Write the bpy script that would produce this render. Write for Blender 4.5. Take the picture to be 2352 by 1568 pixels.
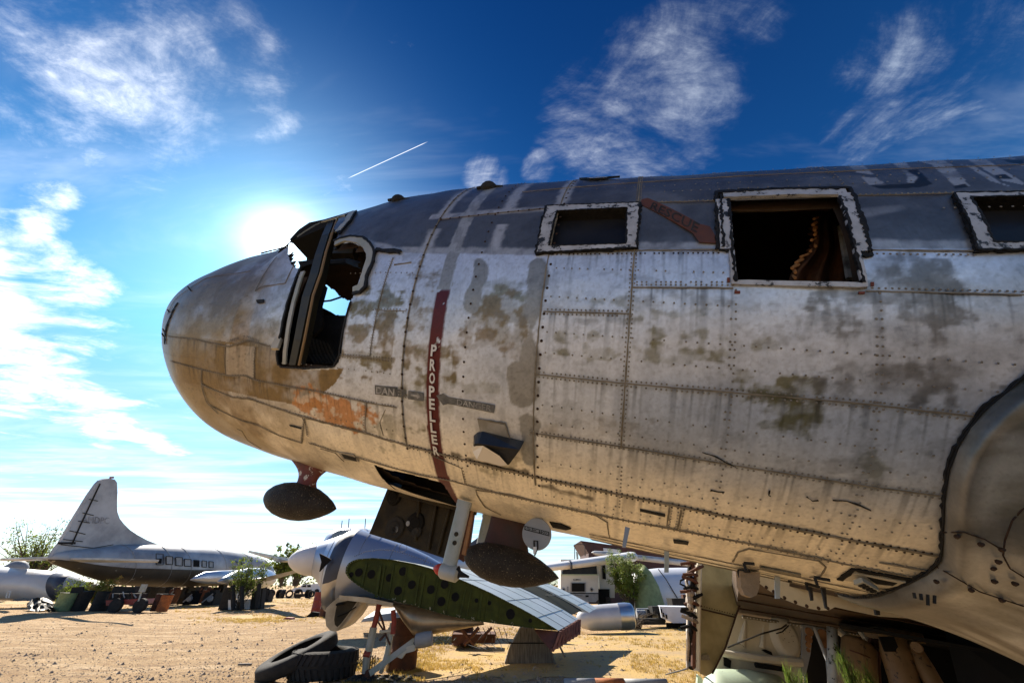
import bpy, math, random
import numpy as np
from mathutils import Vector
PI = math.pi
rnd = random.Random(7)
for o in list(bpy.data.objects): bpy.data.objects.remove(o)
SC = bpy.context.scene
COL = SC.collection
EYE = 1.5

# ------------------------------------------------------------------ camera
FOC = 900.0
PIT = math.atan((1342.6 - 784) / FOC)
cam_d = bpy.data.cameras.new('camera'); cam = bpy.data.objects.new('camera', cam_d); COL.objects.link(cam)
cam_d.sensor_width = 36; cam_d.lens = FOC / 2352 * 36; cam_d.clip_start = 0.05; cam_d.clip_end = 6000
cam.location = (0, 0, EYE); cam.rotation_euler = (PI / 2 + PIT, 0, 0)
SC.camera = cam
SC.render.resolution_x = 1024; SC.render.resolution_y = 682

# ------------------------------------------------------------------ sun and sky
SUN_EL = math.radians(38.6); SUN_AZ = math.radians(-39.1)      # azimuth measured from +Y towards +X
sun_dir = Vector((math.sin(SUN_AZ) * math.cos(SUN_EL), math.cos(SUN_AZ) * math.cos(SUN_EL), math.sin(SUN_EL)))
sl = bpy.data.lights.new('sun', 'SUN'); sl.energy = 5.0; sl.angle = math.radians(0.5); sl.color = (1.0, 0.90, 0.76)
so = bpy.data.objects.new('sun', sl); COL.objects.link(so)
so.rotation_euler = sun_dir.to_track_quat('Z', 'Y').to_euler()
SC.view_settings.view_transform = 'Standard'; SC.view_settings.look = 'None'; SC.view_settings.gamma = 1
SC.view_settings.use_curve_mapping = False
SC.view_settings.exposure = 1.12

def px_dir(u, v):
    X = u - 1176; V = 784 - v
    c, s = math.cos(PIT), math.sin(PIT)
    return Vector((X, FOC * c - V * s, FOC * s + V * c)).normalized()

world = bpy.data.worlds.new('World'); SC.world = world; world.use_nodes = True
nt = world.node_tree; N = nt.nodes; L = nt.links
for n in list(N): N.remove(n)
def nd(t, **kw):
    n = N.new(t)
    for k, v in kw.items(): setattr(n, k, v)
    return n
def val(sock, v):
    if hasattr(v, 'is_output') or isinstance(v, bpy.types.NodeSocket): L.new(v, sock)
    else: sock.default_value = v
def mth(op, a, b=0.0, c=0.0, clamp=False):
    n = nd('ShaderNodeMath', operation=op, use_clamp=clamp); val(n.inputs[0], a); val(n.inputs[1], b); val(n.inputs[2], c); return n.outputs[0]
def vm(op, a, b=(0, 0, 0), s=None):
    n = nd('ShaderNodeVectorMath', operation=op); val(n.inputs[0], a); val(n.inputs[1], b)
    if s is not None: val(n.inputs['Scale'], s)
    return n.outputs['Value'] if op in ('DOT_PRODUCT', 'LENGTH') else n.outputs['Vector']
def sstep(x, a, b, lo=0.0, hi=1.0):
    n = nd('ShaderNodeMapRange', interpolation_type='SMOOTHSTEP'); val(n.inputs[0], x)
    n.inputs[1].default_value = a; n.inputs[2].default_value = b; n.inputs[3].default_value = lo; n.inputs[4].default_value = hi
    return n.outputs[0]
def mixc(f, a, b, blend='MIX'):
    n = nd('ShaderNodeMix', data_type='RGBA', blend_type=blend); val(n.inputs[0], f); val(n.inputs[6], a); val(n.inputs[7], b); return n.outputs[2]
out = nd('ShaderNodeOutputWorld'); bg = nd('ShaderNodeBackground'); L.new(bg.outputs[0], out.inputs[0])
sky = nd('ShaderNodeTexSky', sky_type='NISHITA'); sky.sun_disc = False
sky.sun_elevation = SUN_EL; sky.sun_rotation = SUN_AZ; sky.air_density = 1.0; sky.dust_density = 0.6; sky.ozone_density = 1.2
geo = nd('ShaderNodeNewGeometry')
D = vm('SCALE', geo.outputs['Incoming'], s=-1.0)
sep = nd('ShaderNodeSeparateXYZ'); L.new(D, sep.inputs[0])
el = sep.outputs[2]
sd = tuple(sun_dir)
cs = vm('DOT_PRODUCT', D, sd)
# deep polarised blue high up, pale towards the horizon
tint = nd('ShaderNodeValToRGB'); val(tint.inputs[0], el)
cr = tint.color_ramp; cr.elements[0].position = 0.0; cr.elements[0].color = (0.72, 0.90, 1.05, 1)
cr.elements[1].position = 1.0; cr.elements[1].color = (0.016, 0.155, 0.42, 1)
for p, c in ((0.14, (0.58, 0.80, 1.0, 1)), (0.42, (0.25, 0.72, 1.06, 1)), (0.68, (0.06, 0.34, 0.68, 1))):
    e = cr.elements.new(p); e.color = c
base = mixc(1.0, sky.outputs[0], tint.outputs[0], 'MULTIPLY')
# cirrus laid out on a plane high above: coordinates x/z, y/z
zz = mth('MAXIMUM', el, 0.02)
cz = nd('ShaderNodeCombineXYZ'); val(cz.inputs[0], mth('DIVIDE', sep.outputs[0], zz)); val(cz.inputs[1], mth('DIVIDE', sep.outputs[1], zz))
def streak(ang, sx, sy, scale, detail=8, dist=1.2, rough=0.62, off=(0, 0, 0)):
    m = nd('ShaderNodeMapping'); L.new(cz.outputs[0], m.inputs[0]); m.inputs['Rotation'].default_value = (0, 0, math.radians(ang))
    m.inputs['Scale'].default_value = (sx, sy, 1); m.inputs['Location'].default_value = off
    t = nd('ShaderNodeTexNoise'); L.new(m.outputs[0], t.inputs[0]); t.inputs['Scale'].default_value = scale
    t.inputs['Detail'].default_value = detail; t.inputs['Roughness'].default_value = rough; t.inputs['Distortion'].default_value = dist
    return t.outputs[0]
def blob(u, v, r0, r1):                       # soft cap round a direction, radii in degrees
    c = vm('DOT_PRODUCT', D, tuple(px_dir(u, v)))
    return sstep(c, math.cos(math.radians(r1)), math.cos(math.radians(r0)))
def arc(u0, v0, u1, v1, w, fade=0.10):        # soft band along the great circle through two directions, half-width in degrees
    a, b = px_dir(u0, v0), px_dir(u1, v1); n = a.cross(b).normalized(); m = (a + b).normalized()
    d = mth('ABSOLUTE', vm('DOT_PRODUCT', D, tuple(n)))
    band = sstep(d, 0.0, math.sin(math.radians(w)), 1.0, 0.0)
    t = (b - a).normalized(); h = (b - a).length / 2
    along = mth('ABSOLUTE', mth('SUBTRACT', vm('DOT_PRODUCT', D, tuple(t)), (a + b).dot(t) / 2))
    return mth('MULTIPLY', band, sstep(along, h * 0.9, h * 1.1 + fade, 1.0, 0.0))
def vmax(*a):
    r = a[0]
    for x in a[1:]: r = mth('MAXIMUM', r, x)
    return r
fine = streak(35, 1.0, 1.9, 1.9, 10, 0.35, 0.66)
fine2 = streak(-20, 1.2, 2.2, 3.2, 9, 0.6, 0.7, (3, 7, 0))
wisp = sstep(mth('ADD', mth('MULTIPLY', fine, 0.65), mth('MULTIPLY', fine2, 0.35)), 0.40, 0.72)
hard = sstep(fine, 0.36, 0.60)
m_right = vmax(mth('MULTIPLY', blob(1500, 230, 2, 15), 0.92), mth('MULTIPLY', blob(1350, 290, 2, 11), 0.85), mth('MULTIPLY', blob(1650, 50, 2, 10), 0.65), mth('MULTIPLY', arc(1400, 240, 1620, 340, 6), 1.0))
m_far = vmax(arc(2090, 60, 1980, 380, 6.5), mth('MULTIPLY', blob(2190, 190, 3, 15), 0.85), mth('MULTIPLY', blob(2330, 60, 2, 16), 0.85))
m_left = vmax(arc(-40, 20, 500, 340, 12.0), mth('MULTIPLY', arc(60, 240, 440, 420, 4.0), 0.85), mth('MULTIPLY', blob(200, 120, 5, 24), 0.80), mth('MULTIPLY', arc(540, 350, 650, 290, 3.0), 0.95), mth('MULTIPLY', arc(180, 40, 480, 120, 7.0), 0.75))
m_low = vmax(arc(-80, 560, 80, 880, 6.0), arc(0, 800, 250, 970, 4.5), arc(180, 930, 360, 1020, 2.2), mth('MULTIPLY', arc(20, 600, 130, 480, 3), 0.7), mth('MULTIPLY', blob(20, 720, 3, 11), 0.7))
m_small = vmax(mth('MULTIPLY', blob(1110, 400, 1, 5), 0.9), mth('MULTIPLY', blob(1240, 380, 1, 4), 0.8), mth('MULTIPLY', blob(455, 960, 1, 4), 0.75), mth('MULTIPLY', blob(390, 620, 1, 4), 0.35))
msk = vmax(m_right, m_far, m_left, m_small)
fine3 = streak(100, 1.0, 1.25, 1.5, 10, 1.7, 0.64, (1, 5, 0))
nz = mth('ADD', mth('MULTIPLY', fine, 0.38), mth('ADD', mth('MULTIPLY', fine2, 0.22), mth('MULTIPLY', fine3, 0.40)))
cl = mth('MULTIPLY', mth('POWER', sstep(mth('ADD', nz, mth('MULTIPLY', mth('SUBTRACT', msk, 1.0), 0.24)), 0.40, 0.70), 1.5), 1.0)

cl = mth('MAXIMUM', cl, sstep(mth('ADD', fine, mth('MULTIPLY', mth('SUBTRACT', m_low, 1.0), 0.36)), 0.26, 0.60))
fiber = streak(52, 0.9, 2.4, 5.5, 10, 1.2, 0.75, (2, 2, 0))
cl = mth('MULTIPLY', cl, sstep(fiber, 0.28, 0.60, 0.45, 1.0))
lowband = mth('MULTIPLY', sstep(el, 0.36, 0.06), sstep(streak(80, 0.25, 1.2, 1.4, 7, 0.4), 0.38, 0.66))
cl = mth('MAXIMUM', cl, mth('MULTIPLY', lowband, 0.62))
thin = mth('MULTIPLY', sstep(streak(15, 0.5, 1.6, 1.1, 6, 0.6, off=(9, 2, 0)), 0.5, 0.85), 0.28)
cl = mth('MAXIMUM', cl, thin)
trail = mth('MULTIPLY', arc(805, 407, 975, 329, 0.06, 0.002), 0.75)
cl = mth('MINIMUM', mth('MAXIMUM', cl, trail), 1.0)
cloudc = mixc(sstep(cs, 0.4, 1.0), (7.0, 7.9, 9.0, 1), (13.0, 13.2, 13.6, 1))
skyc = mixc(cl, base, cloudc)
# bright air round the sun
cpos = mth('MAXIMUM', cs, 0.0)
g1 = mth('MULTIPLY', mth('POWER', cpos, 34.0), 2.6)
g2 = mth('MULTIPLY', mth('POWER', cpos, 500.0), 14.0)
g3 = mth('MULTIPLY', mth('POWER', cpos, 6000.0), 80.0)
glow = mth('ADD', mth('ADD', g1, g2), g3)
gl = vm('SCALE', (0.80, 0.95, 1.0), s=glow)
tot = vm('ADD', skyc, gl)
# open desert horizon glare
val(bg.inputs[0], tot); bg.inputs[1].default_value = 0.068

# ------------------------------------------------------------------ materials
MATS = {}
def lin(c): return tuple(((x / 255) / 12.92 if x / 255 <= 0.04045 else ((x / 255 + 0.055) / 1.055) ** 2.4) for x in c)
def mat(name, col, rough=0.6, metal=0.0, col2=None, scale=3.0, amt=0.5, bump=0.0, bscale=40.0, col3=None, s3=12.0, t3=0.62, stretch=(1, 1, 1), spec=0.5, trans=0.0):
    """weathered procedural surface: col mottled with col2, chips of col3"""
    if name in MATS: return MATS[name]
    m = bpy.data.materials.new(name); m.use_nodes = True; t = m.node_tree; n = t.nodes; l = t.links
    b = n['Principled BSDF']; b.inputs['Roughness'].default_value = rough; b.inputs['Metallic'].default_value = metal
    b.inputs['Specular IOR Level'].default_value = spec
    tc = n.new('ShaderNodeTexCoord'); mp = n.new('ShaderNodeMapping'); l.new(tc.outputs['Object'], mp.inputs[0]); mp.inputs['Scale'].default_value = stretch
    def noise(sc, det=6, ro=0.6):
        x = n.new('ShaderNodeTexNoise'); l.new(mp.outputs[0], x.inputs[0]); x.inputs['Scale'].default_value = sc; x.inputs['Detail'].default_value = det; x.inputs['Roughness'].default_value = ro
        return x.outputs[0]
    def ramp(x, a, b_):
        r = n.new('ShaderNodeMapRange'); r.interpolation_type = 'SMOOTHSTEP'; l.new(x, r.inputs[0]); r.inputs[1].default_value = a; r.inputs[2].default_value = b_
        return r.outputs[0]
    def mix(f, a, b_):
        x = n.new('ShaderNodeMix'); x.data_type = 'RGBA'; l.new(f, x.inputs[0])
        for i, q in ((6, a), (7, b_)):
            if isinstance(q, tuple): x.inputs[i].default_value = (*q, 1)
            else: l.new(q, x.inputs[i])
        return x.outputs[2]
    if col2 is None: col2 = tuple(c * 0.7 for c in col)
    f = ramp(noise(scale), 0.5 - 0.22 , 0.5 + 0.22)
    mm = n.new('ShaderNodeMath'); mm.operation = 'MULTIPLY'; l.new(f, mm.inputs[0]); mm.inputs[1].default_value = amt
    c = mix(mm.outputs[0], col, col2)
    if col3 is not None: c = mix(ramp(noise(s3, 8, 0.7), t3, t3 + 0.04), c, col3)
    l.new(c, b.inputs['Base Color'])
    if trans > 0: b.inputs['Transmission Weight'].default_value = trans
    if bump > 0:
        bp = n.new('ShaderNodeBump'); bp.inputs['Strength'].default_value = bump; bp.inputs['Distance'].default_value = 0.02
        l.new(noise(bscale, 5), bp.inputs['Height']); l.new(bp.outputs[0], b.inputs['Normal'])
    MATS[name] = m
    return m
M = dict(
 white=mat('aged_white_paint', (.66,.66,.64), .5, 0, (.50,.49,.46), 1.5, .6, .15, 8, (.25,.24,.22), 9, .66),
 cream=mat('dusty_cream_paint', (.55,.52,.44), .6, 0, (.38,.34,.25), 2.5, .7, .15, 10, (.10,.08,.06), 14, .68),
 grey=mat('weathered_grey_paint', (.30,.31,.32), .6, 0, (.17,.18,.19), 3, .7, .15, 12, (.10,.09,.08), 16, .66),
 post=mat('mossy_pale_metal', (.36,.37,.36), .45, .1, (.22,.24,.16), 5, .7, .1, 20, (.16,.16,.12), 18, .64),
 alu=mat('bare_aluminium', (.60,.61,.63), .33, .9, (.42,.43,.45), 2.0, .6, .12, 6),
 bluealu=mat('dull_blue_aluminium', (.40,.44,.52), .36, .6, (.36,.39,.45), 2.0, .6, .1, 7),
 band=mat('dark_blue_band', (.045,.055,.085), .45, .2, (.09,.10,.12), 3, .6),
 dark=mat('dark_grimy_metal', (.030,.029,.027), .75, 0, (.012,.012,.012), 5, .7, .2, 30, spec=.18),
 black=mat('black_void_liner', (.010,.010,.010), .9, 0, (.005,.005,.005), 3, .5, spec=.18),
 bay=mat('oily_brown_metal', (.040,.031,.015), .55, .1, (.012,.010,.007), 6, .9, .3, 18, (.22,.20,.15), 20, .68, spec=.18),
 tar=mat('black_sealant', (.010,.010,.010), .6, 0, (.02,.02,.02), 20, .7, .5, 70, spec=.18),
 rust=mat('rusty_steel', (.105,.034,.014), .85, 0, (.035,.014,.008), 4, .8, .3, 25, (.03,.014,.009), 9, .60),
 orange=mat('orange_drum_paint', (.42,.13,.03), .8, 0, (.16,.05,.018), 4, .8, .2, 25, (.06,.03,.015), 12, .58),
 redpaint=mat('faded_red_paint', (.30,.035,.02), .6, 0, (.14,.03,.02), 7, .7, .2, 30, (.40,.37,.33), 14, .62),
 pod=mat('pitted_dark_radome', (.036,.031,.026), .55, 0, (.016,.014,.012), 9, .9, .6, 80, (.24,.19,.13), 95, .60, spec=.18),
 pylon=mat('chipped_red_pylon', (.16,.028,.018), .6, 0, (.06,.02,.014), 9, .9, .2, 40, (.52,.50,.46), 16, .56),
 green=mat('zinc_green_primer', (.052,.068,.009), .5, .1, (.018,.026,.006), 5, .8, .2, 18, (.30,.30,.16), 26, .70, spec=.18),
 tyre=mat('dusty_rubber', (.022,.021,.021), .82, 0, (.040,.038,.036), 6, .7, .5, 70, spec=.18),
 wood=mat('weathered_plywood', (.24,.21,.18), .85, 0, (.09,.08,.07), 5, 1.0, .4, 12, None, stretch=(9, 9, .8)),
 yellow=mat('worn_yellow_gear_paint', (.25,.155,.07), .55, 0, (.15,.085,.035), 4, .7, .15, 20, (.05,.035,.025), 15, .575),
 glass=mat('dark_old_glass', (.012,.014,.020), .25, 0, (.03,.03,.03), 4, .5, spec=.15),
 tan=mat('tan_curtain', (.38,.20,.09), .85, 0, (.18,.08,.03), 8, .8, .4, 20),
 spin=mat('white_spinner_paint', (.72,.72,.72), .38, 0, (.60,.60,.60), 3, .5, .03, 20, (.3,.28,.25), 24, .72),
 trunk=mat('grey_bark', (.10,.075,.05), .9, 0, (.05,.04,.03), 9, .8, .5, 40),
 leafa=mat('olive_leaves', (.105,.135,.030), .6, 0, (.045,.065,.016), 2.2, 1.0),
 leafb=mat('bright_green_leaves', (.16,.21,.035), .55, 0, (.07,.10,.02), 2.5, 1.0),
 drygrass=mat('straw_grass', (.50,.34,.09), .85, 0, (.34,.24,.07), 1.2, 1.0),
 freshgreen=mat('fresh_green_stems', (.16,.30,.03), .55, 0, (.32,.36,.06), 9, .9),
 palegreen=mat('pale_green_paint', (.42,.52,.40), .5, 0, (.30,.35,.25), 3, .7, .1, 10, (.12,.11,.08), 10, .66),
 moss=mat('mossy_green_dome', (.24,.30,.13), .7, 0, (.13,.16,.07), 4, .8, .1, 12, (.05,.06,.03), 20, .62),
 shed=mat('dark_shed_wall', (.035,.028,.024), .9, 0, (.015,.012,.010), 2, .7),
 letter=mat('white_lettering', (.70,.70,.68), .6, 0, (.5,.5,.48), 12, .6),
 ink=mat('black_stencil', (.020,.022,.022), .7, 0, (.05,.05,.05), 18, .6, spec=.18),
 seam=mat('grimy_seam', (.13,.11,.075), .8, 0, (.26,.23,.18), 14, .9, spec=.18),
 rivet=mat('dirty_rivet_heads', (.26,.24,.20), .5, .1, (.12,.10,.07), 9, .9),
 bolt=mat('rusty_bolt_heads', (.050,.028,.018), .8, 0, (.02,.014,.010), 12, .7, spec=.18),
 cable=mat('black_rubber_cable', (.012,.012,.012), .6),
 hose=mat('pale_hoses', (.36,.30,.24), .6, .1, (.12,.09,.07), 9, .8),
 stone=mat('pale_gravel', (.40,.31,.22), .9, 0, (.20,.15,.11), 3, .9),
)

for k_, ca, cb in (('leafa', (.105,.135,.030), (.05,.07,.016)), ('leafb', (.24,.30,.045), (.11,.15,.02)), ('freshgreen', (.12,.22,.03), (.24,.27,.06)), ('drygrass', (.52,.35,.09), (.34,.24,.06))):
    m_ = M[k_] = mat(k_ + '_translucent', ca, .6, 0, cb, 2.2, 1.0); t_ = m_.node_tree; tr_ = t_.nodes.new('ShaderNodeBsdfTranslucent'); mx_ = t_.nodes.new('ShaderNodeMixShader'); mx_.inputs[0].default_value = .45
    b_ = t_.nodes['Principled BSDF']; src = b_.inputs['Base Color'].links[0].from_socket; t_.links.new(src, tr_.inputs[0]); t_.links.new(b_.outputs[0], mx_.inputs[1]); t_.links.new(tr_.outputs[0], mx_.inputs[2]); t_.links.new(mx_.outputs[0], t_.nodes['Material Output'].inputs[0])
# ------------------------------------------------------------------ mesh building
ORG = {}
class MB:
    def __init__(s): s.v = []; s.f = []; s.m = []; s.n = 0
    def add(s, vs, fs, m=0):
        b = s.n
        for v in vs: s.v.append((float(v[0]), float(v[1]), float(v[2])))
        s.n += len(vs)
        for f in fs: s.f.append(tuple(b + i for i in f)); s.m.append(m)
        return s
    def box(s, c, sz, ax=None, m=0):
        c = Vector(c); ax = ax or (Vector((1, 0, 0)), Vector((0, 1, 0)), Vector((0, 0, 1)))
        vs = [c + ax[0] * (i * sz[0] / 2) + ax[1] * (j * sz[1] / 2) + ax[2] * (k * sz[2] / 2) for i in (-1, 1) for j in (-1, 1) for k in (-1, 1)]
        return s.add(vs, [(0,1,3,2),(4,6,7,5),(0,4,5,1),(2,3,7,6),(0,2,6,4),(1,5,7,3)], m)
    def prism(s, poly, vec, m=0, m2=None):
        vec = Vector(vec); n = len(poly); a = [Vector(p) for p in poly]; b = [p + vec for p in a]
        s.add(a + b, [tuple(range(n)), tuple(range(2 * n - 1, n - 1, -1))], m)
        return s.add(a + b, [(i, i + n, (i + 1) % n + n, (i + 1) % n) for i in range(n)], m if m2 is None else m2)
    def loft(s, rings, m=0, caps=True, closed=True):
        n = len(rings[0]); vs = [p for r in rings for p in r]; fs = []
        for i in range(len(rings) - 1):
            for j in range(n if closed else n - 1):
                k = (j + 1) % n; fs.append((i * n + j, i * n + k, (i + 1) * n + k, (i + 1) * n + j))
        if caps and closed: fs += [tuple(range(n - 1, -1, -1)), tuple((len(rings) - 1) * n + j for j in range(n))]
        return s.add(vs, fs, m)
    def tube(s, pts, r, n=8, m=0, caps=True):
        pts = [Vector(p) for p in pts]
        if not hasattr(r, '__len__'): r = [r] * len(pts)
        rings = []; ref = None
        for i, p in enumerate(pts):
            t = (pts[min(i + 1, len(pts) - 1)] - pts[max(i - 1, 0)]).normalized()
            if ref is None:
                ref = t.orthogonal().normalized()
            ref = (ref - t * ref.dot(t)).normalized(); q = t.cross(ref)
            rings.append([p + (ref * math.cos(2*PI*k/n) + q * math.sin(2*PI*k/n)) * r[i] for k in range(n)])
        return s.loft(rings, m, caps)
    def lathe(s, p0, p1, prof, n=24, m=0, squash=None, caps=True):   # prof: (t along, radius)
        p0, p1 = Vector(p0), Vector(p1); ax = p1 - p0; t = ax.normalized(); up = Vector((0, 0, 1)) if abs(t.z) < .9 else Vector((0, 1, 0))
        a = t.cross(up).normalized(); b = a.cross(t)
        sq = squash or (1, 1)
        rings = [[p0 + ax * k + (a * math.cos(2*PI*j/n) * sq[0] + b * math.sin(2*PI*j/n) * sq[1]) * r for j in range(n)] for k, r in prof]
        return s.loft(rings, m, caps)
    def build(s, name, mats, parent=None, smooth=False, angle=None, org=None):
        if not isinstance(mats, (list, tuple)): mats = [mats]
        me = bpy.data.meshes.new(name)
        o0 = Vector(org) if org is not None else (ORG.get(parent.name, Vector((0, 0, 0))) if parent else Vector((0, 0, 0)))
        V = np.array(s.v, dtype=float).reshape(-1, 3) - np.array(o0)
        me.from_pydata([tuple(x) for x in V], [], s.f)
        for mt in mats: me.materials.append(mt)
        me.polygons.foreach_set('material_index', s.m)
        if smooth: me.polygons.foreach_set('use_smooth', [True] * len(s.f))
        me.update()
        o = bpy.data.objects.new(name, me); COL.objects.link(o)
        if parent: o.parent = parent
        elif org is not None: o.location = o0
        ORG[o.name] = o0
        if angle: 
            try: me.set_sharp_from_angle(angle=math.radians(angle))
            except Exception: pass
        return o
def tag(o, label=None, cat=None, group=None, kind=None):
    if label: o['label'] = label
    if cat: o['category'] = cat
    if group: o['group'] = group
    if kind: o['kind'] = kind
    return o
def thing(name, loc, label, cat, group=None):
    o = bpy.data.objects.new(name, None); COL.objects.link(o); o.location = loc; o.empty_display_size = .2
    ORG[o.name] = Vector(loc)
    return tag(o, label, cat, group)
def copy_tree(o, loc=None, rz=None, parent=None, scale=None):
    c = o.copy(); COL.objects.link(c)
    if parent is not None: c.parent = parent
    if loc is not None: c.location = loc
    if rz is not None: c.rotation_euler = (0, 0, rz)
    if scale is not None: c.scale = (scale,) * 3
    for ch in [x for x in CH.get(o.name, [])]: copy_tree(ch, parent=c)
    return c
CH = {}
def index_children():
    CH.clear()
    for o in COL.objects:
        if o.parent: CH.setdefault(o.parent.name, []).append(o)

# photograph coordinates (2352 wide) -> places in the scene
def K(u, v, Y):
    d = px_dir(u, v); return Vector((0, 0, EYE)) + d * (Y / d.y)
def G(u, v, z=0.0):
    d = px_dir(u, v); return Vector((0, 0, EYE)) + d * ((z - EYE) / d.z)
def VPl(u, v, a, b):               # on the vertical plane through plan points a, b
    d = px_dir(u, v); n = Vector((-(b[1] - a[1]), b[0] - a[0], 0)); t = n.dot(Vector((a[0], a[1], EYE)) - Vector((0, 0, EYE))) / n.dot(d)
    return Vector((0, 0, EYE)) + d * t
def text_polys(txt, bold=0.0):
    """outline triangles of a word in the built-in lettering, normalised to a 1 x 1 box"""
    cu = bpy.data.curves.new('lettering', 'FONT'); cu.body = txt; cu.offset = bold; cu.resolution_u = 2
    o = bpy.data.objects.new('lettering', cu); COL.objects.link(o)
    dg = bpy.context.evaluated_depsgraph_get(); me = bpy.data.meshes.new_from_object(o.evaluated_get(dg))
    vs = np.array([tuple(v.co) for v in me.vertices]).reshape(-1, 3); fs = [tuple(p.vertices) for p in me.polygons]
    bpy.data.objects.remove(o); bpy.data.curves.remove(cu); bpy.data.meshes.remove(me)
    mn = vs.min(0); mx = vs.max(0); vs = (vs - mn) / np.maximum(mx - mn, 1e-6)
    return vs[:, :2], fs
def flat_text(mb, txt, o, ux, uy, m=0, bold=0.02, lift=None):
    vs, fs = text_polys(txt, bold); o = Vector(o); ux = Vector(ux); uy = Vector(uy); lift = Vector(lift or (0, 0, 0))
    mb.add([o + ux * a + uy * b + lift for a, b in vs], fs, m)
# ------------------------------------------------------------------ shape of the big aircraft's fuselage
RF = 1.45
FD = np.array([0.95289081, -0.21789269, -0.21100207]); F1 = np.array([0.2229114, 0.97483871, 0.0]); F2 = np.array([0.20569299, -0.04703477, 0.97748561])
FA = np.array([1.03657234, 2.94195972, 1.64315332 + EYE])
FP_ = [-4.983, -0.379, -0.049, 0.368, 0.72, 1.125, 1.577, -0.516, -0.73, -1.221, -1.339, -1.418, 0.365, 0.787, 1.077, 1.182, 1.33]
KU = np.array([0, .3, .7, 1.1, 1.5, 1.9, 2.3])
def pch(xk, yk, x):
    h = np.diff(xk); dl = np.diff(yk) / h; m = np.zeros(len(xk))
    for i in range(1, len(xk) - 1):
        if dl[i-1] * dl[i] > 0:
            w1 = 2*h[i] + h[i-1]; w2 = h[i] + 2*h[i-1]; m[i] = (w1 + w2) / (w1 / dl[i-1] + w2 / dl[i])
    m[0] = dl[0]; m[-1] = 0
    i = np.clip(np.searchsorted(xk, x) - 1, 0, len(xk) - 2); t = np.clip((x - xk[i]) / h[i], 0, 1)
    return (1+2*t)*(1-t)**2*yk[i] + t*(1-t)**2*h[i]*m[i] + t*t*(3-2*t)*yk[i+1] + t*t*(t-1)*h[i]*m[i+1]
ST0 = FP_[0]
_T = np.concatenate([[FP_[1]], FP_[2:7], [RF]]); _B = np.concatenate([[FP_[1]], FP_[7:12], [-RF]]); _W = np.concatenate([[0], FP_[12:17], [RF]])
def radii(s):
    s = np.asarray(s, float); u = np.sqrt(np.clip(s - ST0, 0, None)); t, b, w = pch(KU, _T, u), pch(KU, _B, u), pch(KU, _W, u)
    k = np.clip((s - 5.0) / 8.0, 0, 1) ** 1.6
    t = t + np.interp(s, [-3.6, -3.3, -3.04, -2.90, -2.6, -2.3, -2.15, -2.0, -1.85, -1.7, -1.55, -1.4, -1.1], [0, -.035, -.03, .27, .255, .22, .18, .13, .085, .055, .02, .005, 0])
    return t - k * .35, b + k * 1.9, w * (1 - .75 * k)
def W(s, th, off=0.0):
    """point on the fuselage skin; th = 0 is the side facing the camera, +90 deg the top"""
    s = np.asarray(s, float); th = np.asarray(th, float); t, b, w = radii(s); zc = (t + b) / 2; h = np.maximum((t - b) / 2, 1e-4); w = np.maximum(w, 1e-4)
    n1 = -np.cos(th) / w; n2 = np.sin(th) / h; q = np.sqrt(n1*n1 + n2*n2); n1 = n1 / q; n2 = n2 / q
    y = -w * np.cos(th) + off * n1; z = zc + h * np.sin(th) + off * n2
    return FA + s[..., None] * FD + y[..., None] * F1 + z[..., None] * F2
def FL(s, y, z): return Vector(FA + s * FD + y * F1 + z * F2)
cP, sP = math.cos(PIT), math.sin(PIT)
def proj(P):
    x, y, z = P[..., 0], P[..., 1], P[..., 2] - EYE; dep = np.maximum(y * cP + z * sP, 1e-3); up = -y * sP + z * cP
    return 1176 + FOC * x / dep, 784 - FOC * up / dep
def SV(pts):
    """photograph pixels -> (s, th) on the skin"""
    uv = np.array(pts, float); X = uv[:, 0] - 1176; v = 784 - uv[:, 1]
    r = np.stack([X, FOC*cP - v*sP, FOC*sP + v*cP], -1); r /= np.linalg.norm(r, axis=1)[:, None]; O = np.array([0, 0, EYE])
    def F(P):
        q = P - FA; s = q @ FD; y = q @ F1; z = q @ F2; t, b, w = radii(s); zc = (t+b)/2; h = np.maximum((t-b)/2, 1e-4)
        return (y/np.maximum(w, 1e-4))**2 + ((z-zc)/h)**2 - 1, s, np.arctan2((z-zc)/h, -y/np.maximum(w, 1e-4))
    T = np.linspace(1.2, 9, 400); f = F(O + r[:, None, :] * T[None, :, None])[0]
    k = np.argmax(f < 0, axis=1); ms = ~(f < 0).any(1); k[ms] = np.argmin(f[ms], axis=1); k = np.maximum(k, 1); lo = T[k-1].copy(); hi = T[k].copy()
    hi[ms] = T[k[ms]]; lo[ms] = hi[ms]
    for _ in range(26):
        m = (lo+hi)/2; g = F(O + r*m[:, None])[0]; lo = np.where(g > 0, m, lo); hi = np.where(g > 0, hi, m)
    _, s, th = F(O + r*hi[:, None]); return np.stack([s, th], -1)
def CP(u, v, y=0.0):
    """pixel -> point on the lengthwise plane of the fuselage, y metres beyond its centre line"""
    d = np.array(px_dir(u, v)); p0 = FA + y * F1 - np.array([0, 0, EYE]); return Vector(np.array([0, 0, EYE]) + d * ((p0 @ F1) / (d @ F1)))
def in_poly(x, y, poly):
    poly = np.array(poly, float); c = np.zeros(np.shape(x), bool); n = len(poly)
    for i in range(n):
        x0, y0 = poly[i]; x1, y1 = poly[(i+1) % n]
        if y0 == y1: continue
        c ^= ((y0 > y) != (y1 > y)) & (x < (x1 - x0) * (y - y0) / (y1 - y0) + x0)
    return c
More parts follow.
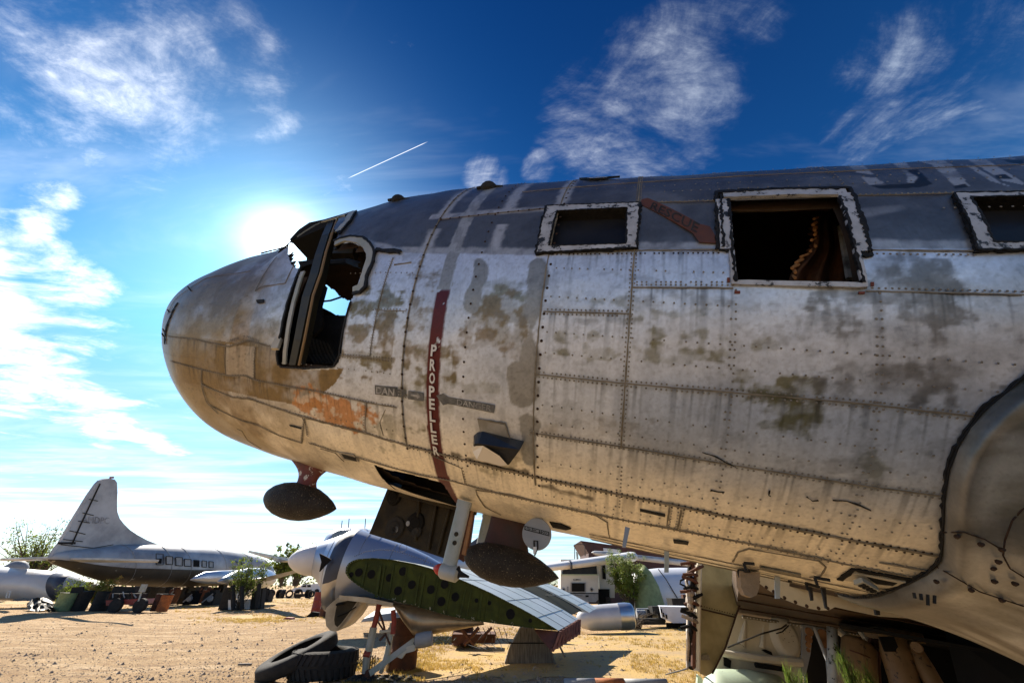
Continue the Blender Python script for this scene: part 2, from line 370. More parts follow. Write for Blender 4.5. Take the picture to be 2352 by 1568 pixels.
def d_seg(x, y, poly, closed=False):
    poly = np.array(poly, float); d = np.full(np.shape(x), 1e9); n = len(poly)
    for i in range(n if closed else n - 1):
        a = poly[i]; b = poly[(i+1) % n]; ab = b - a; L2 = max(ab @ ab, 1e-12)
        t = np.clip(((x-a[0])*ab[0] + (y-a[1])*ab[1]) / L2, 0, 1); d = np.minimum(d, np.hypot(x-a[0]-t*ab[0], y-a[1]-t*ab[1]))
    return d
def _h(i, j, k, seed):
    n = (i*374761393 + j*668265263 + k*1274126177 + seed*974634533) & 0xffffffff
    n = ((n ^ (n >> 13)) * 1274126177) & 0xffffffff
    return ((n ^ (n >> 16)) & 0xffff) / 65535.0
def vnoise(P, sc, seed=0):
    Q = P * sc; I = np.floor(Q).astype(np.int64); f = Q - I; f = f*f*(3-2*f); r = 0
    for a in (0, 1):
        for b in (0, 1):
            for c in (0, 1):
                r = r + _h(I[..., 0]+a, I[..., 1]+b, I[..., 2]+c, seed) * (f[..., 0] if a else 1-f[..., 0]) * (f[..., 1] if b else 1-f[..., 1]) * (f[..., 2] if c else 1-f[..., 2])
    return r
def fbm(P, sc, o=4, seed=0, g=.55):
    r = 0; a = 1; t = 0
    for k in range(o): r = r + a * vnoise(P, sc * 2**k, seed + k); t += a; a *= g
    return r / t
def sst(x, a, b):
    t = np.clip((x - a) / (b - a), 0, 1); return t*t*(3-2*t)

COCK = [(641,841),(636,828),(641,785),(650,745),(661,699),(679,650),(690,622),(668,606),(661,585),(663,548),(685,524),(708,508),(779,500),(772,512),(766,524),(777,537),(766,560),(806,556),(832,566),(842,582),(842,600),(816,664),(804,695),(793,735),(781,815),(776,832),(765,844),(700,845),(660,845)]
GAP = [(727,694),(733,672),(738,650),(748,652),(760,660),(775,671),(786,684),(808,690),(800,720),(793,735),(765,720),(733,705)]
WIN1 = [(1279,489),(1440,482),(1438,564),(1260,568)]
WIN2 = [(1676,460),(1928,452),(1983,654),(1686,646)]
WIN3 = [(2223,459),(2420,455),(2450,562),(2276,560)]
_b = SV([(857,1068),(880,1076),(950,1092),(1016,1110),(1033,1135),(1046,1155),(895,1113),(866,1085)])
BAY = [tuple(_b[0]), tuple(_b[1]), tuple(_b[2]), tuple(_b[3]), tuple(_b[4]), (_b[5][0], -PI/2 - .01), (_b[6][0], -PI/2 - .01), tuple(_b[7])]
BAY[5:5] = [tuple(_b[5])]; BAY[7:7] = [tuple(_b[6])]
COCKP = SV([(u, v) for u, v in COCK])
def holes(s, th, off=0.0):
    """True where the skin is cut away"""
    thn = np.where(th > PI/2, PI - th, th); thn = np.where(th < -PI/2, -PI - th, thn)
    far = (th > PI/2) | (th < -PI/2)
    u, v = proj(W(s, thn)); u2, v2 = proj(W(s, th, off))
    c = in_poly(u, v, COCK) & (thn > -.75) & (thn < 1.25) & (s < -1.4)
    w = (in_poly(u, v, WIN1) | in_poly(u, v, WIN2) | in_poly(u, v, WIN3)) & (thn > -.6) & (thn < .75) & (s > -1.0) & ~far & (s < 3)
    b = in_poly(s, thn, BAY) & (th > -PI/2 - .03) & (th < 0)
    gp = in_poly(u2, v2, GAP) & (th > PI/2 + .02) & (s < -1.4) & (s > -4.15)
    return c | w | b | gp

# boundary between grey top paint and white sides, in (s, th)
_g = SV([(903,581),(1075,584),(1250,588),(1461,576),(1700,573),(2000,573),(2238,573)])
def th_grey(s): return np.interp(s, np.concatenate([[-2.6, -2.0], _g[:, 0], [9]]), np.concatenate([[_g[0, 1] + .25, _g[0, 1] + .08], _g[:, 1], [_g[-1, 1]]]))
_m = SV([(1200,475)]); TH_UP = SV([(1291,475),(1637,461),(1964,449),(2175,444)])[:, 1].mean()
S_F0 = SV([(1013,507),(925,801),(918,885)])[:, 0].mean(); S_ST = SV([(1031,640),(985,900)])[:, 0].mean()
S_F1 = SV([(1262,590),(1245,720),(1222,860)])[:, 0].mean(); S_F2 = SV([(1454,593),(1445,881),(1426,929)])[:, 0].mean()
S_F3 = SV([(1686,680),(1674,896),(1662,1040)])[:, 0].mean(); S_F4 = SV([(2000,675),(2014,1001),(1995,1093)])[:, 0].mean()
S_A = SV([(1107,600),(1065,800),(1061,850)])[:, 0].mean()       # the plain row of rusty bolts between stripe and seam

STAINS = [  # u, v, ru, rv, strength, tone (0 grey, 1 olive, 2 brown)
 (1155,705,62,48,.85,1),(1140,775,70,55,.8,2),(1128,850,45,14,.6,2),(1098,900,60,16,.35,1),(965,770,38,105,.75,2),(958,900,25,60,.6,1),(1020,900,14,60,.3,1),
 (870,712,48,38,.85,1),(832,770,52,58,.85,2),(890,770,34,50,.75,2),(812,700,28,30,.5,1),(850,820,40,20,.5,1),(700,760,30,30,.55,2),(640,700,40,45,.4,1),(600,770,60,22,.35,2),
 (1390,690,70,14,.55,1),(1330,735,90,12,.45,0),(1300,768,36,14,.7,1),(1292,812,18,9,.8,1),(1375,765,40,14,.55,1),(1385,810,34,12,.65,1),(1350,715,60,10,.4,0),
 (1560,690,110,16,.5,0),(1590,722,90,14,.5,1),(1520,770,40,12,.6,1),(1600,775,90,20,.65,1),(1500,812,30,14,.7,1),(1590,812,50,12,.6,1),(1660,805,30,12,.5,1),(1475,640,40,10,.35,0),
 (1760,700,90,22,.55,0),(1800,760,110,40,.5,0),(1745,800,40,16,.6,1),(1805,890,60,34,.95,1),(1820,940,45,34,.75,1),(1815,975,38,16,.8,1),(1765,972,24,10,.6,1),
 (1930,735,60,40,.5,0),(2080,720,170,60,.7,0),(2060,880,140,40,.7,0),(2200,840,120,130,.75,0),(1960,800,110,40,.4,0),(1930,860,50,14,.5,0),(2150,640,90,16,.4,0),(2010,1090,26,34,.6,1),(2080,1050,14,22,.6,1),(1915,1070,40,14,.4,0),
 (1400,985,60,22,.4,2),(1330,1000,50,26,.3,2),(900,975,36,26,.5,1),(1165,1060,60,22,.5,1),(1690,1000,40,10,.3,0)]
ORANGE = [(676,905),(690,885),(720,890),(748,910),(790,922),(830,932),(862,945),(866,965),(845,975),(832,996),(790,985),(745,970),(712,955),(690,948),(672,930)]
def _sl(px): q = SV(px); return (q[:, 0], q[:, 1])
SEAML = [_sl(p) for p in ([(1229,859),(1450,882),(1693,902),(1983,927),(2236,956)], [(1217,993),(1455,1030),(1693,1070),(1988,1116),(2160,1139)], [(1262,578),(1461,575),(1650,573)], [(1248,715),(1450,720)], [(1452,660),(1599,660),(1684,661)], [(1990,668),(2281,675),(2352,677)], [(385,772),(450,780),(545,790),(639,800)], [(392,829),(517,861),(584,873),(672,890),(747,903),(840,924),(911,936)], [(941,1025),(1130,1072),(1277,1106),(1392,1129),(1530,1157),(1646,1181),(1721,1195),(1937,1237),(2157,1278)])]
TH_RED = SV([(1028,664)])[0, 1]
def paint(s, th, P):
    """colour of the old paint, stains, bare patches and painted-in light and shade on the skin (linear rgb)"""
    u, v = proj(P); near = np.abs(th) < PI/2 + .02
    n1 = fbm(P, 2.0, 4, 1); n2 = fbm(P, 7.0, 4, 11); n3 = fbm(P, 26.0, 3, 21)
    nh = fbm(np.stack([s * .55, th * 1.9, th * 0], -1), 9.0, 4, 111); nf = fbm(P, 16.0, 4, 121); nv = fbm(np.stack([s * 1.6, th * .5, th * 0], -1), 14.0, 4, 151)
    st = vnoise(np.stack([s * 30, th * 1.5, th * 0], -1), 1.0, 31)       # rain streaks running down the sides
    C = np.ones(P.shape) * np.array([.58, .65, .76])
    low = sst(-th, .62, 1.12); C = C * (1 - low[..., None]) + np.array([.88, .81, .66]) * low[..., None]  # cooler sides, paler warm underside: sky and ground-bounce light put into the colour
    C *= (1 - .16 * sst(n2, .45, .8) - .10 * sst(st, .55, .95) * sst(-th, .1, .5) - .14 * sst(n1, .5, .8))[..., None]
    def lay(c, m): nonlocal C; m = np.clip(m, 0, 1)[..., None]; C = C * (1 - m) + np.array(c) * m
    tones = ((.15, .155, .16), (.15, .145, .07), (.20, .16, .10))
    for (a, b, ru, rv, k, t) in STAINS:
        d = np.sqrt(((u - a) / (ru * 1.3)) ** 2 + ((v - b) / (rv * 1.45)) ** 2) + (n2 - .5) * 1.1 + (n3 - .5) * .9
        lay(tones[t], k * (.9 if t == 2 else .8) * sst(-d - (nh - .46) * 3.4 - (nv - .5) * 1.4, -.95, -.45) * near * (.45 + .75 * sst(nf, .35, .55)))
    # brown, weather-beaten nose
    nb = sst(-s, 2.35, 3.3); ff = fbm(P, 3.2, 4, 41); lay((.27, .19, .09), nb * sst(ff, .36, .54) * .8); lay((.15, .10, .05), nb * sst(fbm(P, 5., 4, 51), .50, .66) * .8)
    lay((.085, .078, .082), sst(-s, 2.5, 3.4) * sst(th + (n2-.5) * .5, .0, .45) * .85)
    lay((.24, .165, .055), sst(-s, 2.0, 2.9) * sst(-th, .05, .55) * sst(fbm(P, 3.0, 4, 53), .34, .56) * (.45 + .4 * n2)); lay((.20, .135, .055), sst(-s, 2.7, 3.6) * (.35 + .5 * sst(n1, .3, .7)))
    d = in_poly(u, v, [(370,760),(520,785),(640,800),(700,850),(790,846),(770,880),(745,900),(740,940),(600,915),(462,884),(380,870)]) & near & (s < -1.5)
    lay((.20, .135, .05), d * (.55 + .45 * sst(n2, .3, .6)))
    lay((.42, .37, .30), (in_poly(u, v, [(518,789),(586,796),(584,873),(518,861)]) & near) * .9)
    lay((.26, .20, .10), (in_poly(u, v, [(395,880),(470,890),(560,985),(640,1035),(520,1010),(430,940)]) & near) * .55)
    # bare orange primer
    dd = np.where(in_poly(u, v, ORANGE), -1, 1) * d_seg(u, v, ORANGE, True) + (n3 - .5) * 30 + (n2 - .5) * 22
    om = (near & (s < -1.2)) * sst(-dd, -3, 3); lay((.50, .225, .07), om * sst(fbm(P, 11, 4, 63), .30, .42) * .92)
    lay((.62, .52, .42), om * sst(fbm(P, 18, 3, 61), .62, .68) * .8)
    # flaked patches of older grey along two seams
    for pts, wd in (([(1097,604),(1093,640),(1090,668),(1083,700)], 15), ([(1236,608),(1232,680),(1222,740),(1214,800),(1210,850)], 13), ([(1190,860),(1200,900)], 20), ([(1215,975),(1213,1060)], 12)):
        q = SV(pts); dd = d_seg(s, th * RF, np.stack([q[:, 0], q[:, 1] * RF], -1)) + (vnoise(P, 7, 71) - .5) * .09 + (n3 - .5) * .02
        lay((.27, .28, .28), near * sst(-dd, -wd * .0036, -wd * .0036 + .012))
    # grey top
    tg = th_grey(s) + (n3 - .5) * .015
    g = sst(th, tg, tg + .012) * (s > -2.75); lay((.082, .090, .104), g * (.94))
    C *= (1 - g * .22 * sst(n2, .4, .7))[..., None]; C += (g * .06 * sst(fbm(P, 4.4, 4, 81), .55, .75))[..., None]
    gl = sst(fbm(P * np.array([1, 1, 3.]), 2.4, 4, 91), .56, .7) * (s > .8) * g * sst(-th, -TH_UP, -TH_UP + .12); lay((.36, .37, .38), gl * .55)
    # pale tape along the seams of the grey area
    def tape(m): lay((.47, .48, .49), m * g * (.45 + .55 * sst(n2 + n3 * .5, .5, .8)))
    for sc, w_ in ((S_F0, .045), (S_A + .08, .040), (S_F1, .040)):
        tape(sst(-np.abs(s - sc) - (n3 - .5) * .05, -w_ - .02, -w_ + .02) * (np.abs(th - TH_UP + .06) > .04))
    tape(sst(-np.abs(th - TH_UP) - (n3 - .5) * .02, -.030, -.012) * (s > S_F0 - .1) * (s < S_F1 + .1))
    lay((.16, .165, .165), sst(-np.abs(th - TH_UP), -.02, -.01) * (s > S_F1 + .1) * .4)
    tape(sst(-np.abs(th - tg - .02), -.028, -.012) * (s < 2.5) * (s > -2.2) * .8)
    # propeller stripe
    w_ = .052; sm = sst(-np.abs(s - S_ST) + (n3 - .5) * .010, -w_, -w_ + .006)
    red = sst(-th, -TH_RED - .004, -TH_RED + .004) * (fbm(P, 14, 3, 95) > .26 + .12 * sst(th, TH_RED - .28, TH_RED - .02))
    top = 1 - sst(-th, -TH_RED - .004, -TH_RED + .004)
    lay((.30, .31, .31), sm * top * (s < 0)); lay((.085, .006, .009), sm * (1 - top) * red * near)
    lay((.40, .41, .41), sm * top * g * sst(vnoise(np.stack([s*40, th*26, th*0], -1), 1., 5), .45, .62) * (th < 1.2))
    # big faded letters high on the side
    for poly in LET:
        mm = in_poly(u, v, poly) & (th > .1); lay((.42, .43, .44), mm * (.35 + .65 * sst(n2 + .4 * n3, .50, .68)))
    for poly in LETB:
        dd = np.where(in_poly(u, v, poly), -1, 1) * d_seg(u, v, poly, True) + (n3 - .5) * 6
        lay((.012, .012, .012), (th > .1) * sst(-dd, -1, 1.5))
    for (poly) in GRIME:
        dd = d_seg(u, v, poly) + (n3 - .5) * 16; lay((.035, .028, .016), near * sst(-dd, -7, 0) * .8)
    dk = sst(s, .55, 1.5) * sst(th, -.75, -.25) * (1 - g) * sst(fbm(P * np.array([1, 1, 1.6]), 1.7, 4, 101), .30, .62); lay((.15, .16, .175), dk * .72)  # greyer towards the tail: grime plus a painted-in fall-off of light
    stx = vnoise(np.stack([s * 3., th * 55, th * 0], -1), 1., 77) * .6 + .4 * vnoise(np.stack([s * 9., th * 120, th * 0], -1), 1., 78)
    lay((.11, .085, .055), sst(s, 1.2, 2.4) * sst(-th, 1.0, 1.2) * sst(stx, .42, .72) * .75)
    C *= (1 - .22 * sst(vnoise(P, 75, 131), .62, .92) * (1 - .5 * g))[..., None]; C *= (.88 + .22 * n3)[..., None]
    C *= (1 - .16 * sst(nf, .58, .66) * sst(fbm(P, 1.1, 3, 141), .45, .6) * (1 - low))[..., None]
    run = vnoise(np.stack([s * 70, th * 3.0, th * 0], -1), 1., 161) * .6 + .4 * vnoise(np.stack([s * 150, th * 6.0, th * 0], -1), 1., 162)
    for (pu, pv) in SEAML:
        ts = np.interp(s, pu, pv, left=9, right=9); dd = ts - th
        C *= (1 - .55 * ((dd > 0) & near) * np.exp(-np.clip(dd, 0, 2) / .10) * sst(run, .52, .74))[..., None]
        C *= (1 - .28 * np.exp(-(np.abs(dd) / .012) ** 2) * near)[..., None]
    for sf in (S_F0, S_F1, S_F2, S_F3, S_F4): C *= (1 - .22 * np.exp(-(np.abs(s - sf) / .016) ** 2) * near * (.3 + n2))[..., None]
    return np.clip(C, .004, .9)
def c3(pts): return [(1599.4 + .48 * a, 329.3 + .48 * b) for a, b in pts]
LET = [c3(p) for p in ([(720,98),(790,96),(850,150),(770,140)],[(790,160),(860,165),(900,190),(830,200)],[(930,88),(1000,88),(1060,160),(1040,190),(1010,190),(1010,150)],[(1065,85),(1180,80),(1220,100),(1310,205),(1235,200),(1130,105)],[(1230,95),(1290,105),(1420,185),(1500,205),(1450,185),(1330,110)],[(1300,78),(1390,78),(1568,190),(1568,200),(1470,180)],[(1440,72),(1520,70),(1568,100),(1568,110)])]
LETB = [c3(p) for p in ([(835,200),(1040,190),(1060,160),(1000,125),(1060,125),(1135,195),(1080,212),(870,218)],[(1230,205),(1290,190),(1308,210),(1245,215)],[(1420,150),(1480,148),(1510,170),(1440,172)],[(1440,72),(1568,76),(1568,108),(1500,95)])]
GRIME = [[(1040,1042),(1130,1070),(1215,1085)], [(1245,1115),(1360,1145)]]
# ------------------------------------------------------------------ desert ground
def ground_material():
    m = bpy.data.materials.new('desert_ground'); m.use_nodes = True; t = m.node_tree; n = t.nodes; l = t.links; b = n['Principled BSDF']
    tc = n.new('ShaderNodeTexCoord')
    def noise(sc, det=6, ro=.6, mp=None, dist=0):
        x = n.new('ShaderNodeTexNoise'); l.new(mp or tc.outputs['Object'], x.inputs[0]); x.inputs['Scale'].default_value = sc; x.inputs['Detail'].default_value = det; x.inputs['Roughness'].default_value = ro; x.inputs['Distortion'].default_value = dist; return x.outputs[0]
    def ramp(x, a, b_, lo=0, hi=1):
        r = n.new('ShaderNodeMapRange'); r.interpolation_type = 'SMOOTHSTEP'; l.new(x, r.inputs[0]); r.inputs[1].default_value = a; r.inputs[2].default_value = b_; r.inputs[3].default_value = lo; r.inputs[4].default_value = hi; return r.outputs[0]
    def mix(f, a, c, bl='MIX'):
        x = n.new('ShaderNodeMix'); x.data_type = 'RGBA'; x.blend_type = bl
        if isinstance(f, float): x.inputs[0].default_value = f
        else: l.new(f, x.inputs[0])
        for i, q in ((6, a), (7, c)):
            if isinstance(q, tuple): x.inputs[i].default_value = (*q, 1)
            else: l.new(q, x.inputs[i])
        return x.outputs[2]
    mp = n.new('ShaderNodeMapping'); l.new(tc.outputs['Object'], mp.inputs[0]); mp.inputs['Rotation'].default_value = (0, 0, .95); mp.inputs['Scale'].default_value = (.35, 2.6, 1)
    tracks = noise(.8, 5, .6, mp.outputs[0], .5)
    c = mix(ramp(noise(.35, 5), .35, .65), (.56,.38,.20), (.42,.27,.13))
    c = mix(ramp(tracks, .50, .62), c, (.64,.46,.27))
    c = mix(ramp(tracks, .40, .33), c, (.33,.215,.12))
    c = mix(ramp(noise(3.5, 7, .7), .52, .72), c, (.24,.155,.09))
    c = mix(ramp(noise(1.3, 7, .75), .50, .66), c, (.40,.25,.12))
    c = mix(ramp(noise(9, 6, .75), .53, .66), c, (.24,.15,.08))
    c = mix(ramp(noise(22, 4, .7), .58, .66), c, (.17,.11,.07))
    c = mix(ramp(noise(40, 3, .7), .62, .70), c, (.60,.48,.36))
    l.new(c, b.inputs['Base Color']); b.inputs['Roughness'].default_value = .95; b.inputs['Specular IOR Level'].default_value = .2
    bp = n.new('ShaderNodeBump'); bp.inputs['Strength'].default_value = 1.0; bp.inputs['Distance'].default_value = .16; l.new(noise(2.2, 8, .7), bp.inputs['Height'])
    b2 = n.new('ShaderNodeBump'); b2.inputs['Strength'].default_value = .9; b2.inputs['Distance'].default_value = .08; l.new(noise(16, 5, .75), b2.inputs['Height']); l.new(bp.outputs[0], b2.inputs['Normal'])
    l.new(b2.outputs[0], b.inputs['Normal']); return m
M['ground'] = ground_material()
def gz(x, y): 
    return .035 * math.sin(x * .31 + y * .17) + .025 * math.sin(x * .9 - y * .6 + 1)
gm = MB(); xs = np.concatenate([[-3000, -600, -150], np.linspace(-60, 60, 121), [150, 600, 3000]]); ys = np.concatenate([[-400, -60, -12], np.linspace(-6, 90, 121), [200, 700, 3000]])
gv = []
for y in ys:
    for x in xs: 
        k = 1 if abs(x) < 59 and -5 < y < 89 else 0
        gv.append((x, y, k * (gz(x, y) - .03) ))
nx_ = len(xs); gf = [(i*nx_+j, i*nx_+j+1, (i+1)*nx_+j+1, (i+1)*nx_+j) for i in range(len(ys)-1) for j in range(nx_-1)]
gm.add(gv, gf); gr = gm.build('ground', M['ground'], smooth=True); tag(gr, 'dusty sand and gravel yard with faint wheel tracks running to the horizon', 'ground', kind='structure')
# ------------------------------------------------------------------ the big derelict aircraft
PL = thing('derelict_aircraft', tuple(FL(0, 0, -3.3)), 'huge weathered white and grey aircraft with missing windscreen, red propeller stripe and orange rescue arrow', 'aircraft')
def skin_material():
    m = bpy.data.materials.new('weathered_aircraft_skin'); m.use_nodes = True; t = m.node_tree; n = t.nodes; l = t.links; b = n['Principled BSDF']
    a = n.new('ShaderNodeAttribute'); a.attribute_name = 'paint'
    tc = n.new('ShaderNodeTexCoord')
    ns = n.new('ShaderNodeTexNoise'); l.new(tc.outputs['Object'], ns.inputs[0]); ns.inputs['Scale'].default_value = 55; ns.inputs['Detail'].default_value = 6
    mr = n.new('ShaderNodeMapRange'); l.new(ns.outputs[0], mr.inputs[0]); mr.inputs[1].default_value = .3; mr.inputs[2].default_value = .7; mr.inputs[3].default_value = .90; mr.inputs[4].default_value = 1.07
    mx = n.new('ShaderNodeMix'); mx.data_type = 'RGBA'; mx.blend_type = 'MULTIPLY'; mx.inputs[0].default_value = 1; l.new(a.outputs['Color'], mx.inputs[6]); l.new(mr.outputs[0], mx.inputs[7])
    # fine vertical scuffs
    mp = n.new('ShaderNodeMapping'); l.new(tc.outputs['Object'], mp.inputs[0]); mp.inputs['Rotation'].default_value = (0, .5, .22); mp.inputs['Scale'].default_value = (70, 70, 6)
    n2 = n.new('ShaderNodeTexNoise'); l.new(mp.outputs[0], n2.inputs[0]); n2.inputs['Scale'].default_value = 1; n2.inputs['Detail'].default_value = 4
    m2 = n.new('ShaderNodeMapRange'); l.new(n2.outputs[0], m2.inputs[0]); m2.inputs[1].default_value = .58; m2.inputs[2].default_value = .75; m2.inputs[3].default_value = 1; m2.inputs[4].default_value = .84
    m3 = n.new('ShaderNodeMix'); m3.data_type = 'RGBA'; m3.blend_type = 'MULTIPLY'; m3.inputs[0].default_value = 1; l.new(mx.outputs[2], m3.inputs[6]); l.new(m2.outputs[0], m3.inputs[7])
    l.new(m3.outputs[2], b.inputs['Base Color']); b.inputs['Roughness'].default_value = .38; b.inputs['Metallic'].default_value = 0.38
    n4 = n.new('ShaderNodeTexNoise'); l.new(tc.outputs['Object'], n4.inputs[0]); n4.inputs['Scale'].default_value = 2.6; n4.inputs['Detail'].default_value = 3
    bp = n.new('ShaderNodeBump'); bp.inputs['Strength'].default_value = .35; bp.inputs['Distance'].default_value = .03; l.new(n4.outputs[0], bp.inputs['Height'])
    b2 = n.new('ShaderNodeBump'); b2.inputs['Strength'].default_value = .12; b2.inputs['Distance'].default_value = .004; l.new(ns.outputs[0], b2.inputs['Height']); l.new(bp.outputs[0], b2.inputs['Normal'])
    l.new(b2.outputs[0], b.inputs['Normal']); return m
M['skin'] = skin_material()
FINE = .009
def skin_grid(s_arr, th_arr, off=0.0, closed=False):
    Sg, Tg = np.meshgrid(s_arr, th_arr, indexing='ij'); P = W(Sg, Tg, off); return Sg, Tg, P
def grid_mesh(name, Sg, Tg, P, mats, parent, keep=None, colours=None, closed=False, smooth=True):
    a, b = Sg.shape; idx = np.arange(a * b).reshape(a, b)
    if closed: i0 = idx[:-1, :]; i1 = np.roll(idx, -1, 1)[:-1, :]; j0 = idx[1:, :]; j1 = np.roll(idx, -1, 1)[1:, :]
    else: i0 = idx[:-1, :-1]; i1 = idx[:-1, 1:]; j0 = idx[1:, :-1]; j1 = idx[1:, 1:]
    Q = np.stack([i0, j0, j1, i1], -1).reshape(-1, 4)
    if keep is not None: Q = Q[keep.reshape(-1)]
    used = np.zeros(a * b, bool); used[Q.reshape(-1)] = True; remap = np.cumsum(used) - 1; Q = remap[Q]; V = P.reshape(-1, 3)[used] - np.array(ORG[parent.name])
    me = bpy.data.meshes.new(name); me.vertices.add(len(V)); me.vertices.foreach_set('co', V.astype(np.float32).ravel())
    me.loops.add(Q.size); me.loops.foreach_set('vertex_index', Q.astype(np.int32).ravel()); me.polygons.add(len(Q)); me.polygons.foreach_set('loop_start', np.arange(0, Q.size, 4, dtype=np.int32))
    me.update(calc_edges=True)
    if smooth: me.polygons.foreach_set('use_smooth', np.ones(len(Q), bool))
    for m in mats: me.materials.append(m)
    if colours is not None:
        at = me.color_attributes.new('paint', 'FLOAT_COLOR', 'POINT'); cc = np.ones((len(V), 4), np.float32); cc[:, :3] = colours.reshape(-1, 3)[used]; at.data.foreach_set('color', cc.ravel())
    o = bpy.data.objects.new(name, me); COL.objects.link(o); o.parent = parent; ORG[o.name] = ORG[parent.name]; return o
s_arr = np.concatenate([ST0 + np.linspace(0, .45, 40)[:-1] ** 2, np.arange(ST0 + .2025, 2.35, FINE), np.linspace(2.4, 12.4, 90)])
th_arr = np.concatenate([np.radians(np.linspace(-100, 82, int(182 / 180 * PI * RF / FINE))), np.radians(np.linspace(84, 258, 170))])
Sg, Tg, P = skin_grid(s_arr, th_arr)
pil = -.0045 * np.sin(PI * (Sg - S_F1) / .53) ** 2 * (.4 + 1.2 * fbm(P, 2.2, 3, 201)) - .004 * fbm(P, 4.5, 3, 205)
P = W(Sg, Tg, pil)
Tn = np.where(Tg > PI, Tg - 2 * PI, Tg)
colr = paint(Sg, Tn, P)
sc_, tc_ = (Sg[:-1, :] + Sg[1:, :]) / 2, (Tg + np.roll(Tg, -1, 1) + np.where(np.arange(Tg.shape[1]) == Tg.shape[1] - 1, 2 * PI, 0))[:-1, :] / 2
tc_ = np.where(tc_ > PI, tc_ - 2 * PI, tc_)
keep = ~holes(sc_, tc_)
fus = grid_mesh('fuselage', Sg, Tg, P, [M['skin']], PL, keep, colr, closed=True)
# inner lining, with the same openings, and a bulkhead behind the flight deck
Sl, Tl, Pl = skin_grid(np.linspace(-4.6, 8, 420), np.radians(np.linspace(-180, 176, 150)), -.07)
sl_, tl_ = (Sl[:-1] + Sl[1:]) / 2, (Tl + np.roll(Tl, -1, 1) + np.where(np.arange(Tl.shape[1]) == Tl.shape[1] - 1, 2 * PI, 0))[:-1] / 2
tl_ = np.where(tl_ > PI, tl_ - 2 * PI, tl_)
M['liner'] = mat('dark_cabin_lining', (.075, .045, .024), .9, 0, (.020, .014, .010), 3, .9, .2, 20)
grid_mesh('cabin_lining', Sl, Tl, Pl, [M['liner']], PL, ~holes(sl_, tl_, -.07), None, closed=True)
for sx in (-4.3, -1.25, 2.9):
    b = MB(); th = np.linspace(0, 2 * PI, 49)[:-1]; b.add(list(W(np.full(48, sx), th, -.06)) + list(W(np.full(48, sx + .03), th, -.06)), [tuple(range(48)), tuple(range(95, 47, -1))]); b.build('bulkhead', M['liner'], PL)


# ---- helpers that lay things onto the skin
def dens(pts, step):
    pts = np.array(pts, float); out = [pts[:1]]; 
    for a, c in zip(pts[:-1], pts[1:]):
        d = math.hypot(c[0] - a[0], (c[1] - a[1]) * RF); n = max(1, int(round(d / step))); t = np.linspace(0, 1, n + 1)[1:, None]; out.append(a + (c - a) * t)
    return np.concatenate(out)
def ribbon(mb, pts, w, off=.0012, m=0, jitter=0.0, step=.03, closed=False):
    p = dens(list(pts) + ([pts[0]] if closed else []), step); t = np.gradient(p, axis=0); t[:, 1] *= RF; t /= np.maximum(np.linalg.norm(t, axis=1), 1e-9)[:, None]
    nx, ny = -t[:, 1], t[:, 0] / RF
    ww = w * (1 + jitter * np.array([rnd.uniform(-1, 1) for _ in p])); w2 = w * (1 + jitter * np.array([rnd.uniform(-1, 1) for _ in p]))
    A = W(p[:, 0] + nx * ww, p[:, 1] + ny * ww, off); B = W(p[:, 0] - nx * w2, p[:, 1] - ny * w2, off); n = len(p)
    A0 = W(p[:, 0] + nx * ww, p[:, 1] + ny * ww, -.002); B0 = W(p[:, 0] - nx * w2, p[:, 1] - ny * w2, -.002)
    vs = list(A) + list(B) + list(A0) + list(B0); fs = []
    for i in range(n - 1): fs += [(i, i+1, n+i+1, n+i), (i+1, i, 2*n+i, 2*n+i+1), (n+i, n+i+1, 3*n+i+1, 3*n+i)]
    mb.add(vs, fs, m)
def rivets(mb, pts, sp, r, m=0, side=0.0, h=.35, jit=0.0, skip=0.0, ring=6):
    p = dens(pts, sp); t = np.gradient(p, axis=0); t[:, 1] *= RF; t /= np.maximum(np.linalg.norm(t, axis=1), 1e-9)[:, None]
    p = p + np.stack([-t[:, 1], t[:, 0] / RF], -1) * side
    for q in p:
        if skip and rnd.random() < skip: continue
        rr = r * (1 + rnd.uniform(-jit, jit)); a = [2*PI*k/ring for k in range(ring)]
        sA = np.array([q[0] + rr * math.cos(x) for x in a] + [q[0] + .55 * rr * math.cos(x) for x in a]); tA = np.array([q[1] + rr * math.sin(x) / RF for x in a] + [q[1] + .55 * rr * math.sin(x) / RF for x in a])
        P_ = W(sA, tA, np.array([-.0005] * ring + [rr * h] * ring))
        mb.add(list(P_), [(k, (k+1) % ring, ring + (k+1) % ring, ring + k) for k in range(ring)] + [tuple(range(ring, 2*ring))], m)
def patch(mb, poly, off, m=0, grid=.03, thick=None):
    """closed outline in (s, th), laid on the skin as a thin plate following its curve"""
    poly = np.array(poly, float); s0, s1 = poly[:, 0].min(), poly[:, 0].max(); t0, t1 = poly[:, 1].min(), poly[:, 1].max()
    bm_ = MB(); edge = dens(np.concatenate([poly, poly[:1]]), grid)[:-1]
    n = len(edge); c = poly.mean(0); rings = []
    for k in (1.0, .75, .5, .25): rings.append(c + (edge - c) * k)
    vs = list(W(edge[:, 0], edge[:, 1], -.002)); 
    for r in rings: vs += list(W(r[:, 0], r[:, 1], off))
    vs += list(W(c[None, 0], c[None, 1], off)); fs = []
    for j in range(4):
        for i in range(n): k = (i+1) % n; fs.append((j*n+i, j*n+k, (j+1)*n+k, (j+1)*n+i))
    for i in range(n): fs.append((4*n+i, 4*n+(i+1) % n, 5*n))
    mb.add(vs, fs, m)
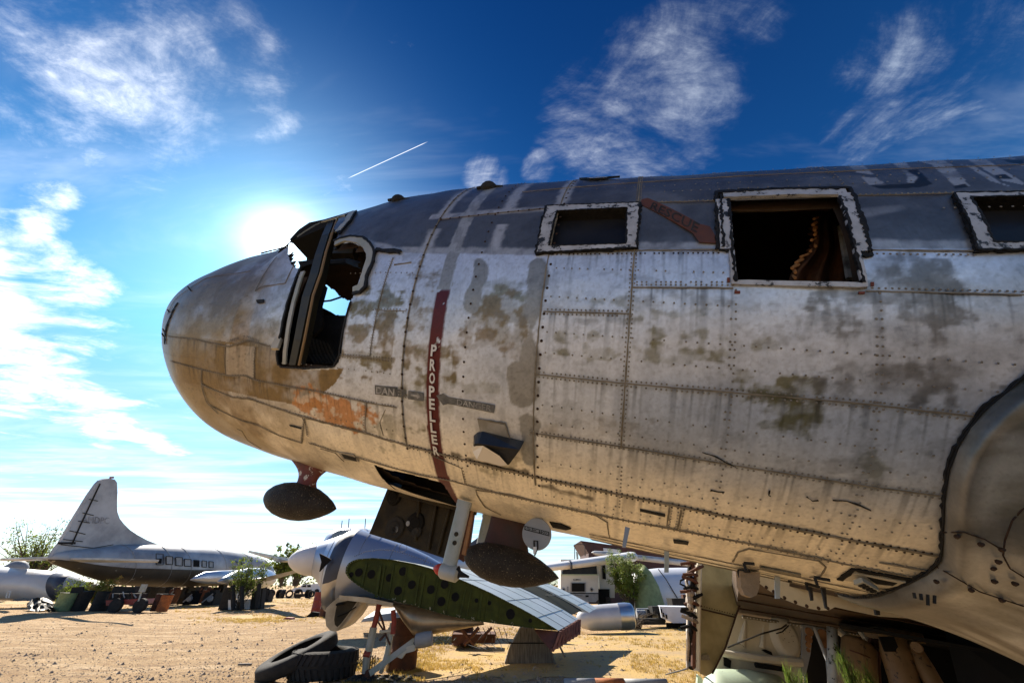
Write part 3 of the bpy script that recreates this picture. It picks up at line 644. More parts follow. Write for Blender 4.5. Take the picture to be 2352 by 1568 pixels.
def frame(mb, outer, inner, off, m=0, n=24, mo=None, edge_w=.012):
    """flat raised frame between two outlines (lists of pixels, same corner count)"""
    O = SV(outer); I = SV(inner); k = len(O); a, b_ = [], []
    for i in range(k):
        for t in np.linspace(0, 1, n + 1)[:-1]: a.append(O[i] * (1-t) + O[(i+1) % k] * t); b_.append(I[i] * (1-t) + I[(i+1) % k] * t)
    a = np.array(a); b_ = np.array(b_)
    if mo: 
        j = np.array([[rnd.uniform(-1, 1) * mo, rnd.uniform(-1, 1) * mo / RF] for _ in a]); a = a + j
    N_ = len(a); vs = list(W(a[:, 0], a[:, 1], -.002)) + list(W(a[:, 0], a[:, 1], off)) + list(W(b_[:, 0], b_[:, 1], off))
    fs = []
    for r in range(2):
        for i in range(N_): q = (i+1) % N_; fs.append((r*N_+i, r*N_+q, (r+1)*N_+q, (r+1)*N_+i))
    mb.add(vs, fs, m)
    mb.add(list(W(b_[:, 0], b_[:, 1], off)) + list(W(b_[:, 0], b_[:, 1], -.075)), [(i, (i+1) % N_, N_ + (i+1) % N_, N_ + i) for i in range(N_)], 1)
def word(mb, txt, p0, p1, p2, off=.0022, m=0, bold=.02):
    """lettering on the skin: p0 lower left, p1 lower right, p2 upper left (pixels)"""
    q = SV([p0, p1, p2]); vs, fs = text_polys(txt, bold); st = q[0] + vs[:, :1] * (q[1] - q[0]) + vs[:, 1:] * (q[2] - q[0])
    mb.add(list(W(st[:, 0], st[:, 1], off)), fs, m)

# ---- seams and rivets (they belong to the skin)
sm = MB()
def seam(px, w=.0032, sp=.024, r=.0054, rows=(.012,), m=0, mr=1, skip=.06, st=None, jit=.45):
    p = SV(px) if st is None else np.array(st); ribbon(sm, p, w, .0012, m, jit)
    for sd_ in rows: rivets(sm, p, sp, r, mr, sd_, skip=skip)
def vline(s, t0, t1): return [(s, math.radians(t)) for t in np.linspace(t0, t1, 12)]
def dg(px): return math.degrees(SV([px])[0][1])
d3 = dg((1229,859))
seam([(1229,859),(1450,882),(1693,902),(1983,927),(2236,956)], rows=(.014,-.014))
seam([(1217,993),(1455,1030),(1693,1070),(1988,1116),(2160,1139)], rows=(.014,-.012))
seam([(941,1025),(1130,1072),(1277,1106),(1392,1129),(1530,1157),(1646,1181),(1721,1195),(1937,1237),(2157,1278)], w=.007, sp=.03, r=.006, rows=(.012,-.016), mr=2)
seam([(1129,1129),(1370,1182),(1535,1213),(1678,1240),(1937,1294),(2099,1327)], w=.006, sp=.03, rows=(.012,-.014))
seam([(1262,578),(1461,575),(1650,573)], rows=(-.02,), mr=2); seam([(1998,574),(2238,576)], rows=(-.02,), mr=1)
seam([(1248,715),(1450,720)], rows=(.013,-.013)); seam([(1452,660),(1599,660),(1684,661)], rows=(.016, .032)); seam([(1990,668),(2281,675),(2352,677)], rows=(.016,))
seam([(1013,504),(1291,475),(1470,466)], w=.003, rows=(0,), sp=.075, r=.009, mr=3); seam([(1470,466),(1637,461),(1964,449),(2175,444),(2352,440)], rows=(.012,))
seam([(1200,441),(1475,418),(1700,404),(2000,390),(2352,378)], w=.002, sp=.03, rows=(.01,), mr=1, r=.004)
for (s_, a_, b_2, rw, sp_, r_, mr_) in ((S_F0, 60, -58, (0,), .078, .010, 3), (S_F1, 70, -62, (.022,), .080, .009, 3), (S_F2, 70, dg((1421,1029)), (.012, -.012), .024, .0048, 1), (S_A, 55, -60, (0,), .085, .008, 3)):
    p = vline(s_, a_, b_2)
    if mr_ != 3 or s_ == S_F1 or s_ == S_F0: ribbon(sm, p, .004, .0012, 0, .5)
    for sd_ in rw: rivets(sm, p, sp_, r_, mr_, sd_, h=.3)
for s_, a_, b_2 in ((S_F3, dg((1686,665)), -62), (S_F3, 70, 40), (S_F4, dg((2000,672)), -66), (S_F4, 70, 14), (S_F2, -52, -64), ((S_F3+S_F4)/2, 70, 45)):
    rivets(sm, vline(s_, a_, b_2), .042, .0056, 1, .010, skip=.05); rivets(sm, vline(s_, a_, b_2), .042, .0062, 1, -.010, skip=.5)
def vline2(s): return s
# stringer rows between the seams
for a_, s0_, s1_, sp_ in ((-9, S_F1+.06, S_F3, .045), (-24, S_F1+.05, 1.6, .05), (-28.5, S_F1+.05, 1.55, .05), (-16, S_F1+.05, S_F3-.02, .05), (-40, S_F1+.05, 1.5, .055), (-44, S_F1+.1, 1.4, .06), (-54, S_F1+.05, 1.3, .055), (-56.5, S_F2+.05, 1.3, .06), (21, -.3, 3, .06), (17, S_F2, 3, .05), (6, 1.35, 2.6, .04), (30, -.6, 3, .06), (40, -2, 3, .07), (-65, -.5, 1.6, .05), (-67, -.3, 1.6, .05), (-52, -2.6, -1.5, .05), (-36, -2.9, -1.5, .05), (-20, -1.9, -1.45, .05), (-9, -2.0, -1.45, .045), (-33, -4.2, -2.9, .05), (-48, -4.0, -2.8, .05), (-8, -4.0, -3.0, .05), (4, -3.9, -2.9, .05)):
    rivets(sm, [(s0_, math.radians(a_)), (s1_, math.radians(a_ - .8))], sp_, .0052, 1, 0, skip=.12)
# nose seams
seam([(385,772),(450,780),(545,790),(639,800)], w=.004, sp=.02, rows=(.01,)); seam([(780,816),(899,826)], rows=(.01,-.01)); seam([(392,829),(517,861),(584,873),(672,890),(747,903),(840,924),(911,936)], rows=(.01,))
seam([(462,883),(560,915),(693,957),(840,995),(941,1025)], w=.008, sp=.03, rows=(.012,)); seam([(462,849),(462,884),(475,925),(500,950)], w=.003, rows=(.01,)); seam([(586,797),(584,873)], w=.002, rows=(.010,-.010)); seam([(518,789),(518,861)], w=.002, rows=())
seam([(480,930),(560,968),(640,1000),(693,1018),(700,960)], w=.005, rows=(.01,)); seam([(710,1018),(800,1045),(880,1068),(960,1090),(1040,1105),(1129,1129)], w=.005, rows=(.01,))
seam([(903,591),(868,709),(849,818)], w=.002, rows=(.010,-.010), sp=.018, r=.0035); seam([(862,712),(932,714)], w=.002, rows=(.01,)); seam([(905,608),(945,602)], w=.005, rows=())
seam([(385,722),(400,690),(470,640),(575,622)], w=.002, rows=()); seam([(586,668),(655,650),(680,600)], w=.003, rows=()); seam([(586,668),(600,640),(635,590)], w=.002, rows=()); seam([(880,1000),(872,970),(885,940)], w=.001, rows=())
seam([(840,995),(838,965),(842,925)], w=.002, rows=(.01,)); seam([(693,957),(702,975),(705,1000)], w=.003, rows=(.01,)); seam([(990,1045),(1060,1075),(1068,1110)], w=.002, rows=(.01,))
seam([(735,1030),(770,1040),(790,1060)], w=.003, rows=()); seam([(545,985),(556,990),(570,1012),(600,1030)], w=.003, rows=())
# belly panels and the rest of the underside
seam([(1565,1170),(1560,1198),(1556,1215)], w=.004, rows=(.012,-.012)); seam([(1538,1165),(1532,1208)], w=.004, rows=(.012,))
seam([(1093,1125),(1095,1135),(1115,1165),(1150,1182)], w=.004, rows=()); seam([(1093,1125),(1180,1137),(1370,1184),(1395,1200),(1400,1235)], w=.004, rows=())
seam([(1683,1290),(1695,1268),(1720,1260),(1880,1288),(1897,1302),(1885,1322),(1860,1326)], w=.004, rows=())
for s_ in (1.9, 2.6, 3.4, 4.3, 5.2): ribbon(sm, vline(s_, -62, -118), .006, .0015, 0, .5)
for a_ in (-66, -70, -74, -78, -82, -86, -90, -96, -102): ribbon(sm, [(x, math.radians(a_ + .5 * math.sin(x * 2 + a_))) for x in np.linspace(1.2 if a_ > -80 else -.2, 9, 60)], .005, .0015, 0, .9)
# cracks and trailing sealant scratches
for px in ([(1613,1038),(1640,1046),(1665,1060),(1690,1072)], [(1912,1148),(1945,1150),(1975,1160),(2000,1172)], [(1852,1139),(1866,1150),(1880,1149)], [(1768,1125),(1765,1137),(1770,1139)], [(1632,1125),(1650,1129),(1664,1129)]):
    ribbon(sm, SV(px), .0022, .003, 4, .9, .02)
# inspection plates and placards
def plate(px, m, off=.003): patch(sm, SV(px), off, m)
plate([(1097,962),(1160,975),(1172,1010),(1105,1000)], 5); ribbon(sm, SV([(1097,962),(1160,972),(1170,1005)]), .004, .005, 0, .6)
plate([(775,1036),(812,1043),(826,1060),(790,1055)], 5); plate([(785,1041),(818,1050),(820,1058),(792,1051)], 4, .006); plate([(665,975),(692,982),(692,985),(666,978)], 4)
plate([(1470,1168),(1528,1181),(1528,1186),(1470,1173)], 4); plate([(1546,1239),(1582,1244),(1580,1250),(1548,1246)], 4); plate([(2180,838),(2181,838),(2181,839),(2180,839)], 5)
for px in ([(1670,638),(1676,638),(1676,648),(1670,648)], [(1687,668),(1700,668),(1700,674),(1687,674)], [(2000,648),(2007,648),(2007,657),(2000,657)], [(1972,670),(1986,670),(1986,675),(1972,675)]): plate(px, 6)
plate([(588,689),(606,687),(606,695),(592,697)], 4); plate([(1745,1300),(1745,1301),(1840,1318),(1840,1324),(1745,1306)], 7)
M['warn'] = mat('rust_red_marks', (.16, .03, .012), .7)
M['skinplate'] = mat('grey_patch_plate', (.34, .33, .30), .55, .1, (.18, .16, .12), 9, .8)
M['placard'] = mat('worn_placard', (.22, .20, .15), .7, 0, (.08, .07, .05), 60, .9)
sm.build('seams_and_rivets', [M['seam'], M['rivet'], M['bolt'], M['bolt'], M['tar'], M['skinplate'], M['warn'], M['placard']], fus)

# ---- lettering
M['stencil_w'] = mat('flaking_white_stencil', (.45,.45,.43), .6, 0, (.12,.12,.12), 20, .9); M['stencil_g'] = mat('dark_grey_stencil', (.06,.065,.065), .7, 0, (.20,.20,.19), 16, .8)
Pq = [(1000,795),(995,828),(991,858),(988,888),(985,916),(984,944),(985,970),(986,996),(990,1022)]
for ch, (x, y) in zip('PROPELLER', Pq):
    th_ = SV([(x, y + 10)])[0, 1]; vs, fs = text_polys(ch, .03); hh_ = .036 / RF; lt = MB()
    lt.add(list(W(S_ST - .021 + vs[:, 0] * .042, th_ - hh_ + vs[:, 1] * 2 * hh_, .0045)), fs); lt.build('warning_letter', [M['letter']], fus)
DGM = [M['stencil_w'], M['stencil_g']]
for px in ([(861,884),(912,889),(911,911),(862,905)], [(938,897),(972,902),(972,921),(937,916)], [(1002,908),(1018,903),(1018,909),(1046,914),(1136,930),(1134,948),(1046,930),(1018,925),(1018,930)]): dg_ = MB(); patch(dg_, SV(px), .002, 1); dg_.build('stencil_band', DGM, fus)
dg_ = MB(); word(dg_, 'DAN', (864,903), (906,909), (865,887), .004, 0, .03); word(dg_, 'ER', (912,910), (935,914), (912,893), .004, 1, .03); dg_.build('danger_lettering', DGM, fus)
dg_ = MB(); patch(dg_, SV([(944,904),(960,906),(960,902),(968,910),(959,915),(960,911),(944,909)]), .004, 0); dg_.build('stencil_arrow', DGM, fus)
dg_ = MB(); word(dg_, 'DANGER', (1050,929), (1128,944), (1051,916), .004, 0, .0); dg_.build('danger_lettering', DGM, fus)
dg_ = MB(); word(dg_, 'MFR. 7 MAR 72', (528,786), (595,790), (529,779), .003, 1, .0); dg_.build('date_stencil', DGM, fus)
# the slanting rescue arrow
ra = MB(); arrow = SV([(1474,459),(1488,456),(1624,525),(1630,521),(1652,560),(1606,557),(1612,549),(1470,470)])
patch(ra, arrow, .004, 0); word(ra, 'RESCUE', (1492,481), (1600,537), (1500,466), .006, 1, .01)
for q in dens(SV([(1488,463),(1618,530)]), .05): rivets(ra, [q, q + .001], 1, .004, 2)
ra.build('rescue_arrow', [mat('burnt_orange_arrow', (.12,.038,.014), .6, 0, (.06,.022,.012), 12, .8), M['ink'], M['rivet']], fus)

# ---- cabin windows: ragged black sealant, pale frame, dark pane
def cabin_window(outer, inner, pane=True, tar_w=4, sides=None):
    f = MB(); c = np.mean(outer, 0); big = [tuple(c + (np.array(p) - c) * (1 + tar_w / np.linalg.norm(np.array(p) - c))) for p in outer]
    frame(f, big, [tuple(np.array(o) * .85 + np.array(i) * .15) for o, i in zip(outer, inner)], .010, 1, 22, .009)
    frame(f, outer, inner, .016, 0, 20)
    O = SV(outer); I = SV(inner); mid = [tuple(x) for x in (O * .55 + I * .45)]; rivets(f, mid + [mid[0]], .05, .0065, 2, 0, ring=6)
    ribbon(f, SV(list(outer) + [outer[0]]), .004, .018, 1, 1.0, .014)
    ribbon(f, SV(list(inner) + [inner[0]]), .004, .018, 1, 1.0, .014)
    w = f.build('window_frame', [mat('pale_window_frame', (.50,.51,.53), .5, .1, (.28,.28,.28), 8, .8, .1, 20, (.02,.02,.02), 16, .545), M['tar'], M['bolt']], PL)
    if pane:
        g = MB(); I = SV(inner); pts = dens(list(I) + [I[0]], .05)[:-1]; c = I.mean(0); vs = list(W(pts[:, 0], pts[:, 1], -.06)) + list(W(c[None, 0], c[None, 1], -.06)); n = len(pts)
        g.add(vs, [(i, (i+1) % n, n) for i in range(n)]); g.build('window_pane', M['glass'], w)
    return w
cabin_window([(1256,477),(1469,470),(1462,572),(1232,584)], WIN1)
cabin_window([(2186,449),(2420,446),(2450,576),(2240,578)], [(2223,459),(2420,455),(2450,562),(2276,560)])
w2 = MB(); OUT2 = [(1650,446),(1950,438),(1994,584),(1660,578)]
for pq in ([(1647,575),(1646,500),(1645,444),(1700,440),(1800,436),(1952,434),(1968,480),(1998,586),(1978,586)], [(1652,574),(1672,576)], [(1668,470),(1672,575)]): ribbon(w2, SV(pq), .009, .011, 1, .8, .02)
for pq in ([(1672,462),(1680,576),(1688,650)], [(1950,440),(1975,510),(1996,580)], [(1650,448),(1800,439),(1946,438)], [(1654,452),(1656,500),(1660,572)], [(1926,456),(1955,560),(1980,652)]): ribbon(w2, SV(pq), .006, .018, 1, 1.0, .014)
for pq in ([(1658,462),(1664,500),(1668,575)], [(1660,452),(1800,446),(1942,445)], [(1938,448),(1958,510),(1978,580)]): ribbon(w2, SV(pq), .030, .014, 0, .12)
ribbon(w2, SV([(1680,578),(1684,650),(1984,657),(1964,575)]), .012, .014, 0, .1)
fr2 = w2.build('window_frame', [bpy.data.materials['pale_window_frame'], M['tar']], PL)
# torn curtain and roller in the open hatch
cu = MB(); top = [CP(1690 + i * 11, 478 - i * .9, -1.22) for i in range(22)]; 
cu.tube([CP(1684,481,-1.2), CP(1780,478,-1.2), CP(1908,470,-1.2)], .022, 10, 0); cu.tube([CP(1684,489,-1.18), CP(1905,480,-1.18)], .010, 8, 1)
cu.build('blind_roller', [mat('pale_roller_cloth', (.72,.52,.32), .8, 0, (.50,.32,.18), 12, .7), M['rust']], PL)
cw = MB(); rows = []
for k in range(15):
    t = k / 14; uL = 1893 - 78 * t - 10 * math.sin(t * 9); uR = 1912 + 40 * t; row = []
    for j in range(19):
        q = j / 18; row.append(CP(uL + (uR - uL) * q + rnd.uniform(-1.2, 1.2), 484 + 168 * t + 3 * math.sin(j), -1.12 + .045 * math.sin(j * .9 + t * 3) * (.3 + t) + .3 * q))
    rows.append(row)
cw.loft(rows, 0, caps=False, closed=False)
for k in range(9): 
    a = rows[1 + k][0]; cw.add([a, a + Vector((-.05, -.01, -.015 - rnd.random()*.03)), rows[2 + k][0], rows[2+k][1]], [(0,1,2,3)], 0)
cf = cw.build('torn_curtain', mat('dark_torn_curtain', (.15,.065,.028), .85, 0, (.05,.022,.012), 7, .9, .4, 20), PL, smooth=True)
b = MB(); ee = [r[0] + Vector((-.01,-.03,0)) for r in rows[2:]]
for k in range(len(ee) - 1): b.tube([ee[k] + Vector((.01,0,0)), ee[k + 1] + Vector((rnd.uniform(-.02,.02),-.02,rnd.uniform(-.01,.01)))], [.007 + .006 * math.sin(k * .9), .009], 5)
b.build('curtain_fold', mat('sunlit_orange_cloth', (.62,.31,.12), .85, 0, (.35,.16,.06), 20, .8), cf)  # brighter cloth colour paints the light along the curtain's edge
ii = MB()
for x in (1700, 1760, 1832): ii.tube([CP(x, 500, .3), CP(x - 14, 560, .5), CP(x + 4, 660, .6)], .05, 8)
ii.build('cabin_fittings', M['liner'], PL); ii = MB(); ii.box(CP(1850, 600, .9), (1.3, .3, .9)); ii.build('cabin_locker', M['liner'], PL); ii = MB()
ii.tube([CP(1945,560,-1.1), CP(1965,640,-1.1)], .02, 6, 1); ii.tube([CP(1930,520,-1.1), CP(1950,640,-1.1)], .016, 6, 1)
ii.build('hatch_rail', [M['liner'], mat('chipped_white_rail', (.35,.35,.34), .6, 0, (.03,.03,.03), 15, .9)], PL)
gl = MB()
for k in range(10): 
    a = SV([(1934 + k*4.6, 462 + k * 19)])[0]; patch(gl, [a, a + [.03, 0], a + [.045, -.09], a + [.012, -.09]], -.01)
# ---- flight deck
ck = MB(); pill = [(764,500),(748,540),(734,585),(719,630),(707,680),(696,730),(686,780),(672,838)]
q = SV([(a + rnd.uniform(-3, 3), c) for a, c in pill]); wd = [.07,.075,.08,.085,.08,.075,.07,.065]
A = W(q[:, 0] - np.array(wd) * .5, q[:, 1], .006); B = W(q[:, 0] + np.array(wd) * .5, q[:, 1], .006); A2 = W(q[:, 0] - np.array(wd) * .6, q[:, 1], -.10); B2 = W(q[:, 0] + np.array(wd) * .5, q[:, 1], -.09)
ck.loft([[A[i], B[i], B2[i], A2[i]] for i in range(len(q))], 0)
e = W(q[:, 0] + .07, q[:, 1], .004); ck.tube([Vector(x) for x in e], .010, 6, 1)  # tan tube paints in the lit edge of the pillar
ck.build('windscreen_pillar', [mat('dark_olive_pillar', (.030,.028,.014), .55, .1, (.012,.012,.008), 7, .8), mat('tan_lit_edge', (.24,.15,.06), .6)], PL)
# frame lips round the flight deck openings
lp = MB(); left = [(641,838),(638,812),(647,765),(658,712),(676,655),(694,612)]
ribbon(lp, SV([(655,836),(660,780),(668,730),(682,672),(697,625)]), .017, .012, 0, .1); ribbon(lp, SV(left), .008, .014, 1, .4)
ribbon(lp, SV([(665,546),(686,524),(712,508),(745,500),(792,494),(813,487)]), .012, .015, 1, .3); ribbon(lp, SV([(672,541),(700,520),(735,508),(775,501),(797,492)]), .018, .010, 2, .2)
ribbon(lp, SV([(813,487),(800,507),(786,522),(777,533)]), .028, .012, 2, .15); ribbon(lp, SV([(783,497),(800,493)]), .035, .011, 2, .1); ribbon(lp, SV([(819,488),(806,508),(790,527),(780,539)]), .006, .015, 1, .4)
ribbon(lp, SV([(770,561),(795,549),(822,552),(845,566),(852,585),(846,610),(838,635),(834,650),(826,662),(812,668)]), .030, .012, 2, .15, .03)
ribbon(lp, SV([(768,556),(782,550),(806,545),(835,547),(852,560),(862,580),(858,602),(844,635),(841,660),(828,672),(812,675)]), .009, .018, 1, .4, .03)
ribbon(lp, SV([(864,575),(880,577),(905,578),(922,580)]), .014, .016, 1, .5, .03)
ribbon(lp, SV([(600,583),(625,572),(650,566),(668,562)]), .018, .012, 1, .5, .03)
lp.build('flight_deck_trim', [M['post'], M['tar'], M['post']], PL); lp = MB()
ck_ = dens(np.array(SV(COCK + [COCK[0]])), .05); ribbon(lp, np.stack([ck_[:, 0], PI - ck_[:, 1]], -1), .022, .008, 1, .1)
ribbon(lp, SV([(766,842),(700,846),(645,842),(637,828),(641,790)]), .007, .006, 1, .3, .02); ribbon(lp, SV([(766,842),(779,817),(793,735),(806,692)]), .006, .006, 1, .3, .02)
lp.build('flight_deck_frame', [M['post'], M['tar'], mat('pale_window_trim', (.52,.53,.55), .5, .1, (.34,.34,.34), 8, .7)], PL)
hd = MB(); hd.box(W(*SV([(641,790)])[0], .02), (.05, .03, .09)); hd.build('frame_latch', M['cream'], PL)
fd = MB()      # instrument coaming, overhead panel, seat and crumpled trim
def slab(px, y, t, m=0): fd.prism([CP(a, b_, y) for a, b_ in px], Vector(F1 * t), m)
slab([(664,550),(686,527),(710,511),(748,503),(772,506),(737,526),(702,541),(669,554)], -.32, .35)
slab([(727,700),(760,716),(793,737),(830,750),(830,900),(640,900),(660,770)], .45, .2)
slab([(736,640),(748,641),(762,648),(777,660),(788,676),(806,684),(870,700),(872,575),(812,540),(775,528),(748,522),(735,522),(722,532),(704,545),(704,598),(684,600),(694,622),(722,640)], .35, .12)
slab([(640,880),(645,800),(690,640),(742,650),(728,700),(733,708),(720,860)], .15, .1)
slab([(720,650),(733,668),(741,740),(738,752),(722,768),(700,735),(708,690)], -.75, .03, 1)
slab([(700,735),(722,768),(716,772),(712,770),(690,760)], -.7, .03, 2)
fd.box(CP(770,800,-.3), (.5,.4,.5), None, 1); fd.tube([CP(727,694,.3), CP(760,690,.3), CP(790,680,.3)], .014, 6)
fd.tube([CP(830,610,-.9), CP(800,600,-.6), CP(735,605,-.5)], .03, 6, 1); fd.box(CP(790,585,-.5), (.25,.15,.10), None, 2)
for k in range(7): fd.tube([CP(700 + 9*k, 770 + 3*k, -.8), CP(712 + 9*k, 815, -.75), CP(725+9*k, 836, -.8)], .012, 5, 1)
fd.build('flight_deck_fittings', [M['black'], M['dark'], mat('grey_crumpled_trim', (.05,.048,.036), .6, 0, (.02,.02,.015), 9, .9), M['bay']], PL)
# ---- things hung below the nose: lead-sounding shapes are radomes on pylons
def radome(tip0, tip1, y, rmax, pyl_top, pyl_bot, mats, prof):
    p0, p1 = CP(*tip0, y), CP(*tip1, y); b = MB(); b.lathe(p0, p1, prof and [(k, r * rmax) for k, r in prof], 30)
    o = b.build('radome', mats[0], PL, smooth=True)
    c = MB(); rings = []
    n = 9
    for i in range(n):
        t = i / (n - 1); l = np.array(pyl_top[0]) * (1-t) + np.array(pyl_bot[0]) * t; r = np.array(pyl_top[1]) * (1-t) + np.array(pyl_bot[1]) * t
        pin = math.sin(t * PI) * pyl_top[2]; l = l + [pin, 0]; r = r - [pin, 0]
        a, z = CP(*l, y), CP(*r, y); ring = []
        for k in range(20):
            an = 2*PI*k/20; ring.append(a.lerp(z, .5 - .5 * math.cos(an)) + Vector(F1) * .045 * math.sin(an) * (1 + .6 * (abs(t - .5) * 2) ** 2))
        rings.append(ring)
    c.loft(rings, 0); c.build('pylon', mats[1], PL, smooth=True)
egg = [(0,.02),(.015,.26),(.05,.47),(.12,.70),(.22,.88),(.34,.98),(.44,1.0),(.56,.95),(.68,.82),(.80,.60),(.90,.36),(.96,.17),(1,.01)]
d1 = (CP(690,1106,0) - CP(690,1186,0)).length / 2; d2 = (CP(1150,1228,0) - CP(1150,1335,0)).length / 2
radome((613,1138), (773,1168), 0, d1 * 1.0, ((664,1050),(760,1074), 17), ((676,1122),(730,1130)), (M['pod'], M['pylon']), egg)
radome((1067,1272), (1284,1327), .12, d2 * .93, ((1132,1165),(1208,1185), 2), ((1110,1250),(1216,1280)), (M['pod'], mat('dark_red_pylon', (.055,.014,.010), .6, 0, (.02,.01,.008), 8, .9)), egg)
# nose wheel bay and its hanging door
by = MB(); s0_, s1_ = _b[6][0] + .02, _b[5][0] - .02
for sx in np.linspace(s0_, s1_, 6): by.tube([FL(sx, -.55, -1.05), FL(sx, 0, -.75), FL(sx, .55, -1.05)], .03, 6)
by.prism([FL(s0_, -.6, -.8), FL(s1_, -.6, -.8), FL(s1_, .6, -.8), FL(s0_, .6, -.8)], Vector(F2) * .03); by.prism([FL(s0_, .55, -1.3), FL(s1_, .55, -1.3), FL(s1_, .55, -.8), FL(s0_, .55, -.8)], Vector(F1) * .03)
by.prism([FL(s0_ - .1, .10, -1.42), FL(s1_ + .1, .10, -1.44), FL(s1_ + .1, .12, -.78), FL(s0_ - .1, .12, -.78)], Vector(F1) * .02); by.build('nose_wheel_bay', M['bay'], PL)
dr = MB(); DP = [(893,1114),(1090,1172),(1078,1255),(1045,1290),(1016,1280),(935,1252),(848,1225)]
dr.prism([CP(a, b_, .30) for a, b_ in DP], Vector(F1) * .03)
dr.tube([CP(896,1118,.28), CP(1060,1170,.28)], .016, 6, 1)
for (a, b_, r_, mm) in ((906,1142,.07,2), (908,1212,.095,1), (955,1200,.085,2), (958,1220,.05,1), (941,1202,.028,3), (912,1216,.05,3)):
    c0 = CP(a, b_, .30); dr.lathe(c0, c0 - Vector(F1) * .03, [(0, r_), (.7, r_ * .9), (.8, r_ * .6), (1.0, r_ * .5)], 18, mm)
for a, b_, c_, d_ in ((965,1130,955,1240), (1004,1150,984,1262), (1035,1160,1005,1272)): dr.tube([CP(a, b_, .285), CP(c_, d_, .285)], .014, 6, 0)
dr.prism([CP(1082,1172,-.05), CP(1087,1174,-.05), CP(1068,1275,-.05), CP(1060,1272,-.05)], Vector(F1) * .02, 4)
dr.build('nose_wheel_door', [M['bay'], M['dark'], M['black'], M['grey'], M['tan']], PL)
dd_ = MB(); dd_.prism([CP(1075,1168,.28), CP(1090,1172,.28), CP(1076,1262,.28), CP(1064,1290,.28), CP(1052,1282,.28)], Vector(F1) * .02); dd_.build('door_edge', M['rust'], PL)
# pitot masts
def mast(px, y, name='pitot_mast', tip=True):
    b = MB(); (a0, a1), (b0, b1) = px; r = []
    for t in (0, .1, .101, .5, .9, 1):
        k = 1.0 if t > .1 else 1.12; A_ = CP(*(np.array(a0) * (1-t) + np.array(b0) * t), y); B_ = CP(*(np.array(a1) * (1-t) + np.array(b1) * t), y); c = (A_ + B_) / 2; h = (B_ - A_) / 2 * k
        r.append([c + h * math.cos(2*PI*j/20) + Vector(F1) * .028 * k * math.sin(2*PI*j/20) for j in range(20)])
    b.loft(r); o = b.build(name, M['post'], PL, smooth=True, angle=50)
    return o
pm = mast((((1053,1146),(1083,1154)), ((1014,1302),(1046,1312))), -.32)
b = MB(); b.lathe(CP(1013,1308,-.32), CP(1054,1320,-.32), [(0,.040),(.1,.048),(.9,.046),(1,.03)], 18); b.build('mast_foot', M['post'], pm, smooth=True, angle=40)
b = MB(); b.lathe(CP(1014,1308,-.32), CP(995,1303,-.32), [(0,.040),(.5,.030),(.85,.014),(1,.002)], 16); b.build('pitot_tip', mat('red_pitot_cap', (.45,.03,.02), .5), pm, smooth=True)
b = MB(); b.lathe(CP(1050,1316,-.32), CP(1077,1324,-.32), [(0,.045),(.25,.02),(1,.006)], 10); b.build('tail_rod', M['dark'], pm, smooth=True)
for a, b_ in ((1048,1226), (1044,1246)):
    b = MB(); c0 = CP(a, b_, -.345); b.lathe(c0, c0 - Vector(F1) * .008, [(0,.016),(1,.013)], 10); b.build('mast_screw', M['bay'], pm)
mast((((1110,1180),(1136,1186)), ((1094,1250),(1122,1256))), .35)
# round hatch hanging open
hc, hr = CP(1233.5,1226,-.28), (CP(1233.5,1189,-.28) - CP(1233.5,1263,-.28)).length / 2
b = MB(); b.lathe(hc, hc - Vector(F1) * .022, [(0,hr),(.8,hr),(1,hr*.97)], 40); ho = b.build('heater_hatch', M['grey'], PL, smooth=True, angle=30)
b = MB(); o_ = CP(1204,1216,-.304); ux = CP(1262,1231,-.304) - o_; uy = CP(1204,1206,-.304) - o_; b.add([o_, o_ + ux, o_ + ux + uy, o_ + uy], [(0,1,2,3)], 1)
flat_text(b, 'HEATER COMP T DOOR', o_ + ux * .03 + uy * .18, ux * .94, uy * .66, 0, .02, -Vector(F1) * .003); b.build('hatch_placard', [M['grey'], M['ink']], ho)
b = MB(); c0 = CP(1227,1255,-.31); b.tube([c0, c0 + Vector((0,0,.035)), c0 + Vector((.022,0,.033)), c0 + Vector((.022,0,-.01)), c0 + Vector((0,0,-.05))], .005, 6); b.box(c0 + Vector((.004,0,-.02)), (.022,.008,.04), None, 1); b.build('hatch_latch', [M['dark'], M['white']], ho)
b = MB(); patch(b, SV([(1262,1197),(1290,1203),(1312,1213),(1300,1216),(1270,1210)]), .004); b.build('hatch_opening', M['black'], PL)
b = MB(); sc_px = [(1088,1000),(1096,993),(1108,989),(1204,1013),(1180,1048),(1160,1048),(1100,1034),(1087,1022)]      # air scoop
rim = SV(sc_px); inn = SV([(1105,1000),(1115,997),(1195,1017),(1175,1042)])
def bul(pts, h): return [Vector(W(np.array([a]), np.array([t]), h_)[0]) for (a, t), h_ in zip(pts, h)]
base_ = bul(rim, [0]*8); topr = bul(SV([(1093,1013),(1100,1006),(1110,1003),(1204,1014),(1178,1048),(1160,1049),(1106,1034),(1092,1024)]), [.035,.065,.075,.085,.075,.075,.065,.035])
b.add(base_ + topr, [(i, (i+1) % 8, (i+1) % 8 + 8, i + 8) for i in range(8)], 0)
b.add(topr, [tuple(range(8))], 1)
scp = b.build('air_scoop', [mat('dark_scoop_shell', (.035,.038,.042), .35, .3, (.015,.015,.017), 6, .8), M['dark']], PL)
lp_ = MB(); lipp = bul(SV([(1090,1014),(1120,1008),(1158,1026),(1176,1046),(1160,1049),(1106,1037),(1092,1027)]), [.045,.074,.088,.086,.084,.075,.045]); lp_.add(lipp, [tuple(range(7))]); lp_.build('scoop_lip', M['alu'], scp)
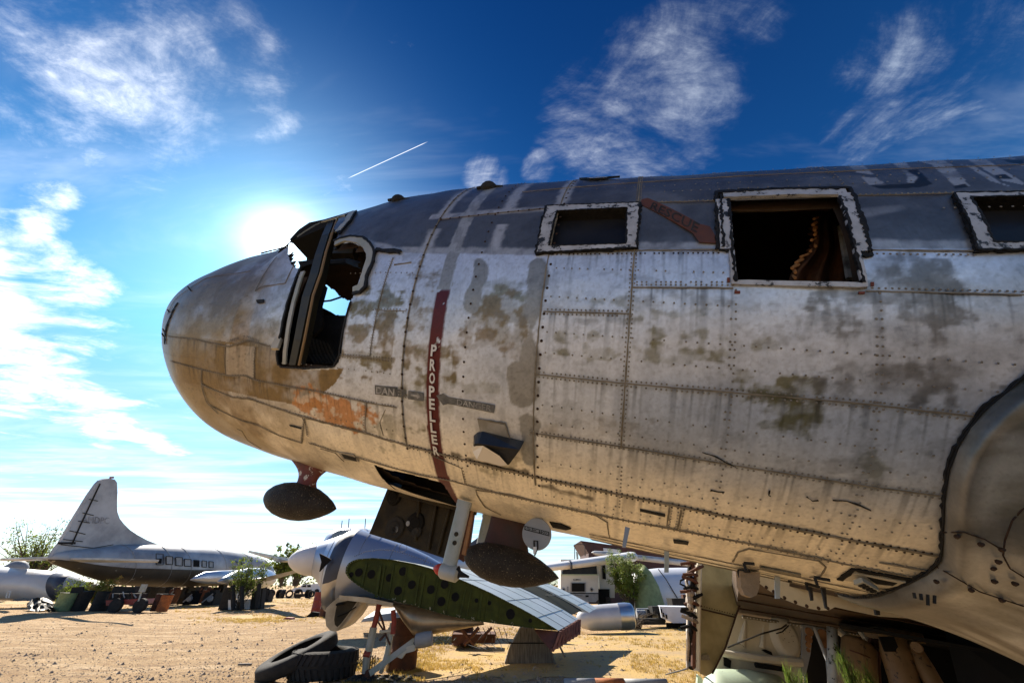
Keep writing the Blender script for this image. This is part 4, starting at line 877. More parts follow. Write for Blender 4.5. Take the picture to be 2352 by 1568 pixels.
# small domes and lamps on the spine
for u_, v_, w_ in ((914,455,.045), (1122,427,.05)):
    b = MB(); st = SV([(u_, v_ + 4)])[0]; c0 = Vector(W(st[None, 0], st[None, 1], 0)[0]); up = Vector(W(st[None, 0], st[None, 1], 1)[0]) - c0; up.normalize()
    b.lathe(c0 - up * .01, c0 + up * w_, [(0, w_ * 1.3), (.5, w_ * 1.25), (.8, w_ * .9), (1, w_ * .4)], 14); b.tube([c0 - Vector(FD) * .10, c0 + up * .012, c0 + Vector(FD) * .12], .014, 6); b.build('beacon_lamp', M['dark'], PL)
b = MB(); q = SV([(1332,409),(1346,404),(1375,401),(1405,399),(1424,402),(1418,407),(1390,412),(1355,414)]); patch(b, q, .012); ribbon(b, q, .006, .014, 1, .2, .03, closed=True); b.build('sextant_window', [mat('clean_plastic_blister', (.75,.76,.78), .2), M['tar']], PL)
b = MB(); 
for (u_, v_) in ((435,668),(432,664),(385,717),(374,762),(372,772)): st = SV([(u_ + 4, v_)])[0]; c0 = Vector(W(st[None, 0], st[None, 1], 0)[0]); b.tube([c0, c0 + Vector((-.03, 0, .03))], .006, 5)
ribbon(b, SV([(378,790),(380,760),(392,725),(408,695)]), .012, .004, 0, .8); b.build('nose_static_wicks', M['dark'], PL)
# blade and stub antennas under the belly
def blade(px, y, t=.02, m=None, name='blade_antenna'):
    b = MB(); b.prism([CP(a, c, y) for a, c in px], Vector(F1) * t); return b.build(name, m or M['grey'], PL)
M['tanfin'] = mat('rough_tan_fin', (.30,.22,.14), .85, 0, (.20,.14,.08), 14, .8, .4, 60)
blade([(1436,1208),(1447,1212),(1437,1257),(1429,1256)], -.75, .012, M['grey']); blade([(1526,1264),(1537,1266),(1536,1314),(1526,1314)], -.25, .012, M['post'])
blade([(1700,1310),(1746,1314),(1744,1350),(1738,1366),(1725,1372),(1711,1366),(1702,1348)], -.15, .10, M['tanfin'], 'fuel_drain_fin'); blade([(1780,1322),(1792,1324),(1792,1374),(1781,1374)], -.1, .012, M['post'])
for px in ([(1858,1346),(1866,1348),(1869,1378),(1864,1379)], [(1887,1348),(1897,1350),(1901,1398),(1897,1396)], [(2000,1350),(2016,1354),(2022,1412),(2013,1412)], [(1813,1326),(1820,1327),(1819,1337),(1812,1337)]): blade(px, -.05, .02, M['dark'])
for k in range(4): blade([(2098 + 16*k, 1360 + 2*k), (2103 + 16*k, 1361 + 2*k), (2106 + 15*k, 1374 + (16 if k == 2 else 4*k)), (2101 + 15*k, 1373 + (16 if k == 2 else 4*k))], -.6, .012, M['dark'], 'antenna_pin')
b = MB(); q = SV([(1928,1330),(1958,1306),(2110,1332),(2060,1350),(1990,1352)]); ribbon(b, q[:3], .014, .006, 1, .3); patch(b, SV([(1936,1330),(1960,1314),(2085,1336),(2040,1348)]), .004, 0)
c0 = [Vector(W(np.array([a]), np.array([t]), .02)[0]) for a, t in SV([(1956,1322),(1975,1315),(2012,1336),(1995,1342)])]; b.prism(c0, Vector((0,0,-.02)), 2)
for k in range(4):
    c1 = [c0[0].lerp(c0[1], .15).lerp(c0[3].lerp(c0[2], .15), .12 + .22*k), c0[0].lerp(c0[1], .85).lerp(c0[3].lerp(c0[2], .85), .12 + .22*k), c0[0].lerp(c0[1], .85).lerp(c0[3].lerp(c0[2], .85), .26 + .22*k), c0[0].lerp(c0[1], .15).lerp(c0[3].lerp(c0[2], .15), .26 + .22*k)]; b.prism(c1, Vector((0,0,-.024)), 1)
patch(b, SV([(1990,1322),(2060,1336),(2050,1342),(2012,1338)]), .006, 1); b.build('belly_vent', [M['cream'], M['black'], M['post']], PL)
for a, c in (((1708,1287),(1732,1289)), ((1695,1305),(1722,1306)), ((1870,1320),(1905,1326)), ((1850,1333),(1880,1342))):
    b = MB(); p_ = [Vector(W(np.array([x]), np.array([t]), .012)[0]) for x, t in SV([a, c])]; b.tube([p_[0], p_[1]], .008, 6); b.tube([p_[0], p_[0] + Vector((0,0,-.035))], .008, 6); b.build('hatch_handle', M['dark'], PL)
# ---- wing root fairing on the near side, with its open rubber gap
fb = SV([(2352,868),(2310,895),(2262,935),(2222,980),(2192,1030),(2174,1085),(2165,1150),(2163,1220),(2162,1275),(2150,1298),(2110,1322),(2060,1345),(2000,1366)])
ths = np.concatenate([[.15], fb[:, 1], [-1.75]]); ss = np.concatenate([[fb[0, 0] + .6], fb[:, 0], [fb[-1, 0] + .0]])
od = np.argsort(ths); tt_ = np.linspace(-1.75, .12, 90); sb = np.interp(tt_, ths[od], ss[od])
uu = np.concatenate([[0, .004, .012], np.linspace(.03, 3.2, 60)])
Sg2 = sb[None, :] + uu[:, None]; Tg2 = np.broadcast_to(tt_[None, :], Sg2.shape)
prof_ = .05 * sst(uu, -.001, .02) + .42 * sst(uu, .05, 1.3) + .9 * np.clip(uu - .9, 0, 9) ** 1.2
ang = sst(tt_, -1.75, -1.25) * (1 - sst(tt_, -.25, .12)); off2 = .004 + (.03 * sst(uu, -.001, .015))[:, None] + (prof_[:, None] * ang[None, :])
P2 = W(Sg2, Tg2, off2); P2 = P2 + np.array(F2) * (-.10 * (sst(uu, .1, 2.2)[:, None] * ang[None, :]))[..., None]
n2_ = fbm(P2, 3., 4, 7); col2_ = np.array([.44, .43, .39]) * (1 - .60 * sst(n2_, .38, .60))[..., None]
m9 = sst(fbm(P2, 5., 5, 47), .50, .60)[..., None] * .5; col2_ = col2_ * (1 - m9) + np.array([.14, .125, .075]) * m9
k_ = (sst(fbm(P2, 2.6, 5, 17), .44, .56) * sst(P2[..., 2], 1.8, 2.4))[..., None]; col2_ = col2_ * (1 - .85 * k_) + np.array([.10, .11, .085]) * .85 * k_
k_ = (sst(-np.abs(uu[:, None] - .02), -.045, -.01) * (.5 + .5 * fbm(P2, 9., 3, 27)))[..., None]; col2_ = col2_ * (1 - .8 * k_) + np.array([.035, .03, .02]) * .8 * k_
stq = vnoise(np.stack([Sg2 * 2.5, Tg2 * 60, Tg2 * 0], -1), 1., 177) * .6 + .4 * vnoise(np.stack([Sg2 * 8., Tg2 * 140, Tg2 * 0], -1), 1., 178)
k_ = (sst(stq, .40, .70) * sst(-Tg2, .72, 1.02) * sst(uu, .05, .4)[:, None])[..., None]; col2_ = col2_ * (1 - .8 * k_) + np.array([.07, .055, .035]) * .8 * k_
col2_ *= (.88 + .22 * fbm(P2, 26., 3, 37))[..., None]
grid_mesh('wing_root_fairing', Sg2, Tg2, P2, [M['skin']], PL, None, col2_)
b = MB(); fbd = [(a, t) for a, t in zip(sb[::3], tt_[::3])]; ribbon(b, fbd, .0075, .008, 0, .8, .02); rivets(b, fbd, .16, .010, 1, -.05, h=.4, ring=8)
e1 = W(sb + .05, tt_, .05); b.tube([Vector(x) for x in W(np.interp(tt_[::4], tt_, sb) - .004, tt_[::4], .012)], .004, 6, 0)
b.build('fairing_seal', [M['tar'], M['bolt']], PL)
def on_fair(u_, v_, off=0.0):      # walk along the pixel ray to the fairing surface
    d = np.array(px_dir(u_, v_)); PP = P2.reshape(-1, 3) - np.array([0, 0, EYE]); t = PP @ d; dist = np.linalg.norm(PP - t[:, None] * d, axis=1); i = np.argmin(dist + .02 * t); return Vector((0, 0, EYE)) + Vector(d) * (t[i] - off)
b = MB()
for px in ([(2163,1222),(2215,1222),(2262,1238),(2302,1262)], [(2352,1165),(2325,1195),(2308,1240),(2304,1275),(2320,1305),(2352,1325)], [(2150,1300),(2250,1358),(2352,1392)]):
    pts = dens([np.array(p) for p in px], 18 * 1); b.tube([on_fair(a, c, .008) for a, c in pts], .003, 6)
for (a, c) in ((2197,1232),(2252,1250),(2300,1262),(2292,1290),(2280,1305),(2283,1335),(2330,1340),(2150,1335),(2230,1355),(2300,1378)): c0 = on_fair(a, c, .01); b.lathe(c0, c0 + Vector((-.01,-.02,0)), [(0,.010),(1,.006)], 8)
b.build('fairing_seams', M['bolt'], PL)
# ---- far wing root, engine nacelle and main wheel leg, seen under the belly
b = MB()
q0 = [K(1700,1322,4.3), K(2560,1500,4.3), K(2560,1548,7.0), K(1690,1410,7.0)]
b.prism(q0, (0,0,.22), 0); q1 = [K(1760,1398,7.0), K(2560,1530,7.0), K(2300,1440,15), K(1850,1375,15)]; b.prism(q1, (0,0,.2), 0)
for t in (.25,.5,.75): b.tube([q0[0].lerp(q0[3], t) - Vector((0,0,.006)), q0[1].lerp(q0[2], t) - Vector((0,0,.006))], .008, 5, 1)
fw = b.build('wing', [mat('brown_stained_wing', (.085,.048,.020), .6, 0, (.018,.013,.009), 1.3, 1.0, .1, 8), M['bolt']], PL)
b = MB(); wf = [(1728,1308),(1744,1339),(1762,1353),(1779,1363),(1804,1377),(1829,1387),(1855,1396),(1882,1401),(1903,1401),(1918,1393),(1948,1400),(2020,1415),(2100,1420),(2000,1340)]
b.prism([K(a, c, 4.25 + (a - 1728) * .0006) for a, c in wf], (0,.5,.25), 0)
for a, c in wf[1:9]: p_ = K(a - 2, c - 5, 4.24); b.lathe(p_, p_ - Vector((0,.012,0)), [(0,.016),(1,.010)], 8, 1)
b.build('wing_fillet', [M['cream'], M['bolt']], PL)
# nacelle side with a dished access panel
b = MB(); wall = [(1688,1408),(1720,1416),(1839,1433),(1843,1500),(1845,1600),(1640,1600),(1640,1500)]
b.prism([K(a, c, 6.75) for a, c in wall], (0,.04,0), 0)
for k in range(34):
    p_ = K(1715 + k * 7.6, 1417 + k * 1.18, 6.70); b.lathe(p_, p_ - Vector((0,.02,0)), [(0,.012),(1,.007)], 6, 3)
b.tube([K(1705,1415,6.7), K(1760,1424,6.7), K(1850,1436,6.7), K(1980,1458,6.7)], .02, 6, 1)
# pressed stiffeners
for a0, c0, a1, c1, r in ((1712,1425,1702,1480,.055),(1755,1432,1750,1488,.035)): b.tube([K(a0,c0,6.76), K(a1,c1,6.74)], [r*.4, r], 10, 0)
b.tube([K(1655,1498,6.66), K(1740,1512,6.66), K(1840,1520,6.66)], [.04,.05,.05], 8, 0); b.tube([K(1735,1526,6.62), K(1800,1536,6.62)], .03, 6, 2)
nac = b.build('nacelle_side', [M['cream'], M['seam'], M['black'], M['white']], PL)
b = MB(); c0 = K(1802,1464,6.745); b.lathe(c0, c0 + Vector((0,-.10,0)), [(0,.23),(.25,.215),(.5,.185),(.8,.15),(.8,.13)], 28, 0, squash=(.85,1.15)); b.lathe(c0 + Vector((.03,-.012,-.12)), c0 + Vector((.03,-.02,-.12)), [(0,.16),(1,.15)], 24, 1, squash=(1,.55))
for k in range(12): p_ = c0 + Vector((.05*math.cos(k*.9)*(1+k*.08), -.10, .05*math.sin(k*.9)*(1+k*.08)+.03)); b.lathe(p_, p_ - Vector((0,.006,0)), [(0,.005),(1,.004)], 5, 1)
b.build('dished_panel', [M['cream'], M['bay']], nac, smooth=True, angle=50)
for px in ([(1757,1490),(1772,1496),(1775,1504),(1763,1500),(1750,1492)], [(1705,1502),(1722,1500),(1728,1512),(1712,1510)], [(1817,1512),(1845,1510),(1840,1520),(1820,1518)], [(1663,1506),(1680,1516),(1678,1534),(1664,1528)]):
    b = MB(); b.prism([K(a, c, 6.72) for a, c in px], (0,.02,0)); b.build('torn_hole', M['black'], nac)
b = MB()      # perforated webs
for px in ([(1843,1434),(1868,1437),(1862,1500),(1850,1552),(1842,1552)], [(1868,1438),(1893,1441),(1901,1500),(1901,1520)]): b.prism([K(a, c, 6.65) for a, c in px], (0,.03,0), 0)
for a, c, r in ((1858,1450,.052),(1857,1467,.046),(1856,1480,.034),(1856,1492,.024),(1889,1457,.066),(1893,1477,.05)): p_ = K(a, c, 6.64); b.lathe(p_, p_ - Vector((0,.012,0)), [(0,r),(1,r*.96)], 18, 1)
b.tube([K(1870,1438,6.6), K(1900,1512,6.6), K(1905,1580,6.6)], .018, 6, 0); b.build('perforated_rib', [M['grey'], M['tan']], PL)
b = MB(); b.tube([K(1911,1441,6.4), K(1913,1500,6.4), K(1915,1590,6.4)], .058, 14); b.build('undercarriage_strut', mat('flaking_white_strut', (.52,.55,.55), .5, 0, (.30,.32,.32), 7, .6, .15, 20, (.02,.02,.02), 9, .57), PL, smooth=True)
b = MB(); b.tube([K(1925,1446,6.7), K(1962,1475,6.6)], .05, 8); b.tube([K(1980,1450,6.5), K(2010,1490,6.3)], .05, 8); b.tube([K(1984,1446,6.5), K(2000,1456,6.4)], .06, 8); b.build('drag_brace', M['cream'], PL)
b = MB(); b.lathe(K(1973,1464,6.1), K(1970,1640,6.1), [(0,.02),(.015,.09),(.04,.14),(.09,.17),(.5,.178),(1,.17)], 26); b.tube([K(1985,1466,5.93), K(1986,1600,5.93)], .006, 5, 0)
bt = b.build('gear_fairing_bottle', M['yellow'], PL, smooth=True)
b = MB(); b.tube([K(1952,1492,6.0), K(1975,1500,5.88), K(2006,1513,5.95)], .007, 6); b.build('retaining_wire', M['rust'], bt)
b = MB(); b.tube([K(2016,1475,6.2), K(2013,1492,6.2)], .09, 12); b.tube([K(2010,1492,6.2), K(2012,1540,6.2), K(2014,1600,6.2)], [.05,.045,.05], 10); b.tube([K(2005,1490,6.15), K(2007,1535,6.15)], .025, 8); b.build('lock_arm', M['rust'], PL)
b = MB()
for k in range(13): p_ = K(2026 + k * 2.8, 1482 + k * 7.5, 6.1); b.tube([p_ + Vector((-.02,0,.02)), p_ + Vector((.02,-.01,0)), p_ + Vector((-.01,0,-.03)), p_ + Vector((-.02,0,.02))], .008, 5)
b.build('drive_chain', M['grey'], PL)
b = MB(); b.box(K(2050,1455,6.1), (.45,.35,.13), (Vector((1,0,-.08)).normalized(), Vector((0,1,0)), Vector((.08,0,1)).normalized())); b.tube([K(2048,1458,5.9), K(2058,1500,5.85), K(2078,1568,5.8), K(2094,1640,5.8)], [.12,.15,.14,.13], 18)
b.tube([K(2080,1466,5.9), K(2100,1480,5.85), K(2106,1500,5.8)], [.05,.07,.05], 10); b.tube([K(2098,1490,5.8), K(2125,1535,5.7), K(2168,1610,5.6)], [.085,.09,.085], 16); b.lathe(K(2105,1485,5.7), K(2105,1485,5.62), [(0,.06),(1,.05)], 14)
lg = b.build('main_gear_leg', M['yellow'], PL, smooth=True, angle=40)
b = MB(); b.box(K(2042,1478,5.74), (.17,.02,.14)); b.build('inspection_opening', M['black'], lg)
b = MB()       # wheel well behind the leg; its shade is put in as black sheets
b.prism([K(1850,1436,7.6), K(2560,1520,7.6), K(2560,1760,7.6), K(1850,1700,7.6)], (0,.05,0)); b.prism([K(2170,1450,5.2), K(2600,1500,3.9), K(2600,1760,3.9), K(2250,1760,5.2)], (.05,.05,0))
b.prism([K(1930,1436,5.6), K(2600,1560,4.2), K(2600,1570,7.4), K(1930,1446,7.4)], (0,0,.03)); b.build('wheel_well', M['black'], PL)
# hanging wheel door with its plumbing on the leading edge
b = MB(); dp = [(1608,1285),(1700,1300),(1703,1330),(1708,1358),(1700,1385),(1690,1413),(1681,1442),(1666,1485),(1655,1508),(1644,1528),(1634,1546),(1622,1552),(1608,1546),(1601,1530),(1604,1420)]
b.prism([K(a, c, 6.15) for a, c in dp], (.03,.07,0), 0)
for t in np.linspace(.02, .98, 34):
    p_ = K(1611 - 6 * t, 1300 + 235 * t, 6.13); b.lathe(p_, p_ - Vector((0,.006,0)), [(0,.007),(1,.005)], 6, 1)
for t in np.linspace(0, 1, 14): p_ = K(1612 + 76 * t, 1391 + 20 * t, 6.13); b.lathe(p_, p_ - Vector((0,.006,0)), [(0,.007),(1,.005)], 6, 1)
b.tube([K(1611,1398,6.14), K(1690,1417,6.14)], .008, 6, 1); b.tube([K(1709,1358,6.12), K(1690,1415,6.12), K(1666,1487,6.12), K(1636,1546,6.12)], .010, 6, 1)
b.box(K(1617,1509,6.12), (.13,.01,.05), None, 2)
wd = b.build('wheel_door', [mat('oily_olive_door', (.34,.30,.17), .40, .25, (.17,.145,.07), 2.2, 1.0, .1, 6), M['bolt'], M['placard']], PL)
b = MB()
for i, x in enumerate((1580,1587,1594,1600)):
    pts = [K(x + 2 * math.sin(k * 1.7 + i * 2) * (2.0 if k < 7 else .3), 1286 + k * 16.5, 6.05 + .05 * math.sin(k + i)) for k in range(16)]; b.tube(pts, .022 + .010 * (i % 2), 7, i % 3)
for k in range(12): c = K(1584 + rnd.uniform(-8,14), 1292 + 13 * k, 6.0); b.tube([c + Vector((-.10,0,rnd.uniform(-.05,.05))), c + Vector((0,-.06,0)), c + Vector((.10,0,rnd.uniform(-.07,.07)))], .02, 7, rnd.choice((0,1,2)))
b.tube([K(1578,1325,6.0), K(1563,1333,6.0), K(1562,1340,6.0), K(1575,1346,6.0)], .012, 6, 1); b.tube([K(1606,1290,6.0), K(1603,1420,6.0), K(1602,1540,6.0)], .035, 6, 3); b.tube([K(1594,1420,6.0), K(1593,1530,6.0)], .03, 6, 2)
for k in range(3): b.lathe(K(1577,1360 + 16*k,5.98), K(1592,1364 + 16*k,5.98), [(0,.04),(.3,.06),(.7,.055),(1,.03)], 10, 0)
b.build('hydraulic_pipes', [M['hose'], M['black'], M['rust'], M['cream']], PL)
b = MB(); b.tube([K(1671,1486,6.5), K(1745,1456,6.4), K(1795,1442,6.4), K(1806,1434,6.5)], .010, 6); b.tube([K(1783,1454,6.4), K(1797,1450,6.4), K(1811,1436,6.5)], .008, 6); b.build('brace_cable', M['cable'], PL)
# ------------------------------------------------------------------ cut-off wing with its engine, standing on its wheel leg
CW = thing('severed_wing', tuple(G(850,1556)), 'cut-off silver wing with green end rib, engine nacelle and white spinner', 'aircraft wing')
ribpx = [(793.5,1315),(795,1302),(800.5,1293),(810,1287),(822,1283),(857,1280.5),(899,1284),(952,1294),(988,1304),(1022,1317),(1058,1330),(1093,1345),(1128,1361),(1163,1379),(1200,1398),(1234,1417),(1283,1447),(1238,1444),(1191,1438),(1143,1432),(1093,1425),(1058,1419),(1022,1411),(988,1401),(952,1390),(925,1384),(899,1378),(872,1369),(846,1358),(828,1348),(811,1336),(800,1326)]
def ry(u): return 9.3 + (u - 793) * .6 / 490
R0 = [K(a, c, ry(a)) for a, c in ribpx]; LE0, TE0 = R0[0], R0[16]; TE1 = K(1371,1396,14.4); sc_w = .70
R1 = [TE1 + (p - TE0) * sc_w for p in R0]
def wsec(t, shrink=1.0):
    r = [a.lerp(c, t) for a, c in zip(R0, R1)]
    if shrink != 1: m = sum(r, Vector()) / len(r); r = [m + (p - m) * shrink for p in r]
    return r
M['wingskin'] = mat('white_grey_wing_skin', (.56,.59,.57), .42, .25, (.42,.47,.42), 1.2, .7, .1, 6, (.20,.24,.16), 7, .68)
b = MB(); b.loft([wsec(.0), wsec(.14), wsec(.28), wsec(.42)], 0, caps=False)
b.loft([wsec(.42, .90), wsec(.74, .90)], 1, caps=True); b.loft([wsec(.73), wsec(.87), wsec(1.0)], 0, caps=True)
for t in (.10,.24,.36,.87): r = wsec(t, 1.003); b.tube([r[i] + Vector((0,0,.001)) for i in range(7, 17)], .004, 4, 2)
for i in (10, 13, 15): b.tube([wsec(.01)[i] + Vector((0,0,.004)), wsec(.41)[i] + Vector((0,0,.004))], .004, 4, 2); b.tube([wsec(.75)[i] + Vector((0,0,.004)), wsec(.99)[i] + Vector((0,0,.004))], .004, 4, 2)
b.build('wing_panel', [M['wingskin'], mat('dark_open_structure', (.008,.010,.005), .8, 0, (.02,.025,.012), 7, .6, spec=.15), mat('faint_panel_line', (.40,.43,.40), .6)], CW, smooth=True, angle=40)
def on_rib(u, v, off=0.0):
    n = (R0[16] - R0[0]).cross(R0[5] - R0[0]).normalized(); 
    if n.y > 0: n = -n
    d = px_dir(u, v); o = Vector((0,0,EYE)); return o + d * (n.dot(R0[0] - o) / n.dot(d)) + n * off, n
b = MB(); rr = [on_rib(a, c, -.035)[0] for a, c in ribpx]; b.add(rr, [tuple(range(len(rr)))], 0)
ctr = sum(R0, Vector()) / len(R0); n_ = on_rib(900,1330)[1]
ins = [p.lerp(ctr, .03) - n_ * .0 for p in R0]; b.loft([[p + n_ * .012 for p in R0], [p + n_ * .012 for p in ins], [p - n_ * .04 for p in ins]], 0, caps=False); b.loft([[p + n_ * .012 for p in R0], [p - n_ * .004 for p in R0]], 2, caps=False)
def c4(x, y): return 564.5 + .3522 * x, 1016 + .3522 * y
for (x0, y0, x1, y1, w_) in ((790,780,755,940,.03),(880,800,850,1010,.05),(905,805,875,1010,.03),(965,800,930,1010,.025),(1050,810,1015,1040,.015),(1135,850,1100,1060,.03),(1165,860,1130,1075,.04),(1255,880,1215,1090,.025),(1340,910,1300,1110,.03),(1435,940,1400,1110,.03),(1470,960,1440,1130,.03),(1540,985,1515,1150,.04),(1580,1000,1560,1160,.02),(1665,1050,1650,1160,.02)):
    a, c = on_rib(*c4(x0, y0), -.02)[0], on_rib(*c4(x1, y1), -.02)[0]; b.tube([a, c], w_ * .8, 4, 0)
for i in range(0, 32, 1):
    for t in (.25, .75): p_ = R0[i].lerp(R0[(i+1) % 32], t).lerp(ctr, .012) + n_ * .013; b.lathe(p_, p_ + n_ * .006, [(0,.008),(1,.005)], 5, 2)
for k in range(60): p_ = on_rib(*c4(rnd.uniform(1050,1800), 0), 0)[0] if False else R0[rnd.randint(18,26)].lerp(ctr, rnd.uniform(.02,.10)) + n_ * .006; b.tube([p_, p_ + Vector((rnd.uniform(-.02,.02), -.01, rnd.uniform(.01,.04)))], .004, 4, 2)
rb = b.build('end_rib', [M['green'], M['black'], mat('pale_rivet_edge', (.40,.40,.30), .6, 0, (.2,.2,.12), 20, .7)], CW)
for x, y, r in ((735,845,24),(817,857,25),(935,880,23),(1023,838,25),(992,965,25),(1082,925,25),(1207,957,25),(1297,922,26),(1367,1005,25),(1275,1035,26),(1728,1117,29),(685,860,15),(1857,1160,12),(1590,1045,12),(1505,1028,12)):
    p_, n_ = on_rib(*c4(x, y), -.030); R_ = r * .3522 * 9.5 / 1060; b = MB(); b.lathe(p_, p_ + n_ * .010, [(0,R_),(1,R_*.97)], 22); b.build('lightening_hole', M['black'], rb)
# engine nacelle
Yn = 10.15
M['warmalu'] = mat('dull_warm_aluminium', (.40,.35,.27), .38, .6, (.20,.16,.11), 2.5, .9, .1, 6)
st_ = [((733,1250),(719,1322)), ((745,1243),(731,1335)), ((770,1235),(741,1352)), ((786,1229),(748,1378)), ((797,1226),(750,1402)), ((814,1219),(764,1400)), ((832,1217),(779,1390)), ((858,1224),(810,1388)), ((881,1233),(846,1390)), ((918,1246),(880,1392)), ((952,1260),(910,1394)), ((985,1276),(955,1396)), ((1015,1294),(1000,1398)), ((1045,1318),(1040,1402)), ((1065,1345),(1070,1400))]
def nring(t_, b_, k=1.0, y=Yn):
    T, B = K(*t_, y), K(*b_, y); c = (T + B) / 2; h = (T - B) / 2 * k; r = h.length
    return [c + h * math.cos(2*PI*j/36) + Vector((0, -1, 0)) * r * .86 * math.sin(2*PI*j/36) for j in range(36)]
b = MB(); b.loft([nring(*s) for s in st_[:3]], 0); b.loft([nring(*s) for s in st_[2:5]], 0, caps=False); b.loft([nring(*s) for s in st_[6:]], 0)
b.loft([nring(*st_[6], 1.012), nring(*st_[8], 1.012)], 0, caps=False)
b.build('nacelle', M['bluealu'], CW, smooth=True, angle=35)
b = MB(); b.loft([nring(*st_[4], 1.01), nring((805,1222),(757,1401), 1.02), nring(*st_[5], 1.02), nring((824,1218),(772,1394), 1.018), nring(*st_[6], 1.01)], 0); cb = b.build('cowl_ring', M['alu'], CW, smooth=True, angle=60)
b = MB(); r_ = [nring(*st_[4], 1.016), nring((805,1222),(757,1401), 1.026), nring(*st_[5], 1.026), nring((824,1218),(772,1394), 1.024), nring(*st_[6], 1.016)]; r_ = [[q[(j) % 36] for j in range(-8, 12)] for q in r_]; b.loft(r_, 0, caps=False, closed=False); b.build('cowl_paint_band', M['band'], cb, smooth=True)
b = MB(); p0 = (K(719,1322,Yn) + K(733,1250,Yn)) / 2; p1 = K(661,1286,Yn - .30); R_ = (K(719,1322,Yn) - K(733,1250,Yn)).length / 2
b.lathe(p0, p1, [(0,R_*.9),(.03,R_),(.15,R_*1.0),(.35,R_*.94),(.55,R_*.82),(.75,R_*.62),(.9,R_*.37),(.98,R_*.14),(1,.005)], 32); sp_ = b.build('spinner', M['spin'], CW, smooth=True, angle=70)
b = MB(); b.loft([nring((737,1249),(722,1325), .93), nring((741,1247),(727,1330), .93)], 0); b.build('propeller_gap', M['black'], CW); b = MB(); b.prism([K(a, c, Yn - .80) for a, c in [(733,1270),(748,1277),(760,1284),(748,1296),(733,1312),(738,1290)]], (0,.05,0)); b.build('blade_opening', M['black'], CW)
b = MB()
for seq in (st_[3], st_[7], st_[9], st_[11]): r_ = nring(*seq, 1.003); b.tube(r_[2:18], .005, 4)
arcp = [(815,1277),(840,1266),(870,1262),(900,1263),(935,1272),(970,1285),(1005,1300)]
for k in range(40):
    t = k / 39 * 6; i = min(int(t), 5); f_ = t - i; a, c = arcp[i][0] * (1 - f_) + arcp[i + 1][0] * f_, arcp[i][1] * (1 - f_) + arcp[i + 1][1] * f_; p_ = K(a, c, 9.42); b.lathe(p_, p_ - Vector((0,.01,0)), [(0,.011),(1,.006)], 6)
c0 = K(926,1257,9.5); b.tube([c0 + Vector((math.cos(x) * .08, 0, math.sin(x) * .08)) for x in np.linspace(0, 2*PI, 17)], .004, 4)
b.build('nacelle_fasteners', M['seam'], CW)
ax = (p1 - p0).normalized()
for k, an in enumerate((20, 140, 260)):
    u_ = ax.cross(Vector((0,1,0))).normalized(); w_ = ax.cross(u_); d_ = u_ * math.cos(math.radians(an)) + w_ * math.sin(math.radians(an)); b = MB()
    b.tube([p0 - ax * .06 + d_ * R_ * .6, p0 - ax * .05 + d_ * R_ * 1.05], [.11,.10], 12); b.build('blade_root', M['dark'], sp_, smooth=True, angle=50)
# oil cooler scoop with an open throat
b = MB(); outer = [(749,1395),(747,1420),(749,1436),(758,1447),(770,1450),(785,1441),(805,1420),(826,1388),(838,1372),(800,1366),(775,1372)]
A_ = [K(a, c, 9.45) for a, c in outer]; B_ = [p + Vector((-.05,.9,.02)) for p in A_]; inn_ = [(776,1378),(771,1400),(767,1425),(769,1440),(776,1446),(786,1436),(803,1414),(822,1388),(832,1373),(805,1372)]
I_ = [K(a, c, 9.44) for a, c in inn_]; b.add(A_ + B_, [(i, (i+1) % 11, (i+1) % 11 + 11, i + 11) for i in range(11)] + [tuple(range(21, 10, -1)), tuple(range(11))], 0)
J_ = [p + Vector((-.02,-.03,0)) for p in I_]; b.add(J_, [tuple(range(10))], 2); r2 = [J_[i].lerp(sum(J_, Vector()) / 10, .18) - Vector((0,.004,0)) for i in range(10)]; b.add(r2, [tuple(range(10))], 1)
b.tube([K(775,1415,9.38), K(800,1405,9.36), K(818,1392,9.38)], .01, 5, 3); b.tube([K(772,1388,9.38), K(790,1385,9.36)], .02, 5, 3)
b.build('cooler_scoop', [M['warmalu'], M['bay'], M['warmalu'], M['black']], CW)
b = MB(); b.loft([[K(779,1366,9.2), K(779,1376,9.2), K(779,1376,9.9), K(779,1366,9.9)], [K(846,1372,9.15), K(846,1384,9.15), K(846,1384,9.9), K(846,1372,9.9)], [K(903,1384,9.15), K(902,1391,9.15), K(902,1391,9.9), K(903,1384,9.9)]], 0); b.build('nacelle_keel', M['warmalu'], CW)
b = MB()      # lower rear of the nacelle
low = [((902,1384),(903,1390)), ((925,1386),(925,1425)), ((945,1388),(950,1458)), ((975,1395),(975,1460)), ((1010,1402),(1010,1453)), ((1060,1412),(1065,1443)), ((1110,1424),(1112,1434))]
b.loft([nring(t, q, 1.0, 9.9) for t, q in low], 0); b.build('nacelle_tail', mat('warm_bare_aluminium', (.36,.30,.22), .36, .7, (.12,.09,.06), 1.5, .9, .1, 6, (.08,.06,.04), 5, .66), CW, smooth=True, angle=60)
